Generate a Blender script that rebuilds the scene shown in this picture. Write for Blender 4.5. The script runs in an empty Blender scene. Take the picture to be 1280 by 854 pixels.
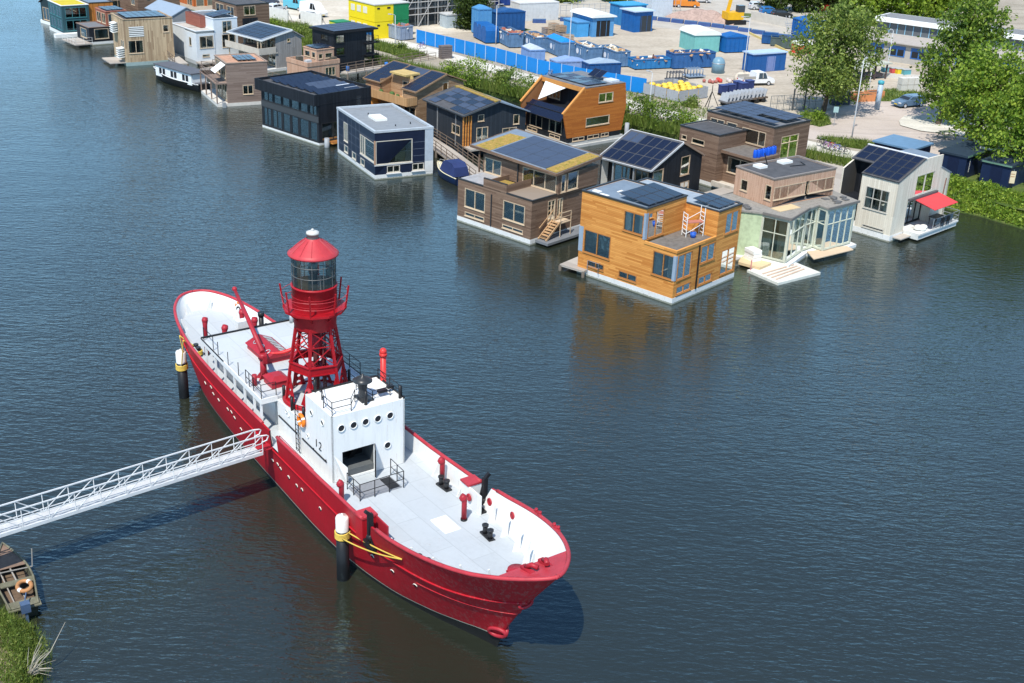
import bpy, math, random
from mathutils import Vector, Matrix
from mathutils.geometry import tessellate_polygon
R = math.radians
scn = bpy.context.scene
COL = scn.collection
random.seed(11)

# ------------------------------------------------------------------ materials
class NT:
    def __init__(s, name):
        s.m = bpy.data.materials.new(name); s.m.use_nodes = True
        s.t = s.m.node_tree; s.t.nodes.clear()
        s.out = s.n('ShaderNodeOutputMaterial')
    def n(s, typ, **kw):
        nd = s.t.nodes.new(typ)
        for k, v in kw.items():
            if k in ('operation', 'blend_type', 'data_type', 'noise_dimensions', 'feature', 'wave_type', 'bands_direction', 'interpolation_type', 'voronoi_dimensions'):
                setattr(nd, k, v)
            elif k.startswith('i'):
                nd.inputs[int(k[1:])].default_value = v
            else:
                nd.inputs[k].default_value = v
        return nd
    def l(s, a, b): s.t.links.new(a, b)
    def math(s, op, a, b=None, c=None):
        nd = s.t.nodes.new('ShaderNodeMath'); nd.operation = op
        for i, v in enumerate((a, b, c)):
            if v is None: continue
            if isinstance(v, (int, float)): nd.inputs[i].default_value = v
            else: s.l(v, nd.inputs[i])
        return nd.outputs[0]
    def mix(s, fac, a, b, bt='MIX'):
        nd = s.t.nodes.new('ShaderNodeMix'); nd.data_type = 'RGBA'; nd.blend_type = bt
        for i, v in ((0, fac), (6, a), (7, b)):
            if isinstance(v, (int, float)): nd.inputs[i].default_value = v
            elif isinstance(v, tuple): nd.inputs[i].default_value = (*v[:3], 1)
            else: s.l(v, nd.inputs[i])
        return nd.outputs[2]
    def ramp(s, fac, stops):
        nd = s.t.nodes.new('ShaderNodeValToRGB'); e = nd.color_ramp.elements
        while len(e) < len(stops): e.new(0.5)
        for el, (p, c) in zip(e, stops):
            el.position = p; el.color = (*c, 1) if len(c) == 3 else c
        s.l(fac, nd.inputs[0]); return nd.outputs[0]
    def noise(s, vec, scale, detail=4, rough=.55, dist=0):
        nd = s.n('ShaderNodeTexNoise', Scale=scale, Detail=detail, Roughness=rough, Distortion=dist)
        if vec is not None: s.l(vec, nd.inputs['Vector'])
        return nd.outputs['Fac']
    def coord(s): return s.n('ShaderNodeTexCoord').outputs['Object']
    def mapv(s, vec, sc=(1, 1, 1), rot=(0, 0, 0)):
        nd = s.n('ShaderNodeMapping'); nd.inputs['Scale'].default_value = sc; nd.inputs['Rotation'].default_value = rot
        s.l(vec, nd.inputs['Vector']); return nd.outputs[0]
    def bsdf(s, col, rough=.6, spec=.5, metal=0., bump=None, bstr=.3, bdist=.02):
        b = s.n('ShaderNodeBsdfPrincipled')
        for k, v in (('Base Color', col), ('Roughness', rough), ('Specular IOR Level', spec), ('Metallic', metal)):
            if isinstance(v, tuple): b.inputs[k].default_value = (*v[:3], 1)
            elif isinstance(v, (int, float)): b.inputs[k].default_value = v
            else: s.l(v, b.inputs[k])
        if bump is not None:
            bn = s.n('ShaderNodeBump', Strength=bstr, Distance=bdist); s.l(bump, bn.inputs['Height']); s.l(bn.outputs[0], b.inputs['Normal'])
        s.l(b.outputs[0], s.out.inputs[0]); return b

def sh(c, k): return tuple(min(1, x * k) for x in c)
_mc = {}
def M(name, c, rough=.6, spec=.35, metal=0., var=.18, vs=1.5, bump=.0, bs=30):
    """painted / plain surface with uneven tone"""
    if name in _mc: return _mc[name]
    t = NT(name); co = t.coord()
    n1 = t.noise(co, vs, 6, .65); n2 = t.noise(co, vs * 9, 3, .6)
    f = t.math('ADD', t.math('MULTIPLY', n1, .7), t.math('MULTIPLY', n2, .3))
    col = t.ramp(f, [(.3, sh(c, 1 - var)), (.5, c), (.72, sh(c, 1 + var * .7))])
    t.bsdf(col, rough, spec, metal, t.noise(co, bs, 3) if bump else None, bump)
    _mc[name] = t.m; return t.m

def plank(name, c1, c2, w=.14, vert=False, grey=None, rough=.75, gap=.07, seg=2.6):
    if name in _mc: return _mc[name]
    t = NT(name); co = t.coord()
    sp = t.n('ShaderNodeSeparateXYZ'); t.l(co, sp.inputs[0])
    xy = t.math('ADD', sp.outputs[0], sp.outputs[1])
    a, b = (xy, sp.outputs[2]) if vert else (sp.outputs[2], xy)
    u = t.math('DIVIDE', a, w); row = t.math('FLOOR', u)
    wn = t.n('ShaderNodeTexWhiteNoise'); wn.noise_dimensions = '1D'; t.l(row, wn.inputs['W'])
    sg = t.math('FLOOR', t.math('ADD', t.math('DIVIDE', b, seg), t.math('MULTIPLY', wn.outputs[0], 7.)))
    cb = t.n('ShaderNodeCombineXYZ'); t.l(row, cb.inputs[0]); t.l(sg, cb.inputs[1])
    wn2 = t.n('ShaderNodeTexWhiteNoise'); wn2.noise_dimensions = '2D'; t.l(cb.outputs[0], wn2.inputs['Vector'])
    grain = t.noise(t.mapv(co, (1.2, 1.2, 14) if not vert else (9, 9, .8)), 2.2, 5, .65)
    f = t.math('ADD', t.math('MULTIPLY', wn2.outputs[0], .6), t.math('MULTIPLY', grain, .4))
    col = t.ramp(f, [(.15, c1), (.8, c2)])
    big = t.noise(co, .35, 3)
    if grey: col = t.mix(t.math('MULTIPLY', t.math('SUBTRACT', big, .42), 3.2), col, grey)
    else: col = t.mix(t.math('MULTIPLY', big, .35), col, sh(c1, .8))
    fr = t.math('FRACT', u)
    g = t.math('LESS_THAN', fr, gap)
    col = t.mix(t.math('MULTIPLY', g, .75), col, sh(c1, .25))
    t.bsdf(col, rough, .25, 0, t.math('SUBTRACT', 1, g), .5, .02)
    _mc[name] = t.m; return t.m

def glass_mat(name='window_glass', tint=(.82, .87, .86), refl=.11):
    t = NT(name)
    tr = t.n('ShaderNodeBsdfTransparent', Color=(*tint, 1)); gl = t.n('ShaderNodeBsdfGlossy', Roughness=.03)
    gl.inputs['Color'].default_value = (.9, .95, .97, 1)
    co = t.coord(); bn = t.n('ShaderNodeBump', Strength=.05, Distance=.1); t.l(t.noise(co, .8, 2), bn.inputs['Height']); t.l(bn.outputs[0], gl.inputs['Normal'])
    lw = t.n('ShaderNodeLayerWeight', Blend=.35)
    f = t.math('MINIMUM', t.math('ADD', t.math('MULTIPLY', lw.outputs['Fresnel'], .8), refl), 1.)
    mx = t.n('ShaderNodeMixShader'); t.l(f, mx.inputs[0]); t.l(tr.outputs[0], mx.inputs[1]); t.l(gl.outputs[0], mx.inputs[2])
    t.l(mx.outputs[0], t.out.inputs[0]); return t.m

def leaf_mat(name, c1, c2, c3, transl=.35):
    t = NT(name)
    g = t.n('ShaderNodeNewGeometry'); co = t.coord()
    f = t.math('ADD', t.math('MULTIPLY', g.outputs['Random Per Island'], .6), t.math('MULTIPLY', t.noise(co, .6, 2), .45))
    col = t.ramp(f, [(.2, c1), (.5, c2), (.85, c3)])
    d = t.n('ShaderNodeBsdfPrincipled', Roughness=.5); d.inputs['Specular IOR Level'].default_value = .3; t.l(col, d.inputs['Base Color'])
    tl = t.n('ShaderNodeBsdfTranslucent'); t.l(t.mix(.5, col, (.18, .26, .02)), tl.inputs['Color'])
    mx = t.n('ShaderNodeMixShader', Fac=transl); t.l(d.outputs[0], mx.inputs[1]); t.l(tl.outputs[0], mx.inputs[2])
    t.l(mx.outputs[0], t.out.inputs[0]); return t.m

def sedum_mat():
    t = NT('sedum'); co = t.coord()
    n = t.noise(co, 3.2, 5, .7); n2 = t.noise(co, 14, 3, .7)
    col = t.ramp(t.math('ADD', t.math('MULTIPLY', n, .6), t.math('MULTIPLY', n2, .4)), [(.40, (.09, .11, .03)), (.47, (.36, .27, .05)), (.52, (.30, .16, .07)), (.60, (.44, .35, .08))])
    t.bsdf(col, .95, .1, 0, n2, .8, .05); return t.m

def rust_red(name, c, weather=.25):
    t = NT(name); co = t.coord()
    n = t.noise(t.mapv(co, (.5, .5, .25)), 1.3, 7, .7); n2 = t.noise(t.mapv(co, (3, 3, .5)), 2.0, 5, .7)
    col = t.ramp(n, [(.25, sh(c, .78)), (.5, c), (.75, sh(c, 1.1))])
    sp = t.n('ShaderNodeSeparateXYZ'); t.l(co, sp.inputs[0])
    bow = t.math('MAXIMUM', t.math('MULTIPLY', t.math('SUBTRACT', sp.outputs[0], 9.), .11), .06)
    low = t.math('MINIMUM', bow, 1.)
    mask = t.math('MULTIPLY', t.math('GREATER_THAN', n2, .55), t.math('MULTIPLY', low, weather))
    col = t.mix(mask, col, (.32, .11, .10))
    n3 = t.noise(t.mapv(co, (5, 5, .3)), 1.6, 6, .75)
    col = t.mix(t.math('MULTIPLY', t.math('GREATER_THAN', n3, .57), .3), col, (.20, .012, .012)); n4 = t.noise(t.mapv(co, (9, 9, .5)), 1.1, 6, .8)
    col = t.mix(t.math('MULTIPLY', t.math('GREATER_THAN', n4, .63), .35), col, (.42, .13, .11))
    cb = t.n('ShaderNodeCombineXYZ'); t.l(sp.outputs[0], cb.inputs[0]); t.l(sp.outputs[2], cb.inputs[1])
    br = t.n('ShaderNodeTexBrick', Scale=1.0); br.inputs['Brick Width'].default_value = 2.3; br.inputs['Row Height'].default_value = .85; br.inputs['Mortar Size'].default_value = .012; br.inputs['Color1'].default_value = (0.35, .35, .35, 1); br.inputs['Color2'].default_value = (.65, .65, .65, 1); br.inputs['Mortar'].default_value = (0, 0, 0, 1)
    t.l(cb.outputs[0], br.inputs['Vector']); bw_ = t.n('ShaderNodeSeparateXYZ'); t.l(br.outputs['Color'], bw_.inputs[0])
    col = t.mix(.16, col, t.mix(bw_.outputs[0], sh(c, .45), sh(c, 1.3)))
    low = t.math('ADD', sp.outputs[2], t.math('MULTIPLY', t.math('SUBTRACT', n2, .5), .9))
    col = t.mix(t.math('MULTIPLY', t.math('LESS_THAN', low, .5), .45), col, (.13, .03, .025))
    hh = t.math('ADD', t.math('MULTIPLY', bw_.outputs[0], .3), t.noise(co, .9, 3))
    t.bsdf(col, .55, .3, 0, hh, .35, .06); return t.m

def white_paint(name, c=(.78, .79, .78)):
    t = NT(name); co = t.coord()
    n = t.noise(t.mapv(co, (2.2, 2.2, .35)), 1.5, 6, .7); n2 = t.noise(co, .7, 3)
    col = t.ramp(n, [(.3, sh(c, .9)), (.52, c)])
    col = t.mix(t.math('MULTIPLY', t.math('GREATER_THAN', t.noise(t.mapv(co, (5, 5, .5)), 2.3, 5, .75), .63), .4), col, (.46, .36, .27))
    t.bsdf(col, .5, .4, 0, n2, .08, .05); return t.m

def deck_paint(name, c):
    t = NT(name); co = t.coord()
    n = t.noise(co, .45, 6, .7); n2 = t.noise(co, 5, 4, .7); n3 = t.noise(t.mapv(co, (.25, 2.5, 1)), 1.6, 5, .7)
    col = t.ramp(t.math('ADD', t.math('MULTIPLY', n, .6), t.math('MULTIPLY', n2, .4)), [(.3, sh(c, .9)), (.5, c), (.7, sh(c, 1.04))])
    br = t.n('ShaderNodeTexBrick', Scale=1.0); br.inputs['Brick Width'].default_value = 3.1; br.inputs['Row Height'].default_value = 1.25; br.inputs['Mortar Size'].default_value = .02; br.inputs['Color1'].default_value = (.4, .4, .4, 1); br.inputs['Color2'].default_value = (.6, .6, .6, 1); br.inputs['Mortar'].default_value = (.12, .12, .12, 1); t.l(co, br.inputs['Vector'])
    col = t.mix(.22, col, br.outputs['Color'], 'OVERLAY')
    col = t.mix(t.math('MULTIPLY', t.math('GREATER_THAN', n3, .62), .13), col, (.30, .29, .27))
    st = t.noise(t.mapv(co, (1.1, 3, 1)), .9, 6, .75); col = t.mix(t.math('MULTIPLY', t.math('GREATER_THAN', st, .66), .25), col, (.34, .24, .17))
    t.bsdf(col, .55, .35, 0, n2, .1, .02); return t.m

def ground_mat(name, c1, c2, c3, s1=.12, s2=3.):
    t = NT(name); co = t.coord()
    n = t.noise(co, s1, 6, .65); n2 = t.noise(co, s2, 4, .7); n3 = t.noise(t.mapv(co, (.06, .5, 1), (0, 0, .7)), 1.2, 5, .7)
    col = t.ramp(t.math('ADD', t.math('MULTIPLY', n, .55), t.math('MULTIPLY', n2, .45)), [(.35, c1), (.5, c2), (.64, c3)])
    col = t.mix(t.math('MULTIPLY', t.math('GREATER_THAN', n3, .56), .3), col, sh(c1, .75))
    t.bsdf(col, .9, .2, 0, n2, .25, .03); return t.m

def water_mat():
    t = NT('canal_water'); co = t.coord()
    big = t.noise(t.mapv(co, (1, .55, 1), (0, 0, .5)), .035, 3, .5)
    # wind ripples: crests run roughly left-right seen from here, broken up by noise
    w1 = t.noise(t.mapv(co, (.62, 1.75, 1), (0, 0, R(14))), 1.5, 3, .55, .3)
    w2 = t.noise(t.mapv(co, (.9, 2.6, 1), (0, 0, R(34))), 2.3, 2, .5, .2)
    w3 = t.noise(t.mapv(co, (.16, .45, 1), (0, 0, R(-8))), .9, 2, .5)
    h = t.math('ADD', t.math('ADD', t.math('MULTIPLY', w1, .62), t.math('MULTIPLY', w2, .28)), t.math('MULTIPLY', w3, .55))
    patch = t.noise(t.mapv(co, (1, .35, 1), (0, 0, R(20))), .022, 4, .6)
    amp = t.math('ADD', .36, t.math('MULTIPLY', t.math('MAXIMUM', t.math('SUBTRACT', t.math('ADD', t.math('MULTIPLY', big, .4), t.math('MULTIPLY', patch, .6)), .36), 0.), 4.2))
    h = t.math('MULTIPLY', h, amp)
    bn = t.n('ShaderNodeBump', Strength=1.0, Distance=WAVE); t.l(h, bn.inputs['Height'])
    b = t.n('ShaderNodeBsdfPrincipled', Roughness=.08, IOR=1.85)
    b.inputs['Specular IOR Level'].default_value = .5; b.inputs['Specular Tint'].default_value = (.50, .84, 1.0, 1)  # blue put into the reflections, on top of the sky's own colour
    col = t.ramp(big, [(.3, (.017, .021, .014)), (.7, (.021, .024, .016))])
    t.l(col, b.inputs['Base Color']); t.l(bn.outputs[0], b.inputs['Normal'])
    t.l(b.outputs[0], t.out.inputs[0]); return t.m

# ------------------------------------------------------------------ mesh collector
class MB:
    def __init__(s): s.v = []; s.f = []; s.mi = []; s.sm = []
    def add(s, pts, faces, m=0, smooth=False):
        o = len(s.v); s.v += [tuple(p) for p in pts]
        for f in faces: s.f.append([i + o for i in f]); s.mi.append(m); s.sm.append(smooth)
        return s
    def box(s, x0, x1, y0, y1, z0, z1, m=0):
        p = [(x, y, z) for z in (z0, z1) for y in (y0, y1) for x in (x0, x1)]
        return s.add(p, [(0, 2, 3, 1), (4, 5, 7, 6), (0, 1, 5, 4), (2, 6, 7, 3), (0, 4, 6, 2), (1, 3, 7, 5)], m)
    def obox(s, o, ex, ey, ez, m=0):
        o, ex, ey, ez = map(Vector, (o, ex, ey, ez))
        p = [o + ex * i + ey * j + ez * k for k in (0, 1) for j in (0, 1) for i in (0, 1)]
        return s.add(p, [(0, 2, 3, 1), (4, 5, 7, 6), (0, 1, 5, 4), (2, 6, 7, 3), (0, 4, 6, 2), (1, 3, 7, 5)], m)
    def bar(s, p, q, w=.05, h=None, m=0):
        p, q = Vector(p), Vector(q); h = h or w; d = q - p
        if d.length < 1e-5: return s
        dn = d.normalized(); up = Vector((0, 0, 1)) if abs(dn.z) < .95 else Vector((1, 0, 0))
        sx = dn.cross(up).normalized(); sy = sx.cross(dn)
        return s.obox(p - sx * w / 2 - sy * h / 2, d, sx * w, sy * h, m)
    def tube(s, pts, r, n=8, m=0, caps=True, closed=False):
        pts = [Vector(p) for p in pts]; k = len(pts); rr = r if isinstance(r, (list, tuple)) else [r] * k
        P = []; prev = None
        for i, p in enumerate(pts):
            if closed: d = pts[(i + 1) % k] - pts[i - 1]
            else: d = pts[min(i + 1, k - 1)] - pts[max(i - 1, 0)]
            d.normalize()
            if prev is None:
                a = Vector((0, 0, 1)) if abs(d.z) < .9 else Vector((1, 0, 0)); x = d.cross(a).normalized()
            else: x = (prev - d * prev.dot(d)).normalized()
            prev = x; y = d.cross(x)
            P += [p + (x * math.cos(2 * math.pi * j / n) + y * math.sin(2 * math.pi * j / n)) * rr[i] for j in range(n)]
        F = []
        for i in range(k if closed else k - 1):
            a, b = i * n, ((i + 1) % k) * n
            F += [(a + j, a + (j + 1) % n, b + (j + 1) % n, b + j) for j in range(n)]
        s.add(P, F, m, n > 5)
        if caps and not closed:
            o = len(s.v) - len(P)
            s.f.append([o + j for j in range(n)][::-1]); s.mi.append(m); s.sm.append(False)
            s.f.append([o + (k - 1) * n + j for j in range(n)]); s.mi.append(m); s.sm.append(False)
        return s
    def lathe(s, prof, c=(0, 0, 0), n=24, m=0, smooth=True):
        P = []; c = Vector(c)
        for r, z in prof: P += [c + Vector((r * math.cos(2 * math.pi * j / n), r * math.sin(2 * math.pi * j / n), z)) for j in range(n)]
        F = [(i * n + j, i * n + (j + 1) % n, (i + 1) * n + (j + 1) % n, (i + 1) * n + j) for i in range(len(prof) - 1) for j in range(n)]
        return s.add(P, F, m, smooth)
    def prism(s, poly, z0, z1, m=0):
        n = len(poly); P = [(x, y, z0) for x, y in poly] + [(x, y, z1) for x, y in poly]
        F = [tuple(range(n))[::-1], tuple(range(n, 2 * n))] + [(i, (i + 1) % n, n + (i + 1) % n, n + i) for i in range(n)]
        return s.add(P, F, m)
    def extr(s, poly3, vec, m=0):
        n = len(poly3); v = Vector(vec); P = [Vector(p) for p in poly3]; P += [p + v for p in P]
        F = [tuple(range(n))[::-1], tuple(range(n, 2 * n))] + [(i, (i + 1) % n, n + (i + 1) % n, n + i) for i in range(n)]
        return s.add(P, F, m)
    def quad(s, a, b, c, d, m=0): return s.add([a, b, c, d], [(0, 1, 2, 3)], m)
    def sphere(s, c, r, n=10, m=0, sz=1.):
        pr = [(r * math.sin(math.pi * i / n) + 1e-4, -r * sz * math.cos(math.pi * i / n)) for i in range(n + 1)]
        return s.lathe(pr, c, max(8, n + 2), m)
    def build(s, name, mats, parent=None, loc=None):
        me = bpy.data.meshes.new(name); me.from_pydata(s.v, [], s.f)
        if not isinstance(mats, (list, tuple)): mats = [mats]
        for x in mats: me.materials.append(x)
        me.polygons.foreach_set('material_index', s.mi); me.polygons.foreach_set('use_smooth', s.sm)
        me.validate(clean_customdata=False)
        o = bpy.data.objects.new(name, me); COL.objects.link(o)
        if parent: o.parent = parent
        if loc: o.location = loc
        return o

def tag(o, label=None, cat=None, group=None, kind=None):
    if label: o['label'] = label
    if cat: o['category'] = cat
    if group: o['group'] = group
    if kind: o['kind'] = kind
    return o
def thing(name, label, cat, loc=(0, 0, 0), rz=0, group=None):
    o = bpy.data.objects.new(name, None); COL.objects.link(o); o.empty_display_size = .3
    o.location = loc; o.rotation_euler = (0, 0, R(rz)); return tag(o, label, cat, group)
def kids(o): return [c for c in COL.objects if c.parent == o]
def dup(src, loc=None, rz=None, label=None, group=None, scale=None, tree=None):
    ch = tree if tree is not None else kids(src)
    r = src.copy(); COL.objects.link(r)
    if loc is not None: r.location = loc
    if rz is not None: r.rotation_euler = (0, 0, R(rz))
    if scale: r.scale = (scale,) * 3
    if label: r['label'] = label
    if group: r['group'] = group
    for c in ch:
        d = c.copy(); COL.objects.link(d); d.parent = r
        for g in kids(c):
            e = g.copy(); COL.objects.link(e); e.parent = d
    return r
def struct(name, mb, mat): return tag(mb.build(name, mat), kind='structure')

# ------------------------------------------------------------------ shared materials
WAVE = .085
EXPO = 0.22
GLASS = glass_mat(); 
GLASS_G = glass_mat('green_glass', (.45, .60, .55), .2)
INNER = M('inner_wall', (.62, .61, .57), .8)
CURTAIN = M('pale_interior', (.62, .6, .55), .8)
def floatmat(name, c):
    t = NT(name); co = t.coord(); sp = t.n('ShaderNodeSeparateXYZ'); t.l(co, sp.inputs[0])
    n = t.noise(co, 1.3, 6, .7); st = t.noise(t.mapv(co, (4, 4, .4)), 1.8, 5, .75)
    col = t.ramp(n, [(.3, sh(c, .88)), (.55, c)])
    edge = t.math('ADD', sp.outputs[2], t.math('MULTIPLY', t.math('SUBTRACT', st, .5), .35))
    col = t.mix(t.math('MULTIPLY', t.math('LESS_THAN', edge, .13), .75), col, (.12, .13, .075))
    col = t.mix(t.math('MULTIPLY', t.math('GREATER_THAN', st, .60), .35), col, (.36, .34, .28))
    t.bsdf(col, .7, .3, 0, n, .2, .02); return t.m
CONC = floatmat('hull_concrete', (.66, .66, .64))
WHITE = M('white_trim', (.78, .78, .75), .5, var=.06)
DARKTRIM = M('dark_trim', (.03, .033, .037), .5)
ALU = M('aluminium', (.55, .57, .6), .35, metal=.6, var=.1)
BLACKM = M('black_metal', (.012, .012, .014), .45)
ROOFFELT = M('roof_felt', (.16, .17, .185), .85, var=.25, bump=.2)
ROOFDARK = M('dark_roof_felt', (.075, .075, .08), .8, var=.4, bump=.2)
ROOFBLUE = M('zinc_roof', (.17, .215, .27), .55, var=.2)
PALEWOOD = plank('pale_wood_frame', (.50, .38, .26), (.60, .47, .33), .3)
LARCH = plank('larch', (.48, .175, .034), (.74, .345, .09), .14)
CEDAR = plank('red_cedar', (.40, .115, .022), (.56, .19, .035), .14)
BROWNW = plank('thermo_wood', (.125, .075, .05), (.25, .165, .115), .13)
BROWNW2 = plank('grey_brown_wood', (.19, .135, .11), (.30, .225, .185), .13)
PINKW = plank('pink_grey_larch', (.46, .27, .18), (.60, .39, .275), .11, True)
WHITEW = plank('bleached_wood', (.62, .555, .45), (.76, .70, .585), .2, True, gap=.04)
GREYW = plank('grey_wood', (.27, .26, .25), (.40, .385, .37), .16, True)
STRIPEW = plank('striped_larch', (.30, .20, .12), (.58, .44, .28), .18, True)
TERRW = plank('weathered_larch', (.27, .16, .085), (.42, .28, .17), .14)
BLACKW = plank('black_cladding', (.010, .012, .016), (.020, .023, .030), .22, True, rough=.55)
NAVYW = M('navy_panels', (.012, .018, .040), .35, var=.2)
DARKBLUEW = plank('dark_grey_cladding', (.022, .029, .038), (.034, .042, .054), .3, True, rough=.6)
ORANGEF = M('orange_window_wood', (.38, .16, .045), .6)
DECKW = plank('deck_boards', (.33, .29, .25), (.46, .42, .37), .15)
BROWNROOF = M('terrace_felt', (.15, .135, .12), .9, var=.5, vs=2.5)
SEDUM = sedum_mat()
def _sol():
    t = NT('solar_cells'); co = t.coord(); sp = t.n('ShaderNodeSeparateXYZ'); t.l(co, sp.inputs[0])
    gx = t.math('LESS_THAN', t.math('FRACT', t.math('DIVIDE', sp.outputs[0], .166)), .05)
    gy = t.math('LESS_THAN', t.math('FRACT', t.math('DIVIDE', sp.outputs[1], .166)), .05)
    col = t.mix(t.math('MULTIPLY', t.math('MAXIMUM', gx, gy), .35), (.006, .010, .028), (.05, .06, .09))
    t.bsdf(col, .22, .5); return t.m
SOLAR = _sol()
SOLFRAME = M('panel_frame', (.10, .11, .13), .35, metal=.5)
STEEL = M('galvanised', (.45, .46, .47), .4, metal=.5)
# ================================================================== LIGHTSHIP
RED = rust_red('ship_red', (.41, .006, .016), .5)
REDP = M('red_paint', (.34, .018, .030), .5, var=.25)
REDD = M('rail_red', (.42, .035, .048), .5, var=.25)
REDT = M('tower_red', (.33, .006, .012), .45, var=.3, vs=2.5)
ROOFR = M('lantern_roof_red', (.45, .04, .05), .5, var=.2)
SHIPW = white_paint('ship_white', (.74, .75, .735))
DECKG = deck_paint('deck_grey', (.43, .465, .49)); DECKL = deck_paint('boat_deck_grey', (.47, .50, .515))
BOOT = M('boot_black', (.012, .011, .011), .6, var=.4)
LINE = M('waterline_stripe', (.45, .42, .33), .6, var=.4)
PORTG = M('port_glass', (.022, .024, .028), .6, .1)
YROPE = M('yellow_rope', (.62, .43, .08), .8, vs=20)
SHIPRZ = -54.4
ship = thing('lightship', 'red lightship with white deckhouse and red lattice lantern tower', 'ship', (-9.5, 56.5, 0), SHIPRZ)
WLN = [(-17.4, 0), (-17.2, .6), (-16.6, 1.05), (-15.4, 1.5), (-13.5, 1.9), (-10.5, 2.2), (-6, 2.45), (-1, 2.6), (4, 2.7), (7.5, 2.5), (10.5, 1.95), (12.8, 1.25), (14.3, .68), (15.3, .3), (15.9, .1), (16.2, 0)]
RLN = [(-20.0, 0), (-19.75, .85), (-19.0, 1.5), (-17.7, 2.1), (-15.4, 2.65), (-12, 3.05), (-7, 3.2), (-1, 3.2), (4.5, 3.2), (9, 3.28), (12, 3.35), (14.6, 3.2), (16.8, 2.72), (18.4, 1.95), (19.6, .95), (20.15, 0)]
def cr(P, t):
    n = len(P) - 1; i = min(int(t * n), n - 1); u = t * n - i
    g = lambda k: P[min(max(k, 0), n)] if 0 <= k <= n else ((P[1][0], -P[1][1]) if k < 0 else (P[n - 1][0], -P[n - 1][1]))
    a, b, c, d = g(i - 1), g(i), g(i + 1), g(i + 2)
    return tuple(.5 * (2 * b[k] + (c[k] - a[k]) * u + (2 * a[k] - 5 * b[k] + 4 * c[k] - d[k]) * u * u + (3 * b[k] - a[k] - 3 * c[k] + d[k]) * u ** 3) for k in (0, 1))
def lerpt(T, x):
    for (a, va), (b, vb) in zip(T, T[1:]):
        if x <= b: return va + (vb - va) * max(0, (x - a) / (b - a))
    return T[-1][1]
ZR = [(-20.4, 4.6), (-18, 4.45), (-14, 4.2), (-9, 4.05), (0, 3.95), (5, 3.98), (9, 4.15), (12, 4.5), (15, 5.05), (17.5, 5.5), (20.2, 6.1)]
ZD = [(-20.4, 3.55), (-17, 3.4), (-12, 3.15), (0, 2.98), (8, 3.02), (12, 3.15), (16, 3.4), (20.2, 3.9)]
NU = 132
def hull_pt(t, z):
    """starboard is negative y; returns outer hull point at normalised length t, height z"""
    w = cr(WLN, t); r = cr(RLN, t); zr = lerpt(ZR, r[0])
    v = max(0., z / zr)
    end = abs(t - .5) * 2
    e = .7 + .55 * max(0, (t - .55) / .45) if t > .5 else .7 + .3 * end
    g = v ** e
    gx = v ** (1.0 + .25 * (t > .5))
    return Vector((w[0] + (r[0] - w[0]) * gx, max(0, w[1] + (r[1] - w[1]) * g), z))
TS = [.5 - .5 * math.cos(math.pi * i / NU) for i in range(NU + 1)]
TS = [.35 * i / NU + .65 * a for i, a in enumerate(TS)]
def S(p, side): return Vector((p[0], p[1] * side, p[2]))
GAP = (-.95, .0); NOTCH = (9.7, 10.75)
def ztop(x): return lerpt(ZR, x)
def rail(t): return hull_pt(t, ztop(cr(RLN, t)[0]))
hb = MB(); bw = MB()
for side in (-1, 1):
    rows = []
    for t in TS:
        xr = cr(RLN, t)[0]; zd = lerpt(ZD, xr) - .03
        zb = .34 + .42 * min(1, max(0, (xr - 12) / 6)); zs = [-1.2, 0, zb, zb + .06] + [zb + .06 + (zd - zb - .06) * k / 6 for k in range(1, 7)]
        rows.append([S(hull_pt(t, z) if z > 0 else Vector((*hull_pt(t, 0)[:2], z)), side) for z in zs])
    nz = len(rows[0]); o = len(hb.v); hb.v += [tuple(p) for r in rows for p in r]
    for i in range(NU):
        for k in range(nz - 1):
            a = o + i * nz + k; f = [a, a + nz, a + nz + 1, a + 1]
            hb.f.append(f if side < 0 else f[::-1]); hb.mi.append(1 if k < 2 else (2 if k == 2 else 0)); hb.sm.append(True)
    # bulwark: outer and inner skin with its own thickness
    for i in range(NU):
        t0, t1 = TS[i], TS[i + 1]; xm = (cr(RLN, t0)[0] + cr(RLN, t1)[0]) / 2
        if side < 0 and GAP[0] < xm < GAP[1]: continue
        cut = NOTCH[0] < xm < NOTCH[1]
        P = []
        for t in (t0, t1):
            r = rail(t); zd = lerpt(ZD, cr(RLN, t)[0]) - .03
            q = hull_pt(t, zd); zt = r.z if not cut else zd + .12
            top = hull_pt(t, zt)
            w = cr(RLN, t); tt = min(max(t, .004), .996)
            a = Vector((*cr(RLN, tt - .004), 0)); b = Vector((*cr(RLN, tt + .004), 0)); d = (b - a).normalized(); inn = Vector((d.y, -d.x, 0)) * .1
            P.append([S(q, side), S(top, side), S(Vector((top.x + inn.x, max(0, top.y + inn.y), top.z)), side), S(Vector((q.x + inn.x, max(0, q.y + inn.y), q.z)), side)])
        A, B = P
        bw.add([*A, *B], [(0, 4, 5, 1)], 0, True); bw.add([A[1], B[1], B[2], A[2]], [(0, 1, 2, 3)], 0); bw.add([*A, *B], [(2, 6, 7, 3)], 1, True)
hull = hb.build('hull', [RED, BOOT, LINE], ship)
bw.build('bulwark', [RED, SHIPW], ship)
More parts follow.
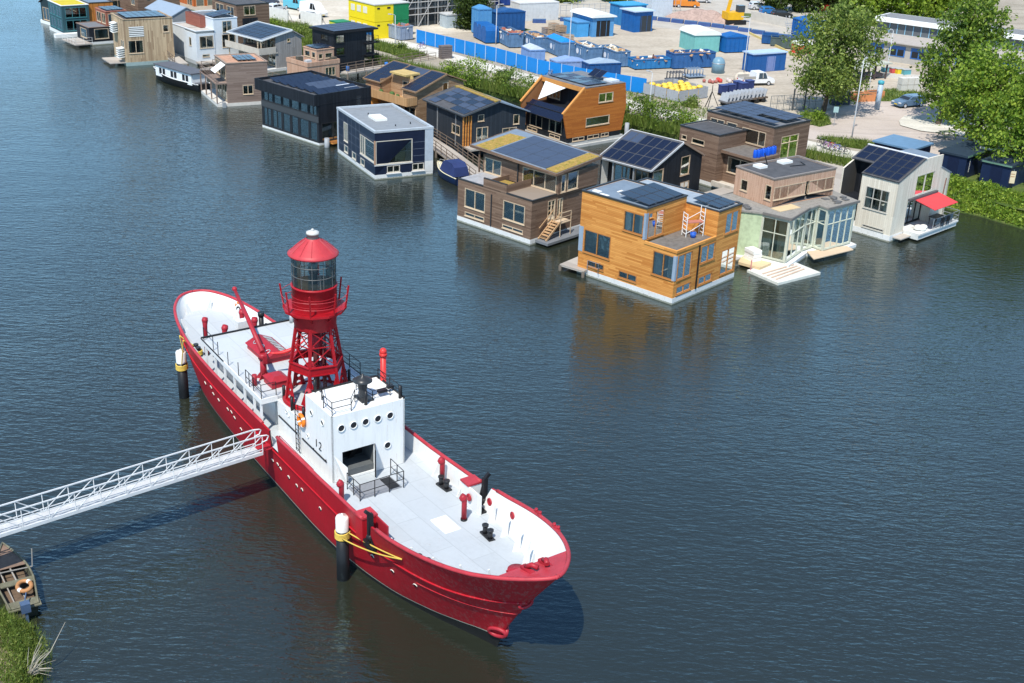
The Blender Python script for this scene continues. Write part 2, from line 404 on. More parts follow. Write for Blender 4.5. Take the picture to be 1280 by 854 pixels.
# rail cap
for side in (-1, 1):
    seg = []; cur = []
    for i, t in enumerate(TS):
        x = cr(RLN, t)[0]
        if (side < 0 and GAP[0] < x < GAP[1]) or NOTCH[0] < x < NOTCH[1]:
            if len(cur) > 1: seg.append(cur)
            cur = []; continue
        r = rail(t); cur.append(S(r + Vector((0, -.05 if r.y > .06 else 0, .03)), side))
    seg.append(cur)
    mb = MB()
    for s_ in seg: mb.tube(s_, .1, 6)
    mb.build('rail_cap', REDD, ship)
    # rubbing strake at deck level and a lower plate seam
    mb = MB(); mb.tube([S(hull_pt(t, lerpt(ZD, cr(RLN, t)[0]) - .12) + Vector((0, .03, 0)), side) for t in TS[2:-3]], .05, 6)
    mb.build('rubbing_strake', RED, ship)
# deck planes
def deck(x0, x1, dz=0., nm='deck', mat=DECKG, inset=.04):
    P = [];
    for t in TS:
        x = cr(RLN, t)[0]
        if x0 <= x <= x1:
            q = hull_pt(t, lerpt(ZD, x)); P.append((q.x, max(.02, q.y - inset), lerpt(ZD, x) + dz))
    mb = MB()
    for a, b in zip(P, P[1:]): mb.quad((a[0], -a[1], a[2]), (b[0], -b[1], b[2]), (b[0], b[1], b[2]), (a[0], a[1], a[2]))
    return mb.build(nm, mat, ship)
deck(-20.4, 20.2)
def zdk(x): return lerpt(ZD, x)
# bow plate (breast hook) with chocks
mb = MB(); P = []
for t in TS:
    r = rail(t)
    if r.x > 18.3: P.append(r)
mb.add([(p.x, -p.y + .02, p.z - .0) for p in P] + [(p.x, p.y - .02, p.z) for p in P][::-1], [tuple(range(2 * len(P)))])
mb.build('bow_plate', REDD, ship)
mb = MB()
for y in (-.45, .45):
    mb.tube([(18.6, y, 5.85), (18.9, y * .8, 6.1), (19.15, y * .5, 6.05)], .11, 8); mb.box(18.4, 19.1, y - .14, y + .14, 5.74, 5.86)
mb.build('bow_chock', REDP, ship)
# bulwark stiffeners
for side in (-1, 1):
    for x in (-19, -17, -15, -13, 6.2, 8.6, 11.6, 13, 14.4, 15.8, 17):
        t = min(TS, key=lambda q: abs(hull_pt(q, zdk(x)).x - x)); q = hull_pt(t, zdk(x)); z0 = zdk(x); zt = rail(t).z
        mb = MB(); y = q.y - .12
        mb.extr([(x - .03, (y - .42) * side, z0), (x - .03, y * side, z0), (x - .03, (y + .03) * side, z0 + (zt - z0) * .7), (x - .03, (y - .06) * side, z0 + (zt - z0) * .7)], (.06, 0, 0))
        mb.build('bulwark_stay', SHIPW, ship)
# mooring notch: red step boxes, black recess with davit on each side
for side in (-1, 1):
    y = 3.28 * side
    mb = MB(); mb.box(9.05, 9.72, min(y, y - .75 * side), max(y, y - .75 * side), 3.0, 4.2); ms = mb.build('mooring_step', SHIPW if side > 0 else RED, ship); mb = MB(); mb.box(9.0, 9.75, min(y + .03 * side, y - .8 * side), max(y + .03 * side, y - .8 * side), 4.2, 4.3); mb.build('step_cap', REDD, ms)
    mb = MB(); mb.box(9.74, 10.72, min(y - .02 * side, y - .7 * side), max(y - .02 * side, y - .7 * side), 2.85, 3.2); mb.build('anchor_recess', BLACKM, ship)
    mb = MB(); mb.box(9.72, 10.8, min(y - .7 * side, y - .78 * side), max(y - .7 * side, y - .78 * side), 3.0, 4.2); mb.build('recess_screen', SHIPW if side > 0 else REDP, ship)
    d = MB(); yy = y - .15 * side
    d.bar((10.2, yy, 3.1), (10.2, yy, 4.75), .24, .2); d.bar((10.2, yy, 4.7), (10.2, yy + .25 * side, 4.95), .16); d.bar((10.0, yy - .2 * side, 3.2), (10.1, yy, 4.4), .1); d.bar((10.45, yy, 3.15), (10.25, yy, 4.0), .12); d.sphere((10.2, yy, 3.5), .2)
    d.build('anchor_davit', BLACKM, ship)
# hawse fenders on the bow, hull ports, zinc eyebrows
def hull_frame(t, z):
    p = hull_pt(t, z); a = hull_pt(min(t + .004, 1), z) - hull_pt(max(t - .004, 0), z); b = hull_pt(t, z + .05) - hull_pt(t, z - .05)
    a.normalize(); b.normalize(); n = b.cross(a); 
    if n.y < 0: n = -n
    return p, a, b, n.normalized()
def t_of(x, z): return min([i / 600 for i in range(601)], key=lambda q: abs(hull_pt(q, z).x - x))
for side in (-1, 1):
    for x, z, r in ((16.42, 1.05, .36),):
        p, a, b, n = hull_frame(t_of(x, z), z)
        mb = MB(); mb.tube([S(p + n * .03 + (a * math.cos(u) * 1.15 + b * math.sin(u) * .8) * r, side) for u in [2 * math.pi * k / 18 for k in range(18)]], .1, 8, closed=True)
        mb.build('hawse_ring', REDP, ship)
    for x in ((14.6, 16.4) if side > 0 else ()):
        t = min(TS, key=lambda q: abs(rail(q).x - x)); r = rail(t)
        mb = MB(); c = S(r + Vector((0, -.02, .1)), side); mb.bar(c + Vector((-.3, .05, 0)), c + Vector((.3, -.08, 0)), .16, .1); mb.tube([c + Vector((-.15, 0, 0)), c + Vector((-.15, 0, .16))], .07); mb.tube([c + Vector((.15, 0, 0)), c + Vector((.15, 0, .16))], .07)
        mb.build('rail_roller', REDP, ship)
p, a, b, n = hull_frame(.9985, 3.6)
mb = MB(); mb.tube([(18.15, math.cos(u) * .32, 3.55 + math.sin(u) * .16) for u in [2 * math.pi * k / 16 for k in range(16)]], .08, 8, closed=True); mb.build('hawse_ring', REDP, ship)
# plate seam near the bow
for side in (-1, 1):
    mb = MB(); mb.tube([S(hull_pt(t, 2.2 + (hull_pt(t, 2.2).x - 8) * .06) + Vector((0, .02, 0)), side) for t in TS if t > .72][:-2], .03, 5); mb.build('plate_seam', RED, ship)
PORTW = M('port_rim_white', (.72, .68, .6), .5)
CAMP = Vector((0, 0, 34))
def cam_ray(px, py):
    P_, Ro = R(23.73), R(2.5); f = 1490.
    fw = Vector((0, math.cos(P_), -math.sin(P_))); rt = Vector((1, 0, 0)); up = Vector((0, math.sin(P_), math.cos(P_)))
    r2 = rt * math.cos(Ro) + up * math.sin(Ro); u2 = up * math.cos(Ro) - rt * math.sin(Ro)
    return (fw * f + r2 * (px - 640) - u2 * (py - 427)).normalized()
def at(px, py, z): d = cam_ray(px, py); return CAMP + d * ((z - 34) / d.z)
SM = Matrix.Translation((-9.5, 56.5, 0)) @ Matrix.Rotation(R(SHIPRZ), 4, 'Z'); SMI = SM.inverted()
_samp = [(i / 240, z / 10) for i in range(241) for z in range(6, 40)]
_sp = [(SM @ S(hull_pt(t, z), -1)) for t, z in _samp]
def hull_at(px, py):
    d = cam_ray(px, py); return _samp[min(range(len(_sp)), key=lambda i: (_sp[i] - CAMP).cross(d).length_squared)]
for q in ((257.4, 478.4), (263.8, 485), (267.2, 492), (274.3, 500), (285, 513), (289.6, 516), (294, 522.4), (302, 536.5), (342.2, 575.8), (348, 580), (351.7, 586.4), (362.3, 597), (372.2, 606.8), (377.4, 611.7), (400.2, 635.5), (423.5, 659.5), (466.4, 695), (491, 713.8), (519, 731)):
    t, z = hull_at(*q); p, a, b, n = hull_frame(t, z); p = S(p, -1); a = S(a, -1); b = S(b, -1); n = S(n, -1)
    mb = MB(); mb.tube([p - n * .02, p + n * .035], .1, 12, 1); mb.tube([p + n * .02 + (a * math.cos(u) + b * math.sin(u)) * .115 for u in [math.pi * k / 8 for k in range(9)]], .022, 5, 0)
    mb.build('hull_port', [PORTW, PORTG], ship)
# ---------------------------------------------------------------- deckhouse
def wall_rect(mb, o, ex, ey, th, holes, m=0):
    """flat wall with rectangular openings; o corner, ex along, ey up (Vectors), th thickness vector inward"""
    L, H = ex.length, ey.length; dx, dy = ex.normalized(), ey.normalized()
    pl = [[Vector((0, 0, 0)), Vector((L, 0, 0)), Vector((L, H, 0)), Vector((0, H, 0))]] + [[Vector((a, c, 0)), Vector((b, c, 0)), Vector((b, d, 0)), Vector((a, d, 0))] for a, b, c, d in holes]
    flat = [p for l in pl for p in l]; tr = tessellate_polygon(pl)
    P = [o + dx * p.x + dy * p.y for p in flat]; Q = [p + th for p in P]
    mb.add(P, tr, m); mb.add(Q, tr, m); i = 0
    for l in pl:
        k = len(l); mb.add(P[i:i + k] + Q[i:i + k], [(j, (j + 1) % k, k + (j + 1) % k, k + j) for j in range(k)], m); i += k
V = Vector
RECD = M('recess_dark', (.10, .11, .115), .6)  # dark colour put in for the shade inside the entrance
hz = 3.0; HT = 4.95; BT = 6.75
mb = MB()
# lower house sides, aft end, top
wall_rect(mb, V((-2.2, -2.06, hz)), V((6.5, 0, 0)), V((0, 0, HT - hz)), V((0, .08, 0)), [])
wall_rect(mb, V((-2.2, 2.06, hz)), V((6.5, 0, 0)), V((0, 0, HT - hz)), V((0, -.08, 0)), [])
wall_rect(mb, V((-2.2, -1.98, hz)), V((0, 3.96, 0)), V((0, 0, HT - hz)), V((.08, 0, 0)), [(2.6, 3.5, .1, 1.9)])
# bridge sides and back
for y, dy in ((-2.06, .08), (2.06, -.08)): wall_rect(mb, V((1.35, y, HT)), V((2.95, 0, 0)), V((0, 0, BT - HT)), V((0, dy, 0)), [])
wall_rect(mb, V((1.35, -1.98, HT)), V((0, 3.96, 0)), V((0, 0, BT - HT)), V((.08, 0, 0)), [])
# front face: with the wide entrance recess to starboard
wall_rect(mb, V((4.3, -2.06, hz + .02)), V((0, 4.12, 0)), V((0, 0, BT - hz - .02)), V((-.09, 0, 0)), [(.55, 2.35, .12, 1.62)])
mb.build('deckhouse', SHIPW, ship)
mb = MB()
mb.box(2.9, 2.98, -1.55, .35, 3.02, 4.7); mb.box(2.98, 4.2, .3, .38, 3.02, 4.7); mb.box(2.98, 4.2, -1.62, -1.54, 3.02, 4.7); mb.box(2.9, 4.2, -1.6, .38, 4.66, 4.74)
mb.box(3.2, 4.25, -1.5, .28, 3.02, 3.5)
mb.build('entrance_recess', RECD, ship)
mb = MB(); mb.box(2.985, 3.0, -1.5, .28, 3.5, 4.6); mb.box(3.0, 4.0, -1.535, -1.52, 3.5, 4.6); mb.bar((3.02, -.5, 3.3), (3.5, -.4, 4.1), .35, .05); mb.build('companionway', BLACKM, ship)
mb = MB(); mb.box(-2.2, 1.43, -2.0, 2.0, HT - .02, HT + .03); mb.build('house_top', DECKL, ship)
mb = MB(); mb.box(1.35, 4.22, -1.98, 1.98, BT - .06, BT - .02); mb.build('bridge_roof', SHIPW, ship)
mb = MB()
for a, b in (((1.32, -2.0), (1.32, 2.02)), ((1.32, 2.06), (4.25, 2.06))): mb.bar((*a, BT + .04), (*b, BT + .04), .07, .1)
mb.build('roof_coaming', BLACKM, ship)
# door leaf, opened outward
mb = MB(); mb.obox((4.32, .3, 3.12), (.62, -.3, 0), (.02, .04, 0), (0, 0, 1.5)); d_ = mb.build('door', SHIPW, ship)
mb = MB(); mb.bar((4.95, -.0, 3.1), (4.95, 0, 4.64), .05); mb.bar((4.33, .31, 4.63), (4.95, 0, 4.63), .05); mb.build('door_frame', BLACKM, d_)
mb = MB(); mb.extr([(4.32, -2.03, 4.62), (4.78, -1.5, 4.0), (4.78, -1.5, 3.05), (4.32, -1.56, 3.05)], (.03, .02, 0)); mb.build('windbreak', SHIPW, ship)
def porthole(c, n, r=.19, parent=ship):
    n = V(n).normalized(); c = V(c); up = V((0, 0, 1)); a = up.cross(n).normalized()
    mb = MB(); mb.tube([c + n * .03 + (a * math.cos(u) + up * math.sin(u)) * r for u in [2 * math.pi * k / 20 for k in range(20)]], .028, 6, 0, closed=True)
    mb.tube([c - n * .01, c + n * .025], r * .96, 20, 1)
    return mb.build('porthole', [SHIPW, PORTG], parent)
for y in (-1.55, -.87, -.2, .5, 1.2): porthole((4.3, y, 6.02), (1, 0, 0))
porthole((4.3, 1.05, 4.35), (1, 0, 0))
for x, z in ((2.05, 6.0), (3.3, 6.0), (-1.0, 4.75), (1.55, 4.45)): porthole((x, -2.06, z), (0, -1, 0), .15 if z > 5 else .11)
porthole((-.75, -2.06, 4.6), (0, -1, 0), .08)
mb = MB()
for k, (x, z) in enumerate(((2.55, 4.3), (2.85, 4.3))):  # number 12 on the house side
    if k == 0: mb.bar((x, -2.075, z), (x, -2.075, z + .42), .06, .02)
    else:
        pts = [(0, .36), (.06, .42), (.18, .42), (.24, .34), (.2, .22), (0, 0), (.25, 0)]
        for a, b in zip(pts, pts[1:]): mb.bar((x + a[0], -2.075, z + a[1]), (x + b[0], -2.075, z + b[1]), .06, .02)
mb.build('number', BLACKM, ship)
mb = MB(); mb.bar((-2.0, -2.1, 4.05), (.3, -2.1, 4.0), .05); mb.bar((.9, -2.1, 4.0), (3.7, -2.1, 3.95), .05)
for x in (-1.9, -.9, .2, 1.0, 2.2, 3.6): mb.bar((x, -2.06, 4.02), (x, -2.12, 4.02), .04)
mb.build('grab_rail', BLACKM, ship)
# side ladder
mb = MB()
for x in (.35, .72): mb.bar((x, -2.2, 3.1), (x, -2.2, 5.9), .035)
for k in range(9): mb.bar((.35, -2.2, 3.25 + k * .28), (.72, -2.2, 3.25 + k * .28), .025)
mb.build('ladder', BLACKM, ship)
# raised boat deck over the after well
mb = MB(); mb.prism([(-11.3, -2.75), (-2.15, -3.0), (-2.15, 3.0), (-11.3, 2.95)], 5.0, 5.12); mb.build('boat_deck', DECKL, ship)
mb = MB()
for a, b in (((-11.3, -2.75), (-2.15, -3.0)), ((-11.3, 2.95), (-2.15, 3.0)), ((-2.15, -3.0), (-2.15, -2.06)), ((-2.15, 3.), (-2.15, 2.06))): mb.bar((*a, 5.02), (*b, 5.02), .07, .3)
mb.build('deck_edge_beam', SHIPW, ship)
mb = MB(); mb.bar((-11.32, -2.75, 5.16), (-11.32, 2.95, 5.16), .08, .12); mb.bar((-11.3, 2.97, 5.16), (-2.2, 3.02, 5.16), .06, .08); mb.bar((-11.3, -2.77, 5.16), (-7.6, -2.87, 5.16), .05, .06); mb.build('deck_coaming', BLACKM, ship)
for side in (-1, 1):
    for x in (-10.6, -9.1, -7.6, -6.1, -4.6, -3.2, -2.25):
        y = (2.72 + (x + 11.3) * .027) * side; mb = MB(); mb.bar((x, y, 3.0), (x, y, 5.0), .11); mb.build('deck_post', SHIPW, ship)
mb = MB(); mb.box(-10.9, -2.9, -1.9, 1.9, 3.0, 4.98); mb.build('after_house', SHIPW, ship)
# railings (stanchions + rails)
def railing(pts, h=.85, nm='railing', mat=BLACKM, rails=(1., .52), step=1.2, w=.035, par=ship):
    mb = MB()
    for a, b in zip(pts, pts[1:]):
        a, b = V(a), V(b); n = max(1, round((b - a).length / step))
        for k in range(n + 1):
            p = a.lerp(b, k / n); mb.bar(p, p + V((0, 0, h)), w)
        for r_ in rails: mb.bar(a + V((0, 0, h * r_)), b + V((0, 0, h * r_)), w * .8)
    return mb.build(nm, mat, par)
railing([(-11, -2.7, 5.12), (-9.4, -2.75, 5.12)], rails=(1.,)); railing([(-8.6, -2.78, 5.12), (-3.9, -2.9, 5.12)], rails=(), step=1.5)
railing([(-4.4, -2.88, 5.12), (-2.2, -2.95, 5.12), (-2.2, -2.1, 5.12)])
railing([(-11, 2.9, 5.12), (-2.2, 2.95, 5.12)])
railing([(1.5, -1.3, BT), (3.2, -1.95, BT), (4.15, -1.95, BT), (4.15, -.9, BT), (3.4, -.3, BT)], .7, step=.8)
railing([(2.2, .4, BT), (3.6, .6, BT), (3.6, 1.6, BT)], .5)
railing([(1.6, 2.0, BT), (4.1, 2.0, BT)], .6); railing([(-2, 2, HT), (1.2, 2, HT)], .8)
railing([(5.15, -1.7, 3.0), (6.5, -1.7, 3.0), (6.5, .75, 3.05), (5.0, .85, 3.0)], .95, 'stair_railing', step=.85)
railing([(-.05, -2.95, 3.0), (4.0, -2.98, 3.0)], .95, 'side_railing', REDP, step=1.7)
mb = MB(); mb.prism([(5.15, -1.62), (6.4, -1.62), (6.4, .72), (5.15, .72)], 3.02, 3.045); mb.build('hatch_grating', M('grating', (.22, .23, .25), .7, vs=8), ship)
mb = MB(); mb.prism([(5.2, .1), (6.3, .1), (6.3, .66), (5.2, .66)], 3.046, 3.06); mb.build('stair_opening', BLACKM, ship)
mb = MB(); mb.prism([(9.9, .25), (11.3, .25), (11.3, 1.12), (9.9, 1.12)], zdk(10.6) + .012, zdk(10.6) + .05); mb.build('hatch_cover', SHIPW, ship)
# black posts on the house top, mushroom vent
for p in ((-2.0, -1.75, HT), (-.55, -1.95, HT), (.85, -1.95, HT), (3.9, .05, BT - .05), (4.1, 1.9, BT - .1), (1.35, -1.5, BT - .1), (-2.0, 1.9, HT + .1), (-1.7, 2.0, HT + .2)):
    mb = MB(); mb.tube([p, V(p) + V((0, 0, .8))], .085, 10); mb.build('black_post', BLACKM, ship)
mb = MB(); c = (3.1, .3, BT - .03); mb.lathe([(.26, 0), (.24, .15), (.2, .3), (.27, .85), (.27, .95)], c, 20); mb.lathe([(.5, .95), (.5, 1.0), (.34, 1.13), (.08, 1.22), (.06, 1.33), (.001, 1.36)], c, 20); mb.lathe([(.001, .94), (.5, .95)], c, 20)
mb.box(2.75, 3.7, -.05, .65, BT - .02, BT + .05); mb.build('mushroom_vent', M('vent_black', (.03, .033, .037), .35), ship)
mb = MB(); mb.box(3.3, 3.55, 1.0, 1.5, BT + .2, BT + .33); mb.box(3.1, 3.3, 1.65, 2.0, BT + .2, BT + .33); mb.build('roof_lamp_bar', BLACKM, ship)
def cowl(c, h, r=.13, face=-2.2, mat=REDP, head=1.75, nm='cowl_vent'):
    c = V(c); mb = MB(); d = V((math.cos(face), math.sin(face), 0))
    mb.tube([c, c + V((0, 0, .12))], r * 1.25, 14, 1)
    mb.tube([c + V((0, 0, .1)), c + V((0, 0, h * .72)), c + V((0, 0, h * .84)), c + V((0, 0, h * .95)) + d * r * .55, c + V((0, 0, h)) + d * r * 1.3], [r, r, r * 1.1, r * head * .8, r * head * .72], 14)
    mb.sphere(c + V((0, 0, h - r * .9)) + d * r * .4, r * head * .85, 10)
    return mb.build(nm, [mat, BLACKM], ship)
cowl((10.7, 1.65, zdk(10.7)), 1.35, .13); cowl((7.0, 2.7, zdk(7)), 1.35, .13); cowl((6.2, -2.55, zdk(6)), 1.2, .13)
cowl((-13.0, -1.85, 3.2), 2.4, .13, 2.6); cowl((-12.2, -.95, 3.2), 2.0, .14, 2.4); cowl((-12.0, .9, 3.2), 2.2, .14, 2.6); cowl((-14.2, 1.0, 3.2), 1.9, .14, 2.6)
cowl((1.2, -1.75, HT), 1.9, .12, -1)
mb = MB(); mb.tube([(1.9, 2.15, 3.0), (1.9, 2.15, 8.2)], .15, 14); mb.tube([(1.9, 2.15, 8.15), (1.9, 2.15, 8.32)], .2, 14); mb.sphere((1.9, 2.15, 8.42), .19); mb.build('exhaust_pipe', M('bright_red', (.58, .035, .03), .4), ship)
mb = MB(); mb.tube([(-12.0, 1.35, 3.2), (-12.0, 1.35, 5.5)], .15, 12); mb.tube([(-12.0, 1.35, 5.5), (-12.0, 1.35, 5.75)], .2, 12); mb.build('black_funnel', BLACKM, ship)
mb = MB(); mb.tube([(-4.0, -2.55, 5.1), (-4.0, -2.55, 5.75)], .14, 12); mb.tube([(-11.2, 3.0, 5.15), (-11.2, 3.0, 5.8)], .13, 12); mb.build('stub_vent', [REDP], ship)
mb = MB(); mb.tube([(-11.0, 2.9, 5.1), (-11.0, 2.9, 5.65)], .14, 12); mb.tube([(-11.0, 2.9, 5.65), (-11.0, 2.9, 5.95)], .06, 8); mb.sphere((-11, 2.9, 6.0), .12, m=0); mb.build('stern_lamp', [STEEL], ship)
# red skylight
mb = MB(); zz = 5.12
mb.box(-8.75, -6.15, -.95, .55, zz, zz + .32)
mb.extr([(-8.85, -1.05, zz + .32), (-8.85, -.2, zz + .72), (-8.85, .65, zz + .32)], (2.8, 0, 0)); mb.build('skylight', REDP, ship)
for y0, s_ in ((.42, 1),):
    for k in range(5):
        x = -8.55 + k * .52; m2 = MB(); m2.obox((x, -.05, zz + .665), (.36, 0, 0), (0, .5, -.235), (0, .008, .02)); m2.build('skylight_pane', M('skylight_glass', (.45, .47, .46), .15), ship)
for k in range(3):
    x = -8.2 + k * .8; mb = MB(); c = V((x, -.62, zz + .55)); mb.tube([c + V((math.cos(u) * .16, math.sin(u) * .145, math.sin(u) * .068)) for u in [2 * math.pi * k2 / 14 for k2 in range(14)]], .03, 6, closed=True); mb.build('skylight_port', STEEL, ship)
# deck box
mb = MB(); mb.box(-4.15, -3.05, -1.95, -.95, 5.12, 5.5); mb.add([(-4.22, -2.02, 5.5), (-2.98, -2.02, 5.5), (-2.98, -.88, 5.5), (-4.22, -.88, 5.5), (-3.9, -1.7, 5.72), (-3.3, -1.7, 5.72), (-3.3, -1.2, 5.72), (-3.9, -1.2, 5.72)], [(0, 1, 5, 4), (1, 2, 6, 5), (2, 3, 7, 6), (3, 0, 4, 7), (4, 5, 6, 7), (0, 3, 2, 1)]); mb.build('deck_box', REDP, ship)
# crane
cr_ = MB(); c = V((-4.6, -1.75, 5.12))
cr_.tube([c, c + V((0, 0, 1.25))], [.2, .17], 12)
for k in range(6):
    a = k * math.pi / 3; d = V((math.cos(a), math.sin(a), 0)); cr_.extr([c + d * .15, c + d * .48, c + d * .15 + V((0, 0, .42))], V((-d.y, d.x, 0)) * .04)
cr_.tube([c + V((0, 0, 1.2)), c + V((0, 0, 1.5))], [.27, .22], 12); cr_.box(c.x - .3, c.x + .3, c.y - .12, c.y + .12, 6.1, 6.55)
cb_ = cr_.build('crane_pedestal', REDP, ship)
mb = MB(); top = c + V((0, 0, 1.55))
mb.tube([top, top + V((-2.6, .35, .85)), top + V((-5.3, .7, 1.7))], [.15, .13, .10], 10); mb.sphere(top + V((-5.35, .7, 1.75)), .15); mb.build('crane_jib', REDP, ship)
mb = MB(); P = []
for k in range(9):
    u = k / 8; P.append(top + V((.05 + .55 * u, .35 + 2.1 * u, -.1 - .25 * math.sin(u * 2.2) + .95 * u * u)))
mb.tube(P, [.03, .08, .11, .13, .13, .11, .08, .05, .02], 8); mb.build('crane_hook_arm', M('arm_red', (.58, .03, .035), .4), ship)
# bollards
def bollard(x, y, rz=0):
    z = zdk(x); m = MB(); cs, sn = math.cos(rz), math.sin(rz)
    g = lambda a, b, c: (x + a * cs - b * sn, y + a * sn + b * cs, z + c)
    m.obox(g(-.48, -.17, 0), (.96 * cs, .96 * sn, 0), (-.34 * sn, .34 * cs, 0), (0, 0, .1))
    for a in (-.25, .25): m.tube([g(a, 0, .08), g(a, 0, .5)], .12, 14); m.tube([g(a, 0, .48), g(a, 0, .56)], .16, 14)
    return m.build('bollard', M('bollard_black', (.022, .023, .025), .4), ship)
bollard(7.5, 2.5, .05); bollard(12.6, 1.75, -.1); bollard(13.2, -2.1, .35); bollard(-13.4, -2.3, -.1); bollard(-13.2, 2.5, 0)
for x, y in ((12.6, -2.45), (14.2, -2.2)):
    mb = MB(); mb.tube([(x, y, 3.2), (x, y, 3.6)], .1); mb.tube([(x, y, 3.6), (x, y, 3.68)], .15); mb.build('fairlead', REDP, ship)
mb = MB(); c = (16.45, .7, 3.42); mb.lathe([(.5, 0), (.47, .1), (.4, .2), (.38, .5), (.42, .58), (.42, .64), (.001, .66)], c, 20)
for k in range(6): a = k * math.pi / 3; mb.bar((c[0] + .36 * math.cos(a), c[1] + .36 * math.sin(a), 3.6), (c[0] + .44 * math.cos(a), c[1] + .44 * math.sin(a), 4.0), .06)
mb.bar((16.6, .4, 3.6), (17.1, .2, 3.95), .12); mb.build('capstan', REDP, ship)
# inner bulwark ports
for x, z in ((10.15, 3.75), (11.2, 3.72), (13.2, 4.05), (-17.6, 3.95), (-14.5, 3.75)):
    t = min(TS, key=lambda q: abs(cr(RLN, q)[0] - x)); q = hull_pt(t, z); a = hull_pt(min(t + .01, 1), z) - hull_pt(t - .01, z); n = V((a.y, -a.x, 0)).normalized()
    cpos = q + n * .13; off = .7 if 9.7 < x < 10.8 else 0
    cpos = cpos + n * off * (.97) ; m = MB(); up = V((0, 0, 1)); al = a.normalized()
    m.tube([cpos + (al * math.cos(u) + up * math.sin(u) * 1.05) * .15 for u in [2 * math.pi * k / 16 for k in range(16)]], .05, 6, closed=True); m.tube([cpos - n * .02, cpos + n * .015], .13, 14)
    m.build('bulwark_port', [REDP if x > 0 else PORTG], ship)
# stern gear: winch with white control cabinet
mb = MB(); mb.box(-13.2, -12.2, -.1, .9, 3.2, 3.6); mb.tube([(-12.7, -.5, 3.9), (-12.7, 1.2, 3.9)], .28, 14); mb.box(-13.0, -12.4, .2, .5, 3.6, 4.4); mb.build('winch', REDP, ship)
mb = MB(); mb.box(-13.0, -12.5, .05, .85, 4.4, 5.15); mb.build('winch_cabinet', SHIPW, ship)
mb = MB()
for k in range(5): mb.tube([(-12.6, -1.6 + k * .2, 3.2), (-12.5, -1.6 + k * .18, 4.1 - .1 * (k % 2))], .05, 6)
mb.build('winch_levers', STEEL, ship)
# ---------------------------------------------------------------- light tower (a part of the ship with sub-parts)
TC = V((-1.32, -.12, 0))
mb = MB(); mb.tube([TC + V((1.72 * math.cos(u), 1.72 * math.sin(u), 5.08)) for u in [2 * math.pi * k / 36 for k in range(36)]], .11, 8, closed=True); mb.lathe([(1.58, 4.97), (1.86, 4.97), (1.86, 5.03), (1.58, 5.03)], TC, 36)
tower = mb.build('light_tower', REDT, ship)
def circ(r, z, a): return TC + V((r * math.cos(a), r * math.sin(a), z))
NL = 6; A0 = R(20)
AN = [A0 + 2 * math.pi * k / NL for k in range(NL)]
for a in AN:
    mb = MB(); mb.bar(circ(1.72, 5.05, a), circ(1.02, 9.35, a), .14, .14)
    mb.build('leg', REDT, tower)
RM = 1.45
mb = MB()
for z, h in ((7.05, .42),):
    for k in range(NL):
        a, b = AN[k], AN[(k + 1) % NL]; p, q = circ(1.42, z, a), circ(1.42, z, b)
        mb.bar(p, q, .05, h); mb.bar(p + V((0, 0, h / 2)), q + V((0, 0, h / 2)), .17, .05); mb.bar(p - V((0, 0, h / 2)), q - V((0, 0, h / 2)), .17, .05)
mb.build('ring_beam', REDT, tower)
mb = MB()
for k in range(NL):   # gusset plates with round lightening holes near the foot of each leg
    a = AN[k]; b = AN[(k + 1) % NL]
    for s_, (u, w) in enumerate(((a, b), (b, a))):
        p0, p1 = circ(1.68, 5.12, u), circ(1.43, 6.85, u); q0 = p0.lerp(circ(1.68, 5.12, w), .38)
        pts2 = [V((0, 0, 0)), V((.62, 0, 0)), V((.1, 1.45, 0)), V((0, 1.45, 0))]
        hol = [[V((x + r * math.cos(t_), y + r * math.sin(t_), 0)) for t_ in [2 * math.pi * j / 8 for j in range(8)]] for x, y, r in ((.2, .22, .11), (.17, .62, .085), (.1, .98, .055))]
        flat = pts2 + [p for l in hol for p in l]; tr = tessellate_polygon([pts2] + hol)
        ex = (q0 - p0).normalized(); ey = (p1 - p0).normalized(); nn = ex.cross(ey).normalized() * .02
        P = [p0 + ex * p.x + ey * p.y for p in flat]; mb.add(P, tr); mb.add([p + nn for p in P], tr)
mb.build('gusset_plate', REDT, tower)
mb = MB()
for k in range(NL):
    a, b = AN[k], AN[(k + 1) % NL]
    
    for z0_, z1_ in ((7.3, 8.3), (8.3, 9.2)):
        r0_, r1_ = 1.36 - (z0_ - 7.3) * .16, 1.36 - (z1_ - 7.3) * .16; mb.bar(circ(r0_, z0_, a), circ(r1_, z1_, b), .045); mb.bar(circ(r0_, z0_, b), circ(r1_, z1_, a), .045)
    mb.bar(circ(1.2, 8.3, a), circ(1.2, 8.3, b), .05)
mb.build('cross_brace', REDT, tower)
mb = MB(); mb.tube([TC + V((0, 0, 5.2)), TC + V((0, 0, 9.3))], .16, 10); mb.tube([TC + V((.5, .3, 5.2)), TC + V((.5, .3, 9.3))], .05, 6); mb.tube([TC + V((.65, .1, 5.2)), TC + V((.65, .1, 9.3))], .05, 6)
for k in range(14): mb.bar(TC + V((.5, .3, 5.4 + k * .28)), TC + V((.65, .1, 5.4 + k * .28)), .03)
mb.build('centre_column', M('column_dark', (.10, .02, .02), .6), tower)
mb = MB(); mb.lathe([(.75, 6.6), (.8, 6.62), (.62, 6.85), (.001, 6.95)], TC, 20); mb.lathe([(.42, 8.0), (.42, 8.6), (.3, 8.75)], TC, 14); mb.build('platform_cover', REDP, tower)
mb = MB(); mb.lathe([(1.08, 9.15), (1.1, 9.2), (1.16, 10.1), (1.16, 10.2)], TC, 40); mb.lathe([(.001, 9.16), (1.08, 9.15)], TC, 40); mb.build('lower_drum', REDT, tower)
mb = MB(); mb.lathe([(1.15, 10.15), (1.66, 10.15), (1.66, 10.27), (1.15, 10.27)], TC, 12, smooth=False); mb.build('gallery', REDT, tower)
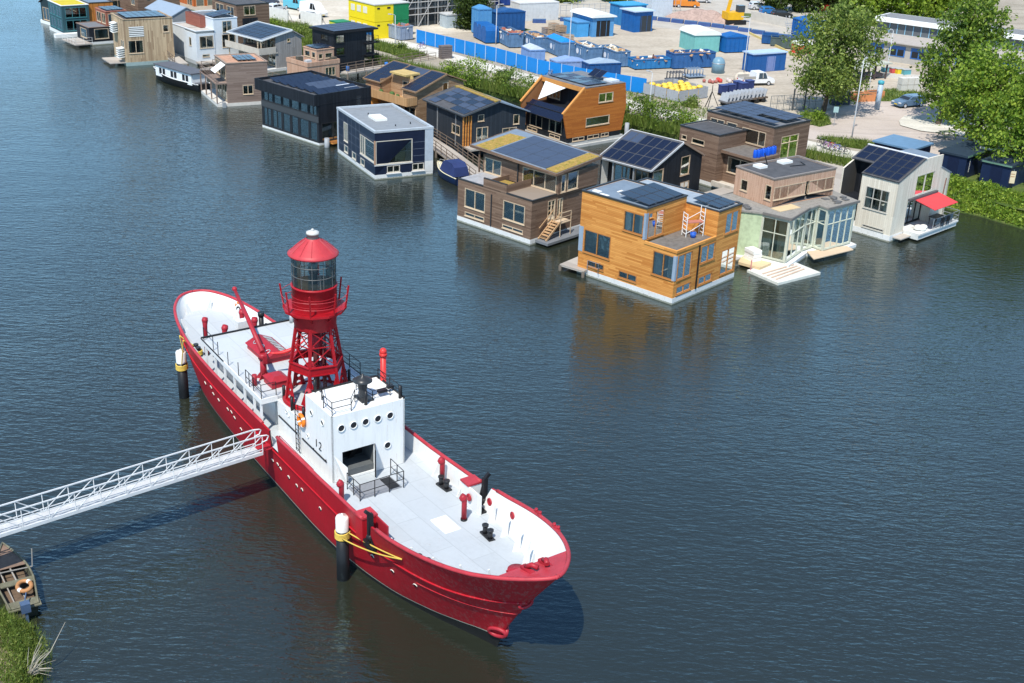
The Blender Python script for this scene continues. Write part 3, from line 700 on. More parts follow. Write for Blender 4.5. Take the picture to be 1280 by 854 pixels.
for k in range(8):
    a = k * math.pi / 4 + .2; mb = MB(); mb.bar(circ(1.6, 10.2, a), circ(1.78, 11.45, a), .07); mb.bar(circ(1.1, 9.7, a), circ(1.6, 10.2, a), .06)
    mb.build('gallery_post', REDT, tower)
for z, r in ((11.05, 1.72), (10.65, 1.66)):
    mb = MB(); mb.tube([circ(r, z, 2 * math.pi * k / 32) for k in range(32)], .013, 5, closed=True); mb.build('gallery_rail', M('rail_wire_red', (.5, .05, .06), .4), tower)
mb = MB(); mb.lathe([(1.17, 10.2), (1.17, 11.42), (1.21, 11.44), (1.21, 11.52), (1.1, 11.54), (1.1, 11.5), (.001, 11.46)], TC, 40)
for z in (10.55, 10.95): mb.lathe([(1.175, z - .03), (1.195, z), (1.175, z + .03)], TC, 40)
mb.build('lantern_base', REDT, tower)
mb = MB(); mb.lathe([(.001, 11.55), (1.08, 11.55)], TC, 30); mb.build('lantern_floor', M('lantern_floor_brown', (.16, .13, .09), .8), tower)
mb = MB()
for k in range(12): a = k * math.pi / 6; mb.bar(circ(1.13, 11.5, a), circ(1.13, 13.25, a), .028)
for z in (12.1, 12.68): mb.tube([circ(1.13, z, 2 * math.pi * k / 36) for k in range(36)], .02, 5, closed=True)
mb.build('lantern_frame', M('lantern_bar', (.10, .105, .105), .5), tower)
mb = MB(); mb.lathe([(1.12, 11.52), (1.12, 13.25)], TC, 36)
mb.build('lantern_glazing', glass_mat('lantern_glass', (.80, .87, .86), .06), tower)
mb = MB(); mb.lathe([(.2, 11.55), (.16, 11.95), (.24, 12.05), (.29, 12.3), (.24, 12.7), (.1, 12.85), (.06, 13.2)], TC, 16); mb.build('lamp_lens', M('lens_dark', (.05, .055, .055), .15, .8, var=.4, vs=6), tower)
mb = MB(); mb.lathe([(1.1, 13.2), (1.3, 13.14), (1.31, 13.22), (1.15, 13.34), (.75, 13.68), (.4, 13.92), (.33, 14.0)], TC, 40); mb.build('lantern_roof', ROOFR, tower)
mb = MB()
for k in range(12):
    a = k * math.pi / 6; mb.tube([circ(1.19, 13.33, a), circ(.77, 13.69, a), circ(.42, 13.93, a)], .014, 4)
mb.build('roof_seam', ROOFR, tower)
mb = MB(); mb.lathe([(.3, 13.9), (.3, 14.2), (.34, 14.2), (.34, 14.26), (.001, 14.34)], TC, 20, 0); mb.build('roof_cowl', M('cowl_grey', (.26, .24, .22), .6), tower)
mb = MB(); mb.lathe([(.33, 14.24), (.33, 14.32), (.18, 14.38), (.001, 14.39)], TC, 20); mb.sphere(TC + V((0, 0, 14.42)), .08); mb.build('cowl_cap', M('cap_pale', (.50, .50, .48), .6), tower)
# ------------------------------------------------ lifebuoys (hung on the ship: things of their own)
LBO = M('lifebuoy_orange', (.75, .19, .015), .5); LBW = M('lifebuoy_white', (.8, .8, .78), .5)
def lifebuoy(c, n, label):
    w = SM @ V(c); nn = (SM.to_3x3() @ V(n)).normalized(); o = thing('lifebuoy', label, 'lifebuoy', w, 0, 'lifebuoys on the red lightship')
    up = V((0, 0, 1)); up = (up - nn * up.dot(nn)).normalized(); a = up.cross(nn)
    mb = MB(); mb.tube([(a * math.cos(u) + up * math.sin(u)) * .3 + nn * .1 for u in [2 * math.pi * k / 28 for k in range(28)]], .1, 10, closed=True); mb.build('ring', LBO, o)
    for q in range(4):
        mb = MB(); mb.tube([(a * math.cos(u) + up * math.sin(u)) * .3 + nn * .1 for u in [q * math.pi / 2 + .5 + .28 * k / 4 for k in range(5)]], .106, 10); mb.build('band', LBW, o)
lifebuoy((1.05, -2.09, 5.15), (0, -1, 0), 'orange lifebuoy on the white deckhouse side beside the black ladder')
t = t_of(-17.4, 4.0)
lifebuoy((-17.35, 2.2, 4.02), (.35, -1, .1), 'orange and white lifebuoy inside the rounded white stern bulwark')
# ------------------------------------------------ mooring piles and ropes
def pile(p, h, r, label):
    o = thing('mooring_pile', label, 'mooring pile', (p[0], p[1], 0), 0, 'black mooring piles beside the lightship')
    m = MB(); m.tube([(0, 0, -1.5), (0, 0, h - .75)], r, 20); m.build('shaft', M('pile_black', (.010, .011, .013), .45, var=.5), o)
    m = MB(); m.lathe([(r * 1.03, h - .75), (r * 1.03, h - .1), (r * .9, h), (.06, h + .03), (.05, h + .14), (.001, h + .15)], n=20); m.build('cap', WHITE, o)
_pa = SM @ V((-14.45, -2.98, 0)); _pb = SM @ V((7.95, -3.42, 0))
pile(_pa, 3.15, .31, 'black mooring pile with white cap near the stern of the lightship')
pile(_pb, 3.5, .31, 'black mooring pile with white cap near the bow of the lightship')
def rope(pts, label, r=.035, sag=.25):
    mb = MB()
    for a, b in zip(pts, pts[1:]):
        a, b = V(a), V(b); mb.tube([a.lerp(b, k / 12) - V((0, 0, sag * 4 * (k / 12) * (1 - k / 12))) for k in range(13)], r, 6)
    return mb
def coil(mb, c, r, turns, rr=.035):
    mb.tube([V(c) + V((r * math.cos(u), r * math.sin(u), .07 * u / 6.28 + .05 * math.sin(u))) for u in [2 * math.pi * k / 14 for k in range(14 * turns)]], rr, 6)
def wship(x, y, z): return SM @ V((x, y, z))
hp = SM @ S(hull_pt(hull_at(503, 699)[0], hull_at(503, 699)[1]) + V((0, .05, 0)), -1)
mb = rope([wship(8.3, -3.6, 2.5), hp], '', sag=.16); 
mb2 = rope([wship(8.3, -3.3, 2.75), hp], '', sag=.07); mb.add(mb2.v, mb2.f, 0, True); coil(mb, (_pb.x, _pb.y, 2.35), .34, 5, .045)
tag(mb.build('mooring_rope', YROPE), 'yellow rope looped round the pile and led to the bow', 'rope')
sb = wship(-13.65, -2.3, 3.6)
mb = rope([wship(-14.2, -2.8, 2.4), wship(-14.2, -3.05, 4.3), sb], '', sag=.02); mb2 = rope([wship(-14.1, -3.1, 2.35), wship(-13.6, -3.05, 4.22), sb], '', sag=.02); mb.add(mb2.v, mb2.f, 0, True)
coil(mb, (_pa.x, _pa.y, 1.95), .34, 5, .045); coil(mb, tuple(sb - V((0, 0, .3))), .2, 4, .05); coil(mb, tuple(wship(-13.15, -2.3, 3.3)), .2, 4, .05)
tag(mb.build('mooring_rope', YROPE), 'yellow rope from the pile to the bollards on the stern', 'rope')
# ------------------------------------------------ gangway
def gangway(A, B, w, label):
    A, B = V(A), V(B); L = (B - A).length; d = (B - A).normalized(); sx = d.cross(V((0, 0, 1))).normalized(); up = V((0, 0, 1))
    o = thing('gangway', label, 'gangway', A)
    m = MB(); m.obox(-sx * w / 2 - up * .08, d * L, sx * w, up * .06); m.build('walkway', M('gangway_deck', (.48, .49, .50), .6, vs=3, var=.25), o)
    GW = M('gangway_white', (.62, .635, .64), .5, var=.12, vs=3)
    for s_ in (-1, 1):
        m = MB(); b = sx * s_ * w / 2; n = 18; top = .98
        m.obox(b - sx * .03 - up * .16, d * L, sx * .06, up * .18)
        m.bar(b + up * top, b + up * top + d * (L - .1), .06); m.bar(b + up * top * .52, b + up * top * .52 + d * L, .035); m.bar(b + up * .16, b + up * .16 + d * L, .035)
        for k in range(n + 1):
            p = b + d * L * k / n; m.bar(p, p + up * top, .035)
            if k < n: 
                q = b + d * L * (k + 1) / n
                if k < n // 2: m.bar(p + up * top, q, .035)
                else: m.bar(p, q + up * top, .035)
        c = b + d * L; m.tube([c - d * .1 + up * top, c + d * .25 + up * (top - .06), c + d * .36 + up * .85, c + d * .25 + up * .62, c - d * .05 + up * .58], .038, 6)
        m.build('side_truss', GW, o)
    m = MB(); m.obox(-sx * w * .4 + d * (L - .1) - up * .05, d * .9, sx * w * .8, up * .05); m.build('landing_flap', REDP, o)
ga = at(0, 661, 3.05); gb = wship(-.9, -3.75, 2.98)
gd = (V((gb.x, gb.y, 3.1)) - V((ga.x, ga.y, 3.05))).normalized()
gangway(V((ga.x, ga.y, 3.05)) - gd * 9, gb, .8, 'long white truss gangway leading to the side of the lightship')
# ================================================================== FLOATING HOUSES
RNGW = random.Random(77)
class House:
    def __init__(s, name, label, cat, B, ang, group=None):
        s.o = thing(name, label, cat, (B[0], B[1], 0), ang, group); s.w = MB(); s.rf = MB(); s.mats = None
        s.wins = []
    def wall(s, o, d, n, outline, holes=(), th=.16, m=0, frame=None, glass=None):
        """o: (x,y) origin, d along, n outward normal, outline [(a,z)], holes [(a0,a1,z0,z1,cols,rows)]"""
        o = V((o[0], o[1], 0)); d = V((d[0], d[1], 0)); n = V((n[0], n[1], 0)); up = V((0, 0, 1))
        pl = [[V((a, z, 0)) for a, z in outline]] + [[V((h[0], h[2], 0)), V((h[1], h[2], 0)), V((h[1], h[3], 0)), V((h[0], h[3], 0))] for h in holes]
        flat = [p for l in pl for p in l]; tr = tessellate_polygon(pl)
        P = [o + d * p.x + up * p.y for p in flat]; Q = [p - n * th for p in P]
        s.w.add(P, tr, m); s.w.add(Q, tr, 1); i = 0
        for j, l in enumerate(pl):
            k = len(l); s.w.add(P[i:i + k] + Q[i:i + k], [(q, (q + 1) % k, k + (q + 1) % k, k + q) for q in range(k)], m if j == 0 else 2); i += k
        for h in holes: s.win(o, d, n, h, frame, glass)
    def win(s, o, d, n, h, frame=None, glass=None):
        a0, a1, z0, z1 = h[:4]; cols = h[4] if len(h) > 4 else 2; rows = h[5] if len(h) > 5 else 1
        up = V((0, 0, 1)); f = .075; mb = MB(); b = o - n * .08
        def br(x0, x1, y0, y1): mb.obox(b + d * x0 + up * y0, d * (x1 - x0), n * .10, up * (y1 - y0))
        br(a0, a1, z0, z0 + f); br(a0, a1, z1 - f, z1); br(a0, a0 + f, z0 + f, z1 - f); br(a1 - f, a1, z0 + f, z1 - f)
        cs = [a0 + (a1 - a0) * k / cols for k in range(1, cols)] if isinstance(cols, int) else [a0 + (a1 - a0) * q for q in cols]
        for c in cs: br(c - .035, c + .035, z0 + f, z1 - f)
        rs = [z0 + (z1 - z0) * k / rows for k in range(1, rows)] if isinstance(rows, int) else [z0 + (z1 - z0) * q for q in rows]
        xs = [a0 + f] + [q for c in cs for q in (c - .035, c + .035)] + [a1 - f]
        for z in rs:
            for x0, x1 in zip(xs[::2], xs[1::2]): br(x0, x1, z - .03, z + .03)
        # sill
        mb.obox(b + d * (a0 - .04) + up * (z0 - .05), d * (a1 - a0 + .08), n * .15, up * .05)
        w = mb.build('window', frame or s.frame, s.o); rb = RNGW.random(); hh = z1 - z0
        if rb < .85 and hh > .9 and a1 - a0 > .6:
            bl = MB(); q0 = o - n * .26
            if rb < .33: bl.obox(q0 + d * (a0 + .05) + up * (z1 - hh * (.2 + 1.6 * rb)), d * (a1 - a0 - .1), n * .02, up * hh * (.2 + 1.6 * rb))
            else:
                cw = (a1 - a0) * (.1 + .5 * (rb - .33)); bl.obox(q0 + d * (a0 + .05) + up * (z0 + .02), d * cw, n * .03, up * (hh - .06)); bl.obox(q0 + d * (a1 - .05 - cw) + up * (z0 + .02), d * cw, n * .03, up * (hh - .06))
            bl.build('curtain', (CURTAIN, M('curtain_grey', (.38, .38, .37), .8), M('curtain_tan', (.5, .4, .28), .8))[int(rb * 100) % 3], w)
        g = MB(); g.obox(o - n * .05 + d * (a0 + .02) + up * (z0 + .02), d * (a1 - a0 - .04), n * .02, up * (z1 - z0 - .04)); g.build('pane', glass or s.glass, w)
    frame = PALEWOOD; glass = GLASS
    def block(s, x0, x1, y0, y1, z0, z1, wx=(), wy=(), m=0, skip='', rake=None, wxb=(), wyb=(), frame=None):
        """wx: holes on the x0 face (a measured along +y), wy: holes on the y0 face (a along +x)"""
        c = lambda hs, off: [(h[0] - off, h[1] - off, *h[2:]) for h in hs]
        t = .16
        if 'a' not in skip: s.wall((x0, y0), (0, 1), (-1, 0), [(0, z0), (y1 - y0, z0), (y1 - y0, z1), (0, z1)], c(wx, y0), m=m, frame=frame)
        if 'b' not in skip: s.wall((x0 + t, y0), (1, 0), (0, -1), [(0, z0), (x1 - x0 - 2 * t, z0), (x1 - x0 - 2 * t, z1), (0, z1)], c(wy, x0 + t), m=m, frame=frame)
        if 'c' not in skip: s.wall((x1, y0), (0, 1), (1, 0), [(0, z0), (y1 - y0, z0), (y1 - y0, z1), (0, z1)], c(wxb, y0), m=m, frame=frame)
        if 'd' not in skip: s.wall((x0 + t, y1), (1, 0), (0, 1), [(0, z0), (x1 - x0 - 2 * t, z0), (x1 - x0 - 2 * t, z1), (0, z1)], c(wyb, x0 + t), m=m, frame=frame)
        if '-' not in skip:
            for z in [z0 + .02] + ([z0 + (z1 - z0) * .5] if z1 - z0 > 4 else []): s.w.box(x0 + .17, x1 - .17, y0 + .17, y1 - .17, z, z + .06, 1)
    def flat(s, x0, x1, y0, y1, z, mat=None, trim=DARKTRIM, par=.1, name='roof', lip=.06, w=.14):
        mb = MB(); mb.box(x0 + .1, x1 - .1, y0 + .1, y1 - .1, z - .35, z - .02, 0)
        for a in ((x0 - lip, x1 + lip, y0 - lip, y0 + w), (x0 - lip, x1 + lip, y1 - w, y1 + lip), (x0 - lip, x0 + w, y0 + w, y1 - w), (x1 - w, x1 + lip, y0 + w, y1 - w)): mb.box(*a, z + .003, z + par, 1)
        return mb.build(name, [mat or ROOFFELT, trim], s.o)
    def slope(s, p, ex, ey, th=.14, mat=None, trim=None, name='roof_slope'):
        mb = MB(); p, ex, ey = V(p), V(ex), V(ey); n = ex.cross(ey).normalized(); n = n if n.z > 0 else -n
        mb.obox(p + n * .015, ex, ey, n * th)
        o = mb.build(name, mat or ROOFDARK, s.o)
        if trim:
            e = MB(); a, b = ex.normalized(), ey.normalized()
            for q, v, t in ((p, ex, -b), (p + ey, ex, b), (p, ey, -a), (p + ex, ey, a)): e.obox(q + n * .0, v, t * .07, n * (th + .06))
            e.build('roof_trim', trim, o)
        return o
    def solar(s, p, ex, ey, nx, ny, lift=.12, gap=.03, skip=(), pale=()):
        """nx x ny panels covering the parallelogram p, ex, ey"""
        p, ex, ey = V(p), V(ex), V(ey); n = ex.cross(ey).normalized(); n = n if n.z > 0 else -n
        w, h = ex.length / nx, ey.length / ny; d = None
        mx = Matrix((ex.normalized(), n.cross(ex.normalized()), n)).transposed().to_4x4()
        sg = 1 if (n.cross(ex.normalized())).dot(ey) > 0 else -1
        me = None
        for i in range(nx):
            for j in range(ny):
                if (i, j) in skip: continue
                if me is None:
                    mb = MB(); y0, y1 = (gap, h - gap) if sg > 0 else (-h + gap, -gap)
                    mb.box(gap, w - gap, y0, y1, -.035, 0, 1); mb.box(gap + .03, w - gap - .03, y0 + .03, y1 - .03, .0015, .006, 0)
                    o = mb.build('solar_panel', [SOLAR, SOLFRAME], s.o); me = o.data
                else: o = bpy.data.objects.new('solar_panel', me); COL.objects.link(o); o.parent = s.o
                if (i, j) in pale:
                    if len(me.materials) == 2 and 'pale' not in o.data.name:
                        m2 = me.copy(); m2.materials[0] = M('solar_pale', (.05, .07, .115), .5, .2); o.data = m2
                m4 = mx.copy(); m4.translation = p + ex * i / nx + ey * j / ny + n * lift; o.matrix_local = m4
    def part(s, name, mb, mat): return mb.build(name, mat, s.o)
    def base(s, L, W, h=.5, x0=0, y0=0, mat=CONC, out=.02):
        mb = MB(); mb.box(x0 - out, x0 + W + out, y0 - out, y0 + L + out, -.6, h); mb.build('float_base', mat, s.o)
    def done(s, outer, reveal=None, inner=INNER): return s.w.build('wall', [outer, inner, reveal or outer], s.o)

GRP = 'floating houses along the canal'
# ---- orange larch house (nearest)
h = House('floating_house', 'bright orange larch house with roof terrace and white concrete base', 'house', (12.2, 85.7), 48.5, GRP)
h.frame = plank('larch_frame', (.36, .15, .04), (.46, .20, .06), .3); L, W = 9.5, 8.7
h.base(L, W, .52)
h.block(0, W, 0, L, .52, 4.2, wx=[(.12, 2.15, 1.95, 3.9), (6.3, 9.0, 1.95, 3.9), (3.5, 5.3, .78, 1.4), (6.8, 8.5, .86, 1.4)],
        wy=[(.3, 2.2, 1.9, 3.95), (.4, 2.4, .68, 1.35), (3.4, 5.4, 2.5, 3.95), (3.4, 5.35, .7, 1.4), (6.45, 8.5, .8, 2.9)])
h.block(0, 5.35, 3.1, L, 4.2, 6.95, wx=[(3.3, 5.2, 4.75, 6.4)], wy=[(.35, 2.45, 4.45, 6.55)])
h.block(5.35, W, 0, L, 4.2, 6.35, wy=[(6.5, 8.4, 4.25, 6.0)], skip='')
h.done(LARCH)
h.flat(0, 5.35, 3.1, L, 6.95, ROOFBLUE); h.flat(5.42, W, 0, L, 6.35, M('pale_felt', (.30, .35, .40), .6, var=.3), par=.09)
mb = MB(); mb.box(.1, 5.25, .1, 3.0, 4.2, 4.26); h.part('terrace_floor', mb, BROWNROOF)
mb = MB(); mb.box(-.05, 5.3, -.05, .1, 4.2, 4.42); mb.box(-.05, .1, .1, 3.05, 4.2, 4.42); h.part('terrace_edge', mb, LARCH)
for bx in ((-.02, .3, 3.08, 3.28, 4.5, 6.6), (-.03, .2, -.03, .24, 1.95, 3.95), (-.03, .25, 9.1, 9.53, 1.95, 4.05)): mb = MB(); mb.box(*bx); h.part('corner_panel', mb, M('blue_grey_corner', (.27, .34, .42), .55))
h.solar((.55, 3.3, 7.12), (4.6, 0, .0), (0, 3.0, .28), 4, 2, .02); h.solar((5.9, .35, 6.5), (2.5, 0, 0), (0, 2.6, .22), 3, 2, .02)
for bx in ((.5, .9, 8.2, 8.9, 6.95, 7.05), (1.6, 2.6, 6.8, 7.0, 6.95, 7.0), (1.9, 2.5, 7.3, 7.5, 6.95, 7.0), (.3, .6, 7.2, 8.0, 6.95, 7.0)): mb = MB(); mb.box(*bx); h.part('roof_batten', mb, WHITE)
mb = MB(); mb.bar((3.05, -.06, .55), (3.05, -.06, 4.2), .09); h.part('downpipe', mb, BLACKM)
hr = h.o
def wloc(ho, x, y, z): a = ho.rotation_euler[2]; return (ho.location.x + x * math.cos(a) - y * math.sin(a), ho.location.y + x * math.sin(a) + y * math.cos(a), z)
o = thing('scaffold_tower', 'small aluminium scaffold tower on the terrace of the orange house', 'scaffold', wloc(hr, 3.6, 1.7, 4.26), 20)
mb = MB()
for x in (0, 1.5):
    for y in (0, .7): mb.bar((x, y, 0), (x, y, 1.9 if x == 0 else 2.3), .05)
    for k in range(6): mb.bar((x, 0, .25 + k * .32), (x, .7, .25 + k * .32), .045)
mb.build('frame', WHITE, o); mb = MB(); mb.box(0, 1.5, .05, .65, 1.1, 1.16); mb.build('platform', M('scaffold_board', (.42, .16, .12), .7), o)
mb = MB(); mb.bar((0, 0, .3), (1.5, 0, 1.1), .035); mb.bar((0, .7, 1.1), (1.5, .7, 1.8), .035); mb.build('brace', WHITE, o)
o = thing('bucket', 'blue bucket on the terrace under the scaffold tower', 'bucket', wloc(hr, 4.0, 1.3, 4.26)); mb = MB(); mb.lathe([(.001, 0), (.2, 0), (.26, .4), (.24, .4), (.19, .05), (.001, .05)], n=14); mb.build('pail', M('bucket_blue', (.02, .10, .45), .5), o)
mb = MB(); mb.tube([(.25, 0, .38), (.2, 0, .5), (0, 0, .58), (-.2, 0, .5), (-.25, 0, .38)], .015, 5); mb.build('handle', STEEL, o)
# ---- brown flat-roofed house
h = House('floating_house', 'brown timber house with overhanging roof, pale terrace and external wooden stair', 'house', (1.2, 98.2), 48, GRP); L, W = 9.0, 8.6
h.base(L, W, .52)
h.block(0, W, 0, L, .52, 4.0, wx=[(.77, 3.35, 1.65, 3.35), (.9, 3.38, .78, 1.15), (5.56, 8.1, 1.6, 3.35), (5.6, 8.05, .76, 1.15)], wy=[(2.1, 3.1, 1.55, 3.6), (3.35, 4.1, 1.75, 3.55)])
h.block(3.2, W, -.15, L, 4.0, 5.75, wx=[(.1, 4.1, 4.12, 5.62, 3), (6.7, 9.0 - .2, 4.1, 5.5)], wy=[(3.55, 4.2, 4.1, 5.7, 1), (4.4, 5.85, 4.1, 5.75, 1)])
h.done(BROWNW)
h.slope((2.7, -.3, 5.78), (W - 2.5, 0, .55), (0, L + 1.5, .45), .2, ROOFBLUE, BROWNW, 'roof')
h.solar((3.0, 1.2, 6.0), (W - 3.1, 0, .5), (0, 6.4, .27), 3, 4, .12, gap=.005, pale=[(i, j) for i in range(3) for j in range(4)])
mb = MB(); mb.obox((2.8, -.2, 6.02), (W - 2.8, 0, .49), (0, 1.25, .06), (0, 0, .06)); mb.obox((2.8, 7.8, 6.32), (W - 2.8, 0, .49), (0, 1.9, .08), (0, 0, .06)); h.part('sedum_strip', mb, SEDUM)
mb = MB(); mb.box(.1, 3.2, .1, 3.0, 4.0, 4.05); h.part('terrace_floor', mb, plank('pale_terrace', (.55, .43, .33), (.66, .54, .43), .15))
mb = MB(); mb.box(.1, 3.2, 6, 8.9, 4.0, 4.04); h.part('terrace_felt', mb, M('wet_felt', (.34, .33, .33), .5, var=.4))
mb = MB(); mb.box(-.03, .14, 3.0, 5.8, 4.0, 4.75); mb.box(.14, 3.2, 3.0, 3.14, 4.0, 4.7); mb.box(.14, 3.2, 5.68, 5.8, 4.0, 4.5); h.part('parapet', mb, BROWNW)
mb = MB(); mb.box(.2, 2.6, 3.2, 5.6, 4.1, 4.16); h.part('planted_strip', mb, SEDUM)
mb = MB(); mb.box(-.05, .12, -.05, 3, 4.0, 4.07); mb.box(-.05, 3.2, -.08, .08, 4.003, 4.073); mb.box(-.05, .12, 5.8, 9.05, 4.0, 4.07); mb.box(-.04, .14, 3.0, 5.8, 4.753, 4.8); h.part('parapet_cap', mb, DARKTRIM)
mb = MB(); mb.bar((3.0, 9.3, 4.0), (3.0, 9.3, 5.95), .12); h.part('corner_post', mb, BROWNW)
mb = MB(); mb.bar((-.05, 4.75, .6), (-.05, 4.75, 3.5), .09); mb.bar((3.1, 4.6, 4.0), (3.1, 4.6, 5.8), .09); h.part('downpipe', mb, DARKTRIM)
mb = MB()
for k in range(7): mb.box(1.0 + k * .24, 1.3 + k * .24, -1.0, -.15, .55 + k * .19, .6 + k * .19)
for y in (-1.0, -.12): mb.bar((.9, y, .45), (2.7, y, 1.8), .07, .16); mb.bar((.95, y, 1.4), (2.75, y, 2.7), .05)
h.part('outside_stair', mb, plank('stair_wood', (.45, .27, .14), (.55, .36, .2), .2))
mb = MB(); mb.box(2.7, 4.2, -1.0, -.17, 1.62, 1.7); 
for x in (2.75, 4.15): mb.bar((x, -1.0, 0.3), (x, -1.0, 2.6), .06)
mb.bar((2.75, -1, 2.6), (4.15, -1, 2.6), .06); mb.bar((2.75, -1, 2.2), (4.15, -1, 2.2), .04); h.part('stair_landing', mb, PALEWOOD)
mb = MB(); mb.box(.6, 8.6, -1.5, -.04, .2, .42); h.part('side_deck', mb, ROOFFELT)
# ---- navy panel house
h = House('floating_house', 'navy panelled box house with a large corner window and white hull', 'house', (-14.5, 116.2), 28, GRP); L, W = 11.1, 6.3
h.base(L, W, .5); h.frame = M('pale_frame', (.55, .50, .42), .6)
h.block(0, W, 0, L, .5, 4.78, wx=[(.1, 2.9, 1.75, 3.75, 1), (2.95, 4.15, 1.75, 3.75, 2), (2.95, 4.1, .6, 1.3, 1), (5.45, 6.6, .62, 1.35, 1), (7.85, 9.05, 1.9, 3.9, 2), (7.88, 9.0, .72, 1.48, 1)],
        wy=[(.1, 4.05, 1.55, 3.95, 1), (1.3, 2.7, .62, 1.35, 2), (4.05, 5.35, .62, 1.35, 2)], frame=None)
h.done(NAVYW, M('reveal_pale', (.5, .47, .42), .6)); h.flat(0, W, 0, L, 4.78, M('silver_felt', (.225, .24, .255), .6, var=.2), M('steel_edge', (.42, .45, .48), .4), .22, w=.2)
mb = MB(); mb.box(5.42, W + .03, -.035, .1, 1.5, 4.85); mb.box(-.03, .12, 10.75, L + .03, .5, 4.85); h.part('corner_panel', mb, M('pale_blue_panel', (.40, .45, .50), .5))
mb = MB(); mb.box(5.42, W + .03, -.035, .1, .4, 1.497); h.part('hull_fin', mb, CONC)
mb = MB(); mb.box(2.4, 3.9, .5, .6, 1.6, 3.9); h.part('interior_panel', mb, M('room_panel', (.66, .55, .38), .7)); mb = MB(); mb.box(.4, 2.2, .5, 1.6, 2.1, 2.18); mb.box(.5, 2.0, 1.2, 2.8, 1.4, 1.5); h.part('interior_table', mb, WHITE)
mb = MB(); mb.bar((.0, .0, 1.55), (.0, .0, 4.0), .13); h.part('corner_post', mb, M('copper_post', (.42, .24, .15), .6))
mb = MB(); mb.box(-.05, 0.0, .05, 4.2, 1.62, 1.74); mb.box(-.05, 4.1, -.06, -.005, 1.42, 1.54); mb.box(1.2, 2.8, -.18, -.005, .5, .58); mb.box(3.95, 5.4, -.18, -.005, .5, .58); h.part('window_ledge', mb, M('ledge_white', (.6, .6, .6), .5))
mb = MB()
for k in range(1, 5): mb.box(-.012, -.004, 0.05, 10.7, .5 + k * .86 - .012, .5 + k * .86 + .012)
for y in (4.3, 5.4, 6.7, 7.8, 9.2): mb.box(-.012, -.004, y - .012, y + .012, .55, 4.7)
for z in (1.5, 2.15, 2.85, 3.55): mb.box(4.15, 5.4, -.012, -.004, z - .012, z + .012)
h.part('panel_joints', mb, M('joint_grey', (.16, .19, .24), .6))
mb = MB(); mb.box(1.9, 3.2, 4.7, 6.8, 4.76, 5.0); h.part('skylight', mb, WHITE)
mb = MB(); mb.tube([(3.1, 2.2, 4.8), (3.1, 2.2, 4.95)], .06); mb.tube([(4.9, 2.6, 4.8), (4.9, 2.6, 5)], .06); mb.tube([(2.2, 7.6, 4.8), (2.2, 7.6, 5)], .06); h.part('roof_vent', mb, BLACKM)
# ---- black house with balcony
h = House('floating_house', 'large black two-storey house with long glazed front and wavy solar roof', 'house', (-22.1, 128.3), 47, GRP); L, W = 10.6, 7.4
h.base(L, W, .35); h.frame = M('black_frame', (.025, .027, .03), .5)
h.block(0, W, 0, L, .35, 4.5, wx=[(.25, 1.6, .5, 2.55, 1), (1.8, 3.5, .5, 2.55, 1), (3.7, 5.0, .5, 2.55, 1), (5.2, 6.6, .5, 2.55, 1), (6.8, 8.6, .5, 2.55, 2), (8.8, 10.3, .5, 2.55, 2), (.3, 1.7, 3.3, 4.45, 2), (1.9, 3.3, 3.3, 4.45, 1), (3.5, 5.0, 3.3, 4.45, 1), (5.2, 6.6, 3.3, 4.45, 1), (6.8, 8.2, 3.3, 4.45, 1), (8.4, 10.2, 3.3, 4.45, 2)],
        wy=[(.3, 3.6, .5, 2.55, 2), (5.2, 5.95, 3.7, 4.95, 1)], skip='b')
h.wall((.16, 0), (1, 0), (0, -1), [(0, .35), (W - .32, .35), (W - .32, 5.7), (0, 5.7)], [(.2, 3.4, .5, 2.5, 2), (5.1, 5.8, 3.8, 4.9, 1)])
h.done(BLACKW, M('reveal_black', (.03, .03, .035), .6))
mb = MB(); mb.box(-.55, W, -.02, L + .3, 4.5, 4.62); h.part('soffit', mb, BLACKW)
mb = MB(); mb.box(-.6, -.5, -.05, L + .35, 4.5, 5.75); mb.box(-.5, .15, -.06, .02, 4.5, 5.75); mb.box(-.5, W, L + .22, L + .32, 4.5, 5.75); mb.box(W - .1, W, 0, L + .2, 4.5, 5.75); h.part('fascia', mb, BLACKW)
mb = MB(); mb.box(-.5, W - .1, .03, L + .2, 5.35, 5.45); h.part('roof', mb, ROOFDARK)
mb = MB(); mb.box(-.06, .0, .0, L, 2.58, 3.25); h.part('balcony_front', mb, M('balcony_mesh', (.05, .055, .06), .5, vs=8, var=.4))
for k in range(6):
    for i in range(4):
        pale = (M('solar_pale', (.05, .07, .115), .5, .2))
        p = V((.6 + i * 1.45, .6 + k * 1.55, 5.5)); mb = MB(); mb.obox(p, (1.4, 0, 0), (0, 1.35, .32), (0, 0, .04)); mb.build('solar_panel', pale if 1 <= k <= 2 and i > 0 else SOLAR, h.o)
mb = MB(); mb.box(4.6, 6.4, 1.2, 3.6, 5.46, 5.7); h.part('skylight', mb, M('roof_white', (.60, .63, .66), .4))
mb = MB(); mb.tube([(.5, -.7, -.8), (.5, -.7, 1.0)], .28, 16); h.part('mooring_post', mb, M('post_grey', (.28, .30, .32), .6))
mb = MB(); mb.box(1.0, 4.5, -1.1, -.05, .3, .42); h.part('side_deck', mb, LARCH)
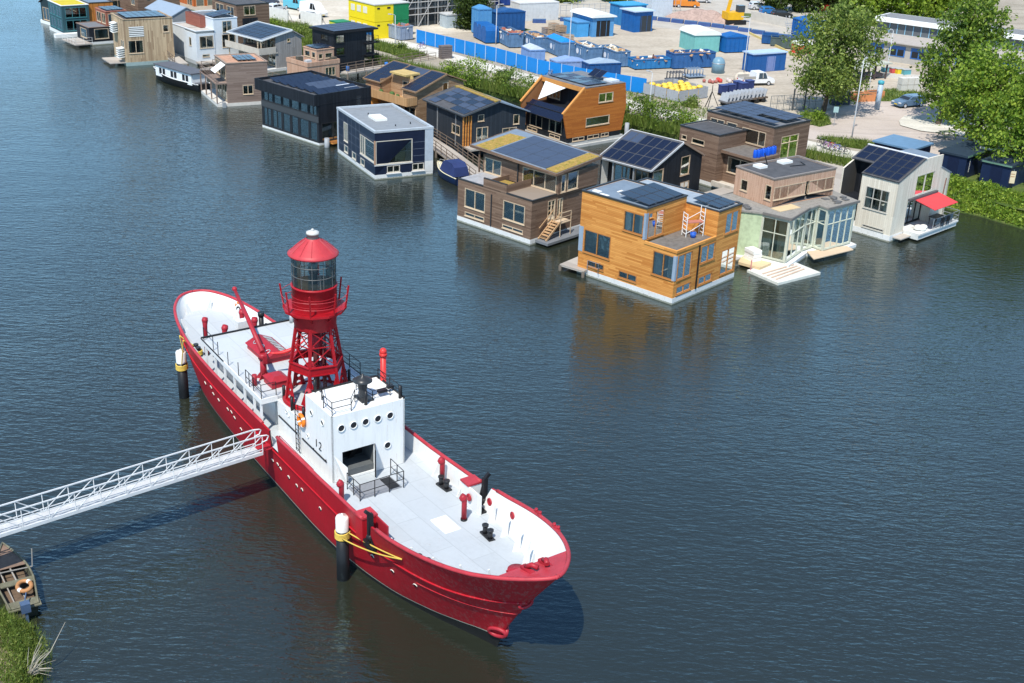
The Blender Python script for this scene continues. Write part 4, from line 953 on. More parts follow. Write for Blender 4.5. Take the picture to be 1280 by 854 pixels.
# ---- brown-grey house with awning
h = House('floating_house', 'grey-brown windowless-sided house with stacked front terraces and a white awning', 'house', (-37.3, 144.8), 28, GRP); L, W = 8.3, 6.4
h.base(L, W, .4, mat=M('hull_pale', (.6, .57, .52), .7))
h.block(1.3, W, 0, 5.6, .4, 5.2, wy=[(3.2, 4.5, 1.35, 2.5, 2)], wx=[(.5, 2.5, 3.3, 5.0, 2), (3, 5.1, 3.3, 5.0, 2), (.5, 2.5, .6, 2.5, 2), (3, 5.1, .6, 2.5, 2)])
h.done(BROWNW2)
h.flat(1.3, W, 0, 5.6, 5.2, M('red_sedum', (.46, .26, .17), .9, var=.5, vs=3), M('brown_edge', (.30, .22, .17), .7))
h.solar((3.0, 1.0, 5.32), (2.4, 0, 0), (0, 3.2, 0), 4, 2, .1)
mb = MB(); mb.box(-.1, 1.3, 0, 8.3, 2.75, 2.9); mb.box(0, 6.4, 5.6, 8.3, 2.75, 2.9)
for y in (.1, 2.8, 5.5, 8.1): mb.bar((-.02, y, .4), (-.02, y, 2.75), .14)
h.part('terrace', mb, BROWNW2)
railing([(0, .1, 2.9), (0, 8.1, 2.9)], .9, 'terrace_railing', BROWNW2, (1., .7, .4), 1.0, .05, h.o)
mb = MB(); mb.obox((1.25, .3, 5.0), (-1.3, 0, -.9), (0, 2.2, 0), (.02, 0, .04)); h.part('awning', mb, WHITE)
mb = MB(); mb.box(.5, .9, -.6, -.1, -.3, .6); h.part('mooring_block', mb, STEEL)
# ---- vertical striped larch house
h = House('floating_house', 'tan striped timber house with white slatted shutters beside the water', 'house', (-55.4, 167), 33, GRP); L, W = 6.2, 6.8
h.base(L, W, .5, mat=M('hull_green', (.28, .36, .35), .6))
h.block(0, W, 0, L, .5, 6.3, wy=[(.4, 2.5, 1.7, 3.5, 2), (5.4, 6.2, 4.4, 5.4, 1)], wx=[(.6, 2.2, 1.6, 3.4, 2), (3, 5, 4.2, 5.6, 2)]); h.done(STRIPEW)
h.flat(0, W, 0, L, 6.3, ROOFDARK, STRIPEW)
h.solar((.6, .6, 6.45), (5.6, 0, 0), (0, 5, 0), 6, 3, .1)
mb = MB(); m2 = MB(); m3 = MB()
for k in range(6): mb.box(.65, 2.7, -.05, -.005, 4.0 + k * .24, 4.13 + k * .24)
for k in range(5): m2.obox((-.05, .4, 1.2 + k * .3), (-.9, 0, -.12), (0, 1.3, 0), (0, 0, .06)); m3.obox((-.05, 3.2, 4.2 + k * .3), (-.7, 0, -.1), (0, 1.6, 0), (0, 0, .06))
for q_ in (mb, m2, m3): h.part('slatted_shutter', q_, WHITE)
mb = MB(); mb.box(.65, 2.7, -.012, -.004, 4.0, 5.35); h.part('shutter_shade_sheet', mb, BLACKM)  # black sheet put behind the slats as the shade between them
mb = MB(); mb.box(-2.2, 0, 0.4, 4.8, .35, .48); h.part('front_deck', mb, DECKW)
# ---- low black house with roof terrace
h = House('floating_house', 'low black house with red and white upper room and narrow floating deck', 'house', (-65.3, 180.9), 40, GRP)
h.base(5, 6.2, .5, x0=0); h.block(0, 6.2, 0, 5, .5, 2.6, wx=[(1.0, 3.5, .9, 2.3, 1)], wy=[(.8, 3.0, .9, 2.4, 1)]); h.block(3.0, 6.2, 0.5, 4.6, 2.6, 4.7, wx=[(.8, 2.2, 2.9, 4.4, 2), (2.6, 4.2, 2.9, 4.4, 2)], wy=[(3.3, 5.9, 2.9, 4.4, 3)], m=3)
h.w.build('wall', [BLACKW, INNER, BLACKM, M('red_brown_boards', (.30, .10, .06), .7)], h.o)
h.flat(3.0, 6.2, .5, 4.6, 4.7, ROOFBLUE, M('brick_edge', (.4, .15, .1), .7)); h.flat(0, 6.2, 0, 5, 2.6, ROOFFELT, BROWNW2)
h.solar((3.3, .8, 4.85), (2.7, 0, 0), (0, 3.5, 0), 3, 4, .12)
mb = MB(); mb.box(-2.6, 0, -1, 4.6, .35, .5); h.part('floating_deck', mb, DECKW); railing([(-2.5, 4.5, .5), (-2.5, -1, .5), (0, -1, .5)], .9, 'deck_railing', WHITE, par=h.o)
# ---- teal glazed house
h = House('floating_house', 'teal glass fronted house with orange timber side and yellow planted roof', 'house', (-71.6, 187.5), 38, GRP)
h.base(7, 9, .5, mat=WHITE); h.frame = M('teal_frame', (.05, .17, .19), .5); h.glass = GLASS_G
h.block(0, 4.2, 0, 6.5, .5, 4.6, wy=[(.5, 3.8, .8, 2.4, 3), (.5, 3.8, 2.75, 4.3, 3)], wx=[(.5, 3, .8, 2.4, 2), (3.4, 6, .8, 2.4, 2), (.5, 3, 2.75, 4.3, 2), (3.4, 6, 2.75, 4.3, 2)], m=0)
h.block(4.25, 8.2, .4, 6.5, .5, 4.75, m=3)
h.w.build('wall', [M('teal_wall', (.03, .08, .095), .5), INNER, BLACKM, plank('orange_panels', (.42, .15, .03), (.52, .21, .05), .9, True)], h.o)
h.flat(0, 4.2, 0, 6.5, 4.6, M('yellow_sedum', (.52, .42, .03), .9, var=.3), WHITE); h.flat(4.25, 8.2, .4, 6.5, 4.75, ROOFBLUE)
mb = MB(); mb.box(-1.6, 5.2, -1.0, 0, -.3, .55); h.part('white_float', mb, WHITE)
# ---- dark house at far left
h = House('floating_house', 'far left dark gabled house with glazed ground floor on a white float', 'house', (-73.6, 193.3), 46, GRP)
h.base(8.5, 8, .5, mat=WHITE); h.glass = GLASS_G
zg = [(0, .5), (7.8, .5), (7.8, 3.4), (3.9, 5.5), (0, 3.4)]
h.wall((0, 0), (0, 1), (-1, 0), zg, [(.5, 3.8, .7, 2.7, 3), (4, 7.2, .7, 2.7, 3), (2.8, 4.8, 3.0, 4.4, 2)])
h.wall((.16, 0), (1, 0), (0, -1), [(0, .5), (7.4, .5), (7.4, 3.4), (0, 3.4)], [(.5, 2, 1.6, 3.0, 2), (3, 5, .8, 2.6, 2)]); h.wall((.16, 7.8), (1, 0), (0, 1), [(0, .5), (7.4, .5), (7.4, 3.4), (0, 3.4)]); h.wall((7.8, 0), (0, 1), (1, 0), zg)
h.done(M('petrol_boards', (.018, .035, .04), .6)); h.slope((-.2, -.3, 3.25), (8.2, 0, 0), (0, 4.2, 2.3), .12, ROOFDARK); h.slope((-.2, 8.1, 3.25), (8.2, 0, 0), (0, -4.2, 2.3), .12, ROOFDARK)
# ---- pale pink house with conservatories
h = House('floating_house', 'pale pink-boarded upper storey over angular green glasshouse bays', 'house', (21.55, 98.1), 36, GRP)
h.block(0, 7.8, 0, 4.5, 4.42, 6.85, wx=[(2.9, 3.75, 5.0, 6.0, 1), (.12, .85, 4.95, 6.25, 1)], wy=[(.15, 4.1, 5.0, 6.15, (.2, .45, .88)), (4.5, 7.7, 5.0, 6.15, 3)])
h.frame = M('sage_frame', (.48, .49, .40), .6, var=.2)
h.w.build('wall', [PINKW, M('inner_mid', (.16, .155, .15), .8), PALEWOOD], h.o); h.w = MB()
h.flat(0, 7.8, 0, 4.5, 6.85, ROOFDARK, M('edge_taupe', (.22, .19, .17), .6))
mb = MB(); mb.box(1.4, 2.3, 3.0, 3.9, 6.84, 7.06); h.part('skylight', mb, WHITE); mb = MB(); mb.box(4.4, 5.6, 3.1, 3.9, 6.84, 7.06); h.part('skylight', mb, WHITE)
mb = MB(); mb.bar((3.0, 3.7, 6.85), (2.7, 3.9, 7.9), .08); mb.bar((4.5, 2.4, 6.88), (6.1, 2.1, 6.88), .05); mb.bar((6.1, 2.1, 6.88), (6.5, 3.0, 6.88), .05); h.part('roof_cable', mb, BLACKM)
# lower storey: float, green wall, two glazed bays turned out at angles, sanded roof
mb = MB(); mb.prism([(-3.0, 4.8), (-3.3, .6), (-2.1, -1.1), (-.75, -3.5), (3.1, -2.0), (4.4, -2.9), (8.9, -2.6), (9.4, 1.6), (9.2, 4.8)], -.5, .42); h.part('float_base', mb, CONC)
mb = MB(); mb.prism([(-2.6, 4.7), (-2.85, .6), (-1.7, -.75), (-.85, -3.2), (3.0, -1.75), (4.45, -1.5), (4.35, -2.65), (8.65, -2.4), (9.15, 1.5), (8.9, 4.7)], 4.26, 4.4); h.part('lower_roof', mb, M('sanded_roof', (.25, .235, .21), .9, var=.4, vs=4))
GREENW = M('pale_green_wall', (.42, .50, .32), .75, var=.3, vs=3)
def seg(p, q, z0, z1, holes, frame=None):
    p, q = V((*p, 0)), V((*q, 0)); d = (q - p).normalized(); n = V((d.y, -d.x, 0)); Lq = (q - p).length
    h.wall((p.x, p.y), (d.x, d.y), (n.x, n.y), [(0, z0), (Lq, z0), (Lq, z1), (0, z1)], [(a * Lq, b * Lq, *r) for a, b, *r in holes], frame=frame)
seg((-2.55, 4.6), (-2.75, .66), .42, 4.26, []); seg((-2.75, .66), (-1.63, -.65), .42, 4.26, [])
h.w.build('wall', [GREENW, INNER, GREENW], h.o); h.w = MB()
h.glass = glass_mat('conservatory_glass', (.78, .84, .80), .10)
for p, q, cs in (((-1.63, -.65), (-.78, -3.04), 2), ((-.78, -3.04), (2.86, -1.6), 3), ((2.86, -1.6), (4.54, -1.35), 2), ((4.54, -1.35), (4.44, -2.5), 1), ((4.44, -2.5), (8.5, -2.22), 4), ((8.5, -2.22), (9.0, 1.5), 4)):
    seg(p, q, .42, 4.26, [(.05, .95, .6, 4.1, cs, (.64,))])
h.w.build('glasshouse_wall', [h.frame, h.frame, h.frame], h.o)
mb = MB(); mb.box(-1.4, 8.6, .9, 1.05, .42, 4.25); h.part('rear_room_wall', mb, M('room_wall', (.55, .5, .42), .8))
mb = MB(); mb.prism([(3.2, -1.9), (2.2, -3.6), (7.3, -3.6), (7.6, -2.6)], .43, .5); h.part('side_deck', mb, PALEWOOD)
mb = MB(); mb.box(-.2, 2.3, -1.3, -.2, 4.4, 4.45); h.part('roof_board', mb, M('plywood', (.58, .44, .26), .8))
for k in range(14): mb = MB(); mb.obox((6.0 + (k * .37) % 2.2, -2.0 + (k * .53) % 1.7, 4.41 + .02 * (k % 3)), (.5, .1 * (k % 3 - 1), 0), (-.05, .22, 0), (0, 0, .07)); h.part('roof_tile', mb, M('slate_bits', (.12, .12, .12), .8, var=.6, vs=6))
for k in range(6): mb = MB(); mb.obox((-2.3 + (k * .17) % .5, .3 + k * .35, 4.41), (.4, .1, 0), (-.1, .35, 0), (0, 0, .18)); h.part('roof_tile', mb, M('slate_bits', (.12, .12, .12), .8, var=.6, vs=6))
mb = MB()
for p, q in (((-.85, -3.2), (3.0, -1.75)), ((4.35, -2.65), (8.65, -2.4)), ((-1.7, -.75), (-.85, -3.2))): mb.bar((*p, 4.36), (*q, 4.36), .1, .2)
h.part('roof_fascia', mb, M('fascia_grey', (.16, .15, .14), .7))
pk = h.o
o = thing('work_float', 'flat pale work raft lying in front of the glasshouse bays', 'raft', (21.4, 91.0, 0), 36); mb = MB(); mb.box(0, 5.1, 0, 3.5, -.3, .22); mb.build('deck', M('raft_pale', (.60, .60, .54), .8, var=.2), o)
mb = MB()
for k in range(4): mb.bar((.4, .6 + k * .5, .26), (4.4, 1.2 + k * .4, .27), .12, .06)
mb.build('loose_boards', M('raft_boards', (.55, .40, .30), .8), o)
for p in ((.2, 3.3), (4.9, 3.3)): mb = MB(); mb.bar((*p, .2), (*p, 1.1), .06); mb.build('post', M('post_pink', (.6, .2, .2), .6), o)
o = thing('white_sack', 'stacked white sacks on the deck edge beside the pale green wall', 'sacks', (20.0, 95.2, .43), 30); mb = MB()
for k in range(3):
    for j in range(2): mb.obox((.05 * (k % 2), j * .62, k * .32), (.9, 0, 0), (0, .58, 0), (0, 0, .29))
mb.build('sack', WHITE, o)
mb = MB(); mb.prism([(18.6, 95.3), (20.4, 93.9), (21.6, 95.2), (19.6, 96.9)], .2, .43); tag(mb.build('plywood_landing', M('plywood', (.58, .44, .26), .8)), 'pale plywood landing beside the orange house and the green wall', 'landing')
# ---- white gabled house with red awning
h = House('floating_house', 'bleached white timber house with steep dark roof and red awning', 'house', (33.8, 103.4), 44, GRP); L, W = 4.6, 9.6
h.frame = M('white_grey_frame', (.45, .43, .38), .6)
h.base(6.2, 9.4, .62, mat=floatmat('white_hull', (.74, .74, .72)))
h.wall((0, 0), (0, 1), (-1, 0), [(0, .62), (3.7, .62), (3.7, 5.6), (0, 5.6)], [(.7, 3.1, 2.55, 4.6, 3, (.5,)), (.7, 2.9, .75, 1.02, 1)])
h.wall((.16, 0), (1, 0), (0, -1), [(0, .62), (2.1, .62), (2.1, 3.5), (6.6, 3.5), (6.6, .62), (9.3, .62), (9.3, 5.0), (7.3, 5.85), (7.3, 7.05), (4.1, 7.1), (0, 5.6)], [(3.0, 6.2, 3.8, 5.7, 2)])
h.wall((2.26, .9), (1, 0), (0, -1), [(0, .62), (4.5, .62), (4.5, 3.5), (0, 3.5)], [(.1, 4.4, .75, 3.2, 4)], frame=BLACKM)
h.w.box(2.26, 6.76, .0, .9, 3.42, 3.5); h.w.box(2.16, 2.26, .17, .9, .62, 3.5); h.w.box(6.76, 6.86, .17, .9, .62, 3.5)
h.wall((9.4, 0), (0, 1), (1, 0), [(0, .62), (6, .62), (6, 5.0), (0, 5.0)]); h.wall((.16, 5.9), (1, 0), (0, 1), [(0, .62), (9.3, .62), (9.3, 5.0), (7.3, 5.9), (4.1, 7.1), (0, 5.6)])
h.wall((.02, 3.7), (1, 0), (0, 1), [(.2, .62), (2.5, .62), (2.5, 6.3), (.2, 5.6)], m=3); h.wall((2.5, 3.7), (0, 1), (-1, 0), [(0, .62), (2.2, .62), (2.2, 6.3), (0, 6.3)], m=3); h.w.box(.1, 2.5, 3.75, 6.0, 2.9, 3.0, 3)
h.w.build('wall', [WHITEW, M('inner_dark', (.05, .048, .045), .8), WHITEW, BLACKW], h.o)
h.slope((-.08, -.05, 5.55), (4.28, 0, 1.52), (0, 3.8, 0), .12, ROOFDARK, None, 'roof'); h.slope((1.7, 3.7, 6.18), (2.5, 0, .9), (0, 2.3, 0), .12, ROOFDARK, None, 'roof')
h.slope((4.25, .18, 6.9), (3.2, 0, -.1), (0, 3.2, 0), .1, ROOFBLUE, None, 'roof'); h.slope((7.4, -.05, 5.85), (2.15, 0, -.9), (0, 6.0, 0), .1, ROOFBLUE, None, 'roof')
h.solar((.02, .1, 5.66), (4.1, 0, 1.45), (0, 3.55, 0), 4, 4, .13); h.solar((1.9, 3.75, 6.3), (2.2, 0, .78), (0, 2.1, 0), 2, 2, .13)
mb = MB(); mb.bar((4.2, -.1, 7.24), (4.2, 6, 7.24), .2, .08); h.part('ridge_cap', mb, M('ridge_white', (.7, .7, .7), .5))
mb = MB(); mb.obox((3.2, -.05, 3.5), (4.2, 0, .0), (0, -2.2, -.5), (0, 0, .05)); aw = h.part('awning', mb, M('awning_red', (.62, .055, .06), .7, var=.06)); mb = MB(); mb.bar((2.2, -.1, 3.62), (7.2, -.1, 3.62), .3, .2); mb.bar((3.4, -.05, 3.3), (3.4, -2.1, 3.02), .05); mb.bar((7.2, -.05, 3.3), (7.2, -2.1, 3.02), .05); mb.build('awning_case', M('awning_case', (.08, .08, .085), .5), aw)
mb = MB(); mb.box(2.2, 9.4, -1.7, -.03, .62, .78); mb.box(2.2, 9.3, -1.6, -.1, .2, .617); dk = h.part('front_deck', mb, M('deck_white', (.62, .62, .60), .6)); railing([(4.6, -1.65, .78), (9.35, -1.65, .78), (9.35, -.1, .78)], .95, 'deck_railing', STEEL, (1., .5, .15), 1.1, .045, h.o)
mb = MB(); mb.box(5.2, 8.2, -1.63, -1.6, .9, 1.65); h.part('railing_screen', mb, M('screen_grey', (.17, .17, .18), .7))
mb = MB(); mb.box(.5, 2.3, -.9, -.04, .35, .45); h.part('step_deck', mb, DECKW)
mb = MB(); mb.bar((8.6, -.05, 2.6), (8.75, -.05, 4.6), .07); h.part('downpipe', mb, M('pipe_brown', (.2, .09, .07), .6))
wh = h.o
o = thing('patio_table', 'dark table and chairs set under the red awning', 'table', wloc(wh, 6.6, -.85, .78), 44); mb = MB(); mb.box(-.8, .8, -.4, .4, .68, .73)
for x in (-.7, .7):
    for y in (-.3, .3): mb.bar((x, y, 0), (x, y, .68), .05)
mb.build('tabletop', BLACKM, o)
for x in (-.5, .5):
    mb = MB(); mb.box(x - .22, x + .22, -.95, -.5, .42, .46); mb.box(x - .22, x + .22, -.99, -.95, .42, .9)
    for a in (-.2, .2): mb.bar((x + a, -.93, 0), (x + a, -.93, .42), .04); mb.bar((x + a, -.53, 0), (x + a, -.53, .42), .04)
    mb.build('seat', BLACKM, o)
o = thing('white_cushion', 'heap of white cushions at the left end of the white deck', 'cushions', wloc(wh, 3.2, -.9, .78), 44); mb = MB()
for k, (x, y, z) in enumerate(((0, 0, .2), (.5, .2, .18), (.3, -.3, .16), (.9, -.1, .2))): mb.sphere((x, y, z), .36, 8, sz=.55)
mb.build('cushion', M('cushion_white', (.72, .71, .66), .9), o)
GRP2 = 'floating houses in the second row'
# ---- brown house with blue drums
h = House('floating_house', 'brown stacked-volume house with blue drums on its terrace', 'house', (25.5, 119), 42, GRP2); L, W = 8.8, 6.0
h.frame = PALEWOOD
h.base(8.8, 10.2, .5, x0=-4.4)
h.block(0, W, 0, L, .5, 6.4, wx=[(6.4, 8.3, 5.45, 5.85, 2), (4.7, 6.1, 5.45, 5.85, 1), (.95, 4.0, 4.2, 5.7, (.3,))], wy=[(1.4, 4.3, 2.7, 5.3, 2, (.72,))])
h.block(-4.4, -.02, 3.4, 8.6, .5, 5.45, wx=[(7.6, 8.3, 4.1, 4.6, 1), (5.2, 6.9, 4.0, 4.55, 1)])
h.block(-3.2, -.02, -.6, 3.38, .5, 3.7, wx=[(-.3, 2.9, 1.7, 3.3, 2)], skip='c')
h.done(BROWNW); h.flat(0, W, 0, L, 6.4, ROOFFELT); h.flat(-4.4, -.02, 3.4, 8.6, 5.45, ROOFDARK)
mb = MB(); mb.box(-3.9, -.02, -1.1, 3.38, 3.7, 3.95); h.part('terrace', mb, BROWNW); mb = MB(); mb.box(-3.8, -.05, -1.0, 3.38, 3.951, 3.97); h.part('terrace_floor', mb, BROWNROOF)
h.solar((.5, .5, 6.62), (5.0, 0, .12), (0, 7.8, .1), 5, 5, .12, pale=[(i, j) for i in range(5) for j in range(5)], skip=[(1, 1), (1, 0)])
mb = MB(); mb.box(-4.6, .2, .2, 3.4, .5, .62); mb.box(-4.9, -4.6, -2.4, 3.4, .4, .9); mb.bar((-4.8, -2.3, .6), (.4, -2.3, .9), .3, .3); h.part('garden_deck', mb, M('deck_pale', (.5, .45, .38), .8, var=.4))
s1 = h.o
DB = M('drum_blue', (.010, .095, .60), .4)
dm = None
for k in range(9):
    lab = 'blue plastic drum in the row along the brown terrace edge'
    p = wloc(s1, -3.4 + .38 * k, -.55 - .1 * (k % 2), 3.97)
    if dm is None:
        dm = thing('plastic_drum', lab, 'drum', p, 0, 'blue drums on the brown terrace'); mb = MB(); mb.lathe([(.001, 0), (.2, 0), (.22, .05), (.22, .62), (.17, .72), (.17, .78), (.001, .79)], n=14); mb.build('barrel', DB, dm)
        mb = MB(); mb.lathe([(.07, .79), (.07, .84), (.001, .85)], c=(.08, 0, 0), n=8); mb.build('lid', BLACKM, dm)
    else: dup(dm, p)
# ---- dark house with big solar roof
h = House('floating_house', 'black gabled house with full solar roof behind the orange larch house', 'house', (12.4, 109.6), 48, GRP2); L, W = 6.2, 8.4
h.base(L, W, .5); h.frame = M('brown_window', (.42, .30, .2), .6)
zg = [(0, .5), (W - .32, .5), (W - .32, 4.2), (4.7, 5.85), (0, 4.0)]
h.wall((.16, 0), (1, 0), (0, -1), zg, [(4.7, 6.2, 2.6, 4.5, 1), (.2, 1.9, 2.4, 3.9, 1), (4.9, 6.4, .8, 1.9, 2)]); h.wall((.16, L), (1, 0), (0, 1), zg)
h.wall((1.2, 0.1), (0, 1), (-1, 0), [(0, .5), (L - .2, .5), (L - .2, 4.2), (0, 4.2)], [(1, 2.6, 1.2, 3.4, 2), (3.2, 5.2, 1.2, 3.4, 2)]); h.wall((W, 0), (0, 1), (1, 0), [(0, .5), (L, .5), (L, 4.1), (0, 4.1)]); h.done(BLACKW)
for y in (2.1, 4.6): mb = MB(); mb.bar((.15, y, .5), (.15, y, 3.9), .14); h.part('porch_post', mb, STEEL)
h.slope((-.1, -.1, 3.92), (4.95, 0, 1.95), (0, L + .2, 0), .12, ROOFDARK, M('roof_edge_pale', (.55, .55, .55), .5), 'roof'); h.slope((4.85, -.1, 5.87), (3.75, 0, -1.85), (0, L + .2, 0), .12, ROOFDARK, M('eave_brown', (.3, .2, .14), .7), 'roof')
h.solar((.1, .1, 4.02), (4.55, 0, 1.78), (0, 6.0, 0), 3, 6, .14, pale=[(2, 5), (2, 4)])
# ---- orange cedar house with sloped walls
h = House('floating_house', 'orange-red cedar house with slanted corner walls and a shaded terrace', 'house', (5.2, 131.9), 40, GRP2); L, W = 7.6, 8.7
h.base(L, W, .62, mat=M('pale_barge', (.45, .45, .43), .7)); mb = MB(); mb.box(-.5, W + .3, -.3, L + .3, -.4, .3); h.part('barge_rim', mb, M('pale_barge', (.45, .45, .43), .7))
prof = [(0, 1.2), (-.75 + .0, 3.95), (2.4, 6.65), (8.55, 6.65), (8.9, 4.0), (8.4, 1.2)]
h.wall((0, 0), (1, 0), (0, -1), prof, [(4.45, 6.7, 4.75, 5.8, 2), (2.7, 6.35, 2.2, 3.2, 1)]); h.wall((0, L), (1, 0), (0, 1), prof)
h.wall((.12, .16), (0, 1), (-1, 0), [(0, 1.2), (L - .32, 1.2), (L - .32, 3.8), (0, 3.8)], [(1.0, 3.2, 1.35, 3.45, 2), (4.4, 6.6, 1.35, 3.45, 2)], m=3)
h.wall((3.2, .16), (0, 1), (-1, 0), [(0, 3.8), (L - .32, 3.8), (L - .32, 6.5), (0, 6.5)], [(.6, 2.0, 4.2, 6.2, 2), (5.0, 7.0, 4.2, 6.2, 3)], m=3); h.w.box(0, 3.2, .16, L - .16, 3.72, 3.85, 3)
h.w.box(.15, 8.2, .02, L - .02, .62, 1.2, 3)
h.wall((8.45, .16), (0, 1), (1, 0), [(0, 1.2), (L - .32, 1.2), (L - .32, 6.6), (0, 6.6)])
h.w.build('wall', [CEDAR, M('cedar_inside', (.30, .13, .05), .8), CEDAR, BLACKW], h.o)
for a0, a1 in ((.8, 2.6), (3.1, 4.9), (5.2, 6.4)): h.win(V((0, .0, 0)), V((1, 0, 0)), V((0, -1, 0)), (a0, a1, .72, 1.15, 2))
for a0, a1 in ((1.4, 3.2), (5.4, 7.2)): h.win(V((.13, 0, 0)), V((0, 1, 0)), V((-1, 0, 0)), (a0, a1, .72, 1.12, 2))
mb = MB(); mb.box(2.35, 8.5, 0, L, 6.55, 6.68); h.part('roof', mb, ROOFFELT); mb = MB(); mb.obox((2.35, 0, 6.1), (0, L, 0), (-.03, 0, .5), (-.1, 0, 0)); mb.obox((-.78, 0, 3.95), (3.1, 0, 2.66), (0, .24, 0), (-.1, 0, .12)); mb.obox((-.78, L - .24, 3.95), (3.1, 0, 2.66), (0, .24, 0), (-.1, 0, .12)); h.part('portal_frame', mb, M('portal_orange', (.62, .27, .07), .6))
h.slope((-.75, .5, 3.0), (1.5, 0, 1.15), (0, L - 1.0, 0), .12, SOLAR, None, 'canopy')
h.solar((2.9, .4, 6.72), (3.2, 0, 0), (0, 6.8, 0), 2, 6, .12, pale=[(0, 0), (1, 2), (0, 3), (1, 4), (0, 5)]); h.solar((6.4, 2.0, 6.9), (1.2, 0, .7), (0, 2.2, 0), 1, 2, .1)
mb = MB(); mb.box(6.9, 8.1, .6, 2.0, 6.68, 6.9); h.part('skylight', mb, M('roof_white', (.60, .63, .66), .4))
mb = MB(); mb.add([(2.3, 6.8, 6.3), (2.4, 3.0, 6.2), (.9, 6.4, 4.3), (2.32, 6.8, 6.28), (2.42, 3.0, 6.18), (.92, 6.4, 4.28)], [(0, 1, 2), (3, 5, 4), (0, 3, 4, 1), (1, 4, 5, 2), (2, 5, 3, 0)]); h.part('shade_sail', mb, WHITE)
mb = MB(); mb.tube([(8.9, -.4, -.5), (8.9, -.4, 2.0)], .25, 14); h.part('mooring_post', mb, M('post_grey', (.28, .30, .32), .6))
# ---- dark grey-blue house with patchwork solar roof
h = House('floating_house', 'dark blue-grey gabled house with patchwork solar roof beside the jetty', 'house', (-6.2, 126.8), 34, GRP2); L, W = 8.2, 8.0
h.base(L, W, .7, mat=DARKBLUEW); zg = [(0, .7), (W - .32, .7), (W - .32, 4.3), (4.2, 5.6), (0, 4.5)]
h.wall((.16, 0), (1, 0), (0, -1), zg, [(1.6, 2.4, 3.65, 4.4, 1), (1.45, 2.95, 1.3, 3.0, 2), (6.2, 7.0, 2.9, 4.0, 1), (4.8, 6.7, 1.0, 2.6, 2)]); h.wall((.16, L), (1, 0), (0, 1), zg)
h.wall((0, 0), (0, 1), (-1, 0), [(0, .7), (L, .7), (L, 4.5), (0, 4.5)], [(.8, 2.5, 2.1, 3.15, 1)]); h.wall((W, 0), (0, 1), (1, 0), [(0, .7), (L, .7), (L, 4.3), (0, 4.3)]); h.done(DARKBLUEW)
h.slope((-.3, -.4, 4.42), (4.55, 0, 1.2), (0, L + .7, 0), .12, ROOFDARK, M('roof_edge_dark', (.07, .08, .09), .5), 'roof'); h.slope((4.2, -.4, 5.62), (4.1, 0, -1.45), (0, L + .7, 0), .12, ROOFBLUE, None, 'roof')
mb = MB(); mb.obox((3.75, -.3, 5.62), (.75, 0, .02), (0, L + .5, 0), (0, 0, .16)); h.part('sedum_ridge', mb, SEDUM)
h.solar((-.1, -.2, 4.55), (3.9, 0, 1.03), (0, 7.8, 0), 4, 5, .12, pale=[(0, 4), (1, 3), (2, 2), (3, 4), (3, 3), (2, 4), (1, 1), (3, 1), (2, 0), (1, 0)], skip=[(0, 2), (0, 3)])
mb = MB()
for y in (-.06,): 
    for k in range(4): mb.bar((-.06, -.05 + k * .0, 1.2), (-.06, -.05, 4.4), .1)
for k in range(4): mb.bar((-.1 + k * .32, -.08, 1.1), (-.1 + k * .32, -.08, 4.4), .16, .1)
h.part('larch_slats', mb, LARCH)
for y in (5.6, 1.6): mb = MB(); mb.bar((-.06, y, .8), (-.06, y, 4.4), .09); h.part('downpipe', mb, STEEL)
o = thing('cushion_pile', 'white cushions heaped on the balcony of the dark blue-grey house', 'cushions', wloc(h.o, 2.3, -.9, 1.1), 34); mb = MB(); mb.sphere((0, 0, .3), .5, 8, sz=.6); mb.sphere((.8, .1, .35), .55, 8, sz=.6); mb.build('cushion', M('cushion_white', (.72, .71, .66), .9), o)
mb = MB(); mb.box(0, 4.5, -1.6, -.02, .9, 1.1); h.part('balcony_deck', mb, DECKW)
# ---- larch house with balcony and solar roof
h = House('floating_house', 'weathered larch house with two solar roof slopes and a timber balcony', 'house', (-12.2, 136.2), 46, GRP2); L, W = 9.2, 7.4
h.base(L, W, .5); zg = [(0, .5), (W - .32, .5), (W - .32, 5.1), (4.4, 6.15), (0, 4.7)]
h.wall((.16, 0), (1, 0), (0, -1), zg, [(3.9, 4.8, 4.2, 5.35, 1), (4.3, 5.6, 2.6, 3.5, 1)]); h.wall((.16, L), (1, 0), (0, 1), zg)
h.wall((0, 0), (0, 1), (-1, 0), [(0, .5), (2.3, .5), (2.3, 4.7), (0, 4.7)], [(.1, 2.2, 1.0, 2.9, 2)]); h.wall((0, 6.4), (0, 1), (-1, 0), [(0, .5), (2.8, .5), (2.8, 4.7), (0, 4.7)])
h.wall((1.6, 2.3), (0, 1), (-1, 0), [(0, .5), (4.1, .5), (4.1, 5.6), (0, 5.6)], [(.3, 2.0, 3.4, 5.2, 2), (2.3, 3.8, 1.0, 2.9, 2), (.3, 2.0, 1.0, 2.9, 2)]); h.w.box(0, 1.6, 2.2, 2.3, .5, 5.2); h.w.box(0, 1.6, 6.4, 6.5, .5, 5.2)
h.wall((W, 0), (0, 1), (1, 0), [(0, .5), (L, .5), (L, 5.1), (0, 5.1)]); h.done(TERRW)
h.slope((-.2, -.2, 4.68), (4.75, 0, 1.55), (0, 2.6, 0), .12, ROOFDARK, TERRW, 'roof'); h.slope((-.2, 6.3, 4.68), (4.75, 0, 1.55), (0, 3.1, 0), .12, ROOFDARK, TERRW, 'roof'); h.slope((2.0, 2.4, 5.4), (2.55, 0, .83), (0, 3.9, 0), .12, ROOFDARK, None, 'roof'); h.slope((4.55, -.2, 6.22), (3.1, 0, -1.1), (0, L + .4, 0), .12, TERRW, None, 'roof')
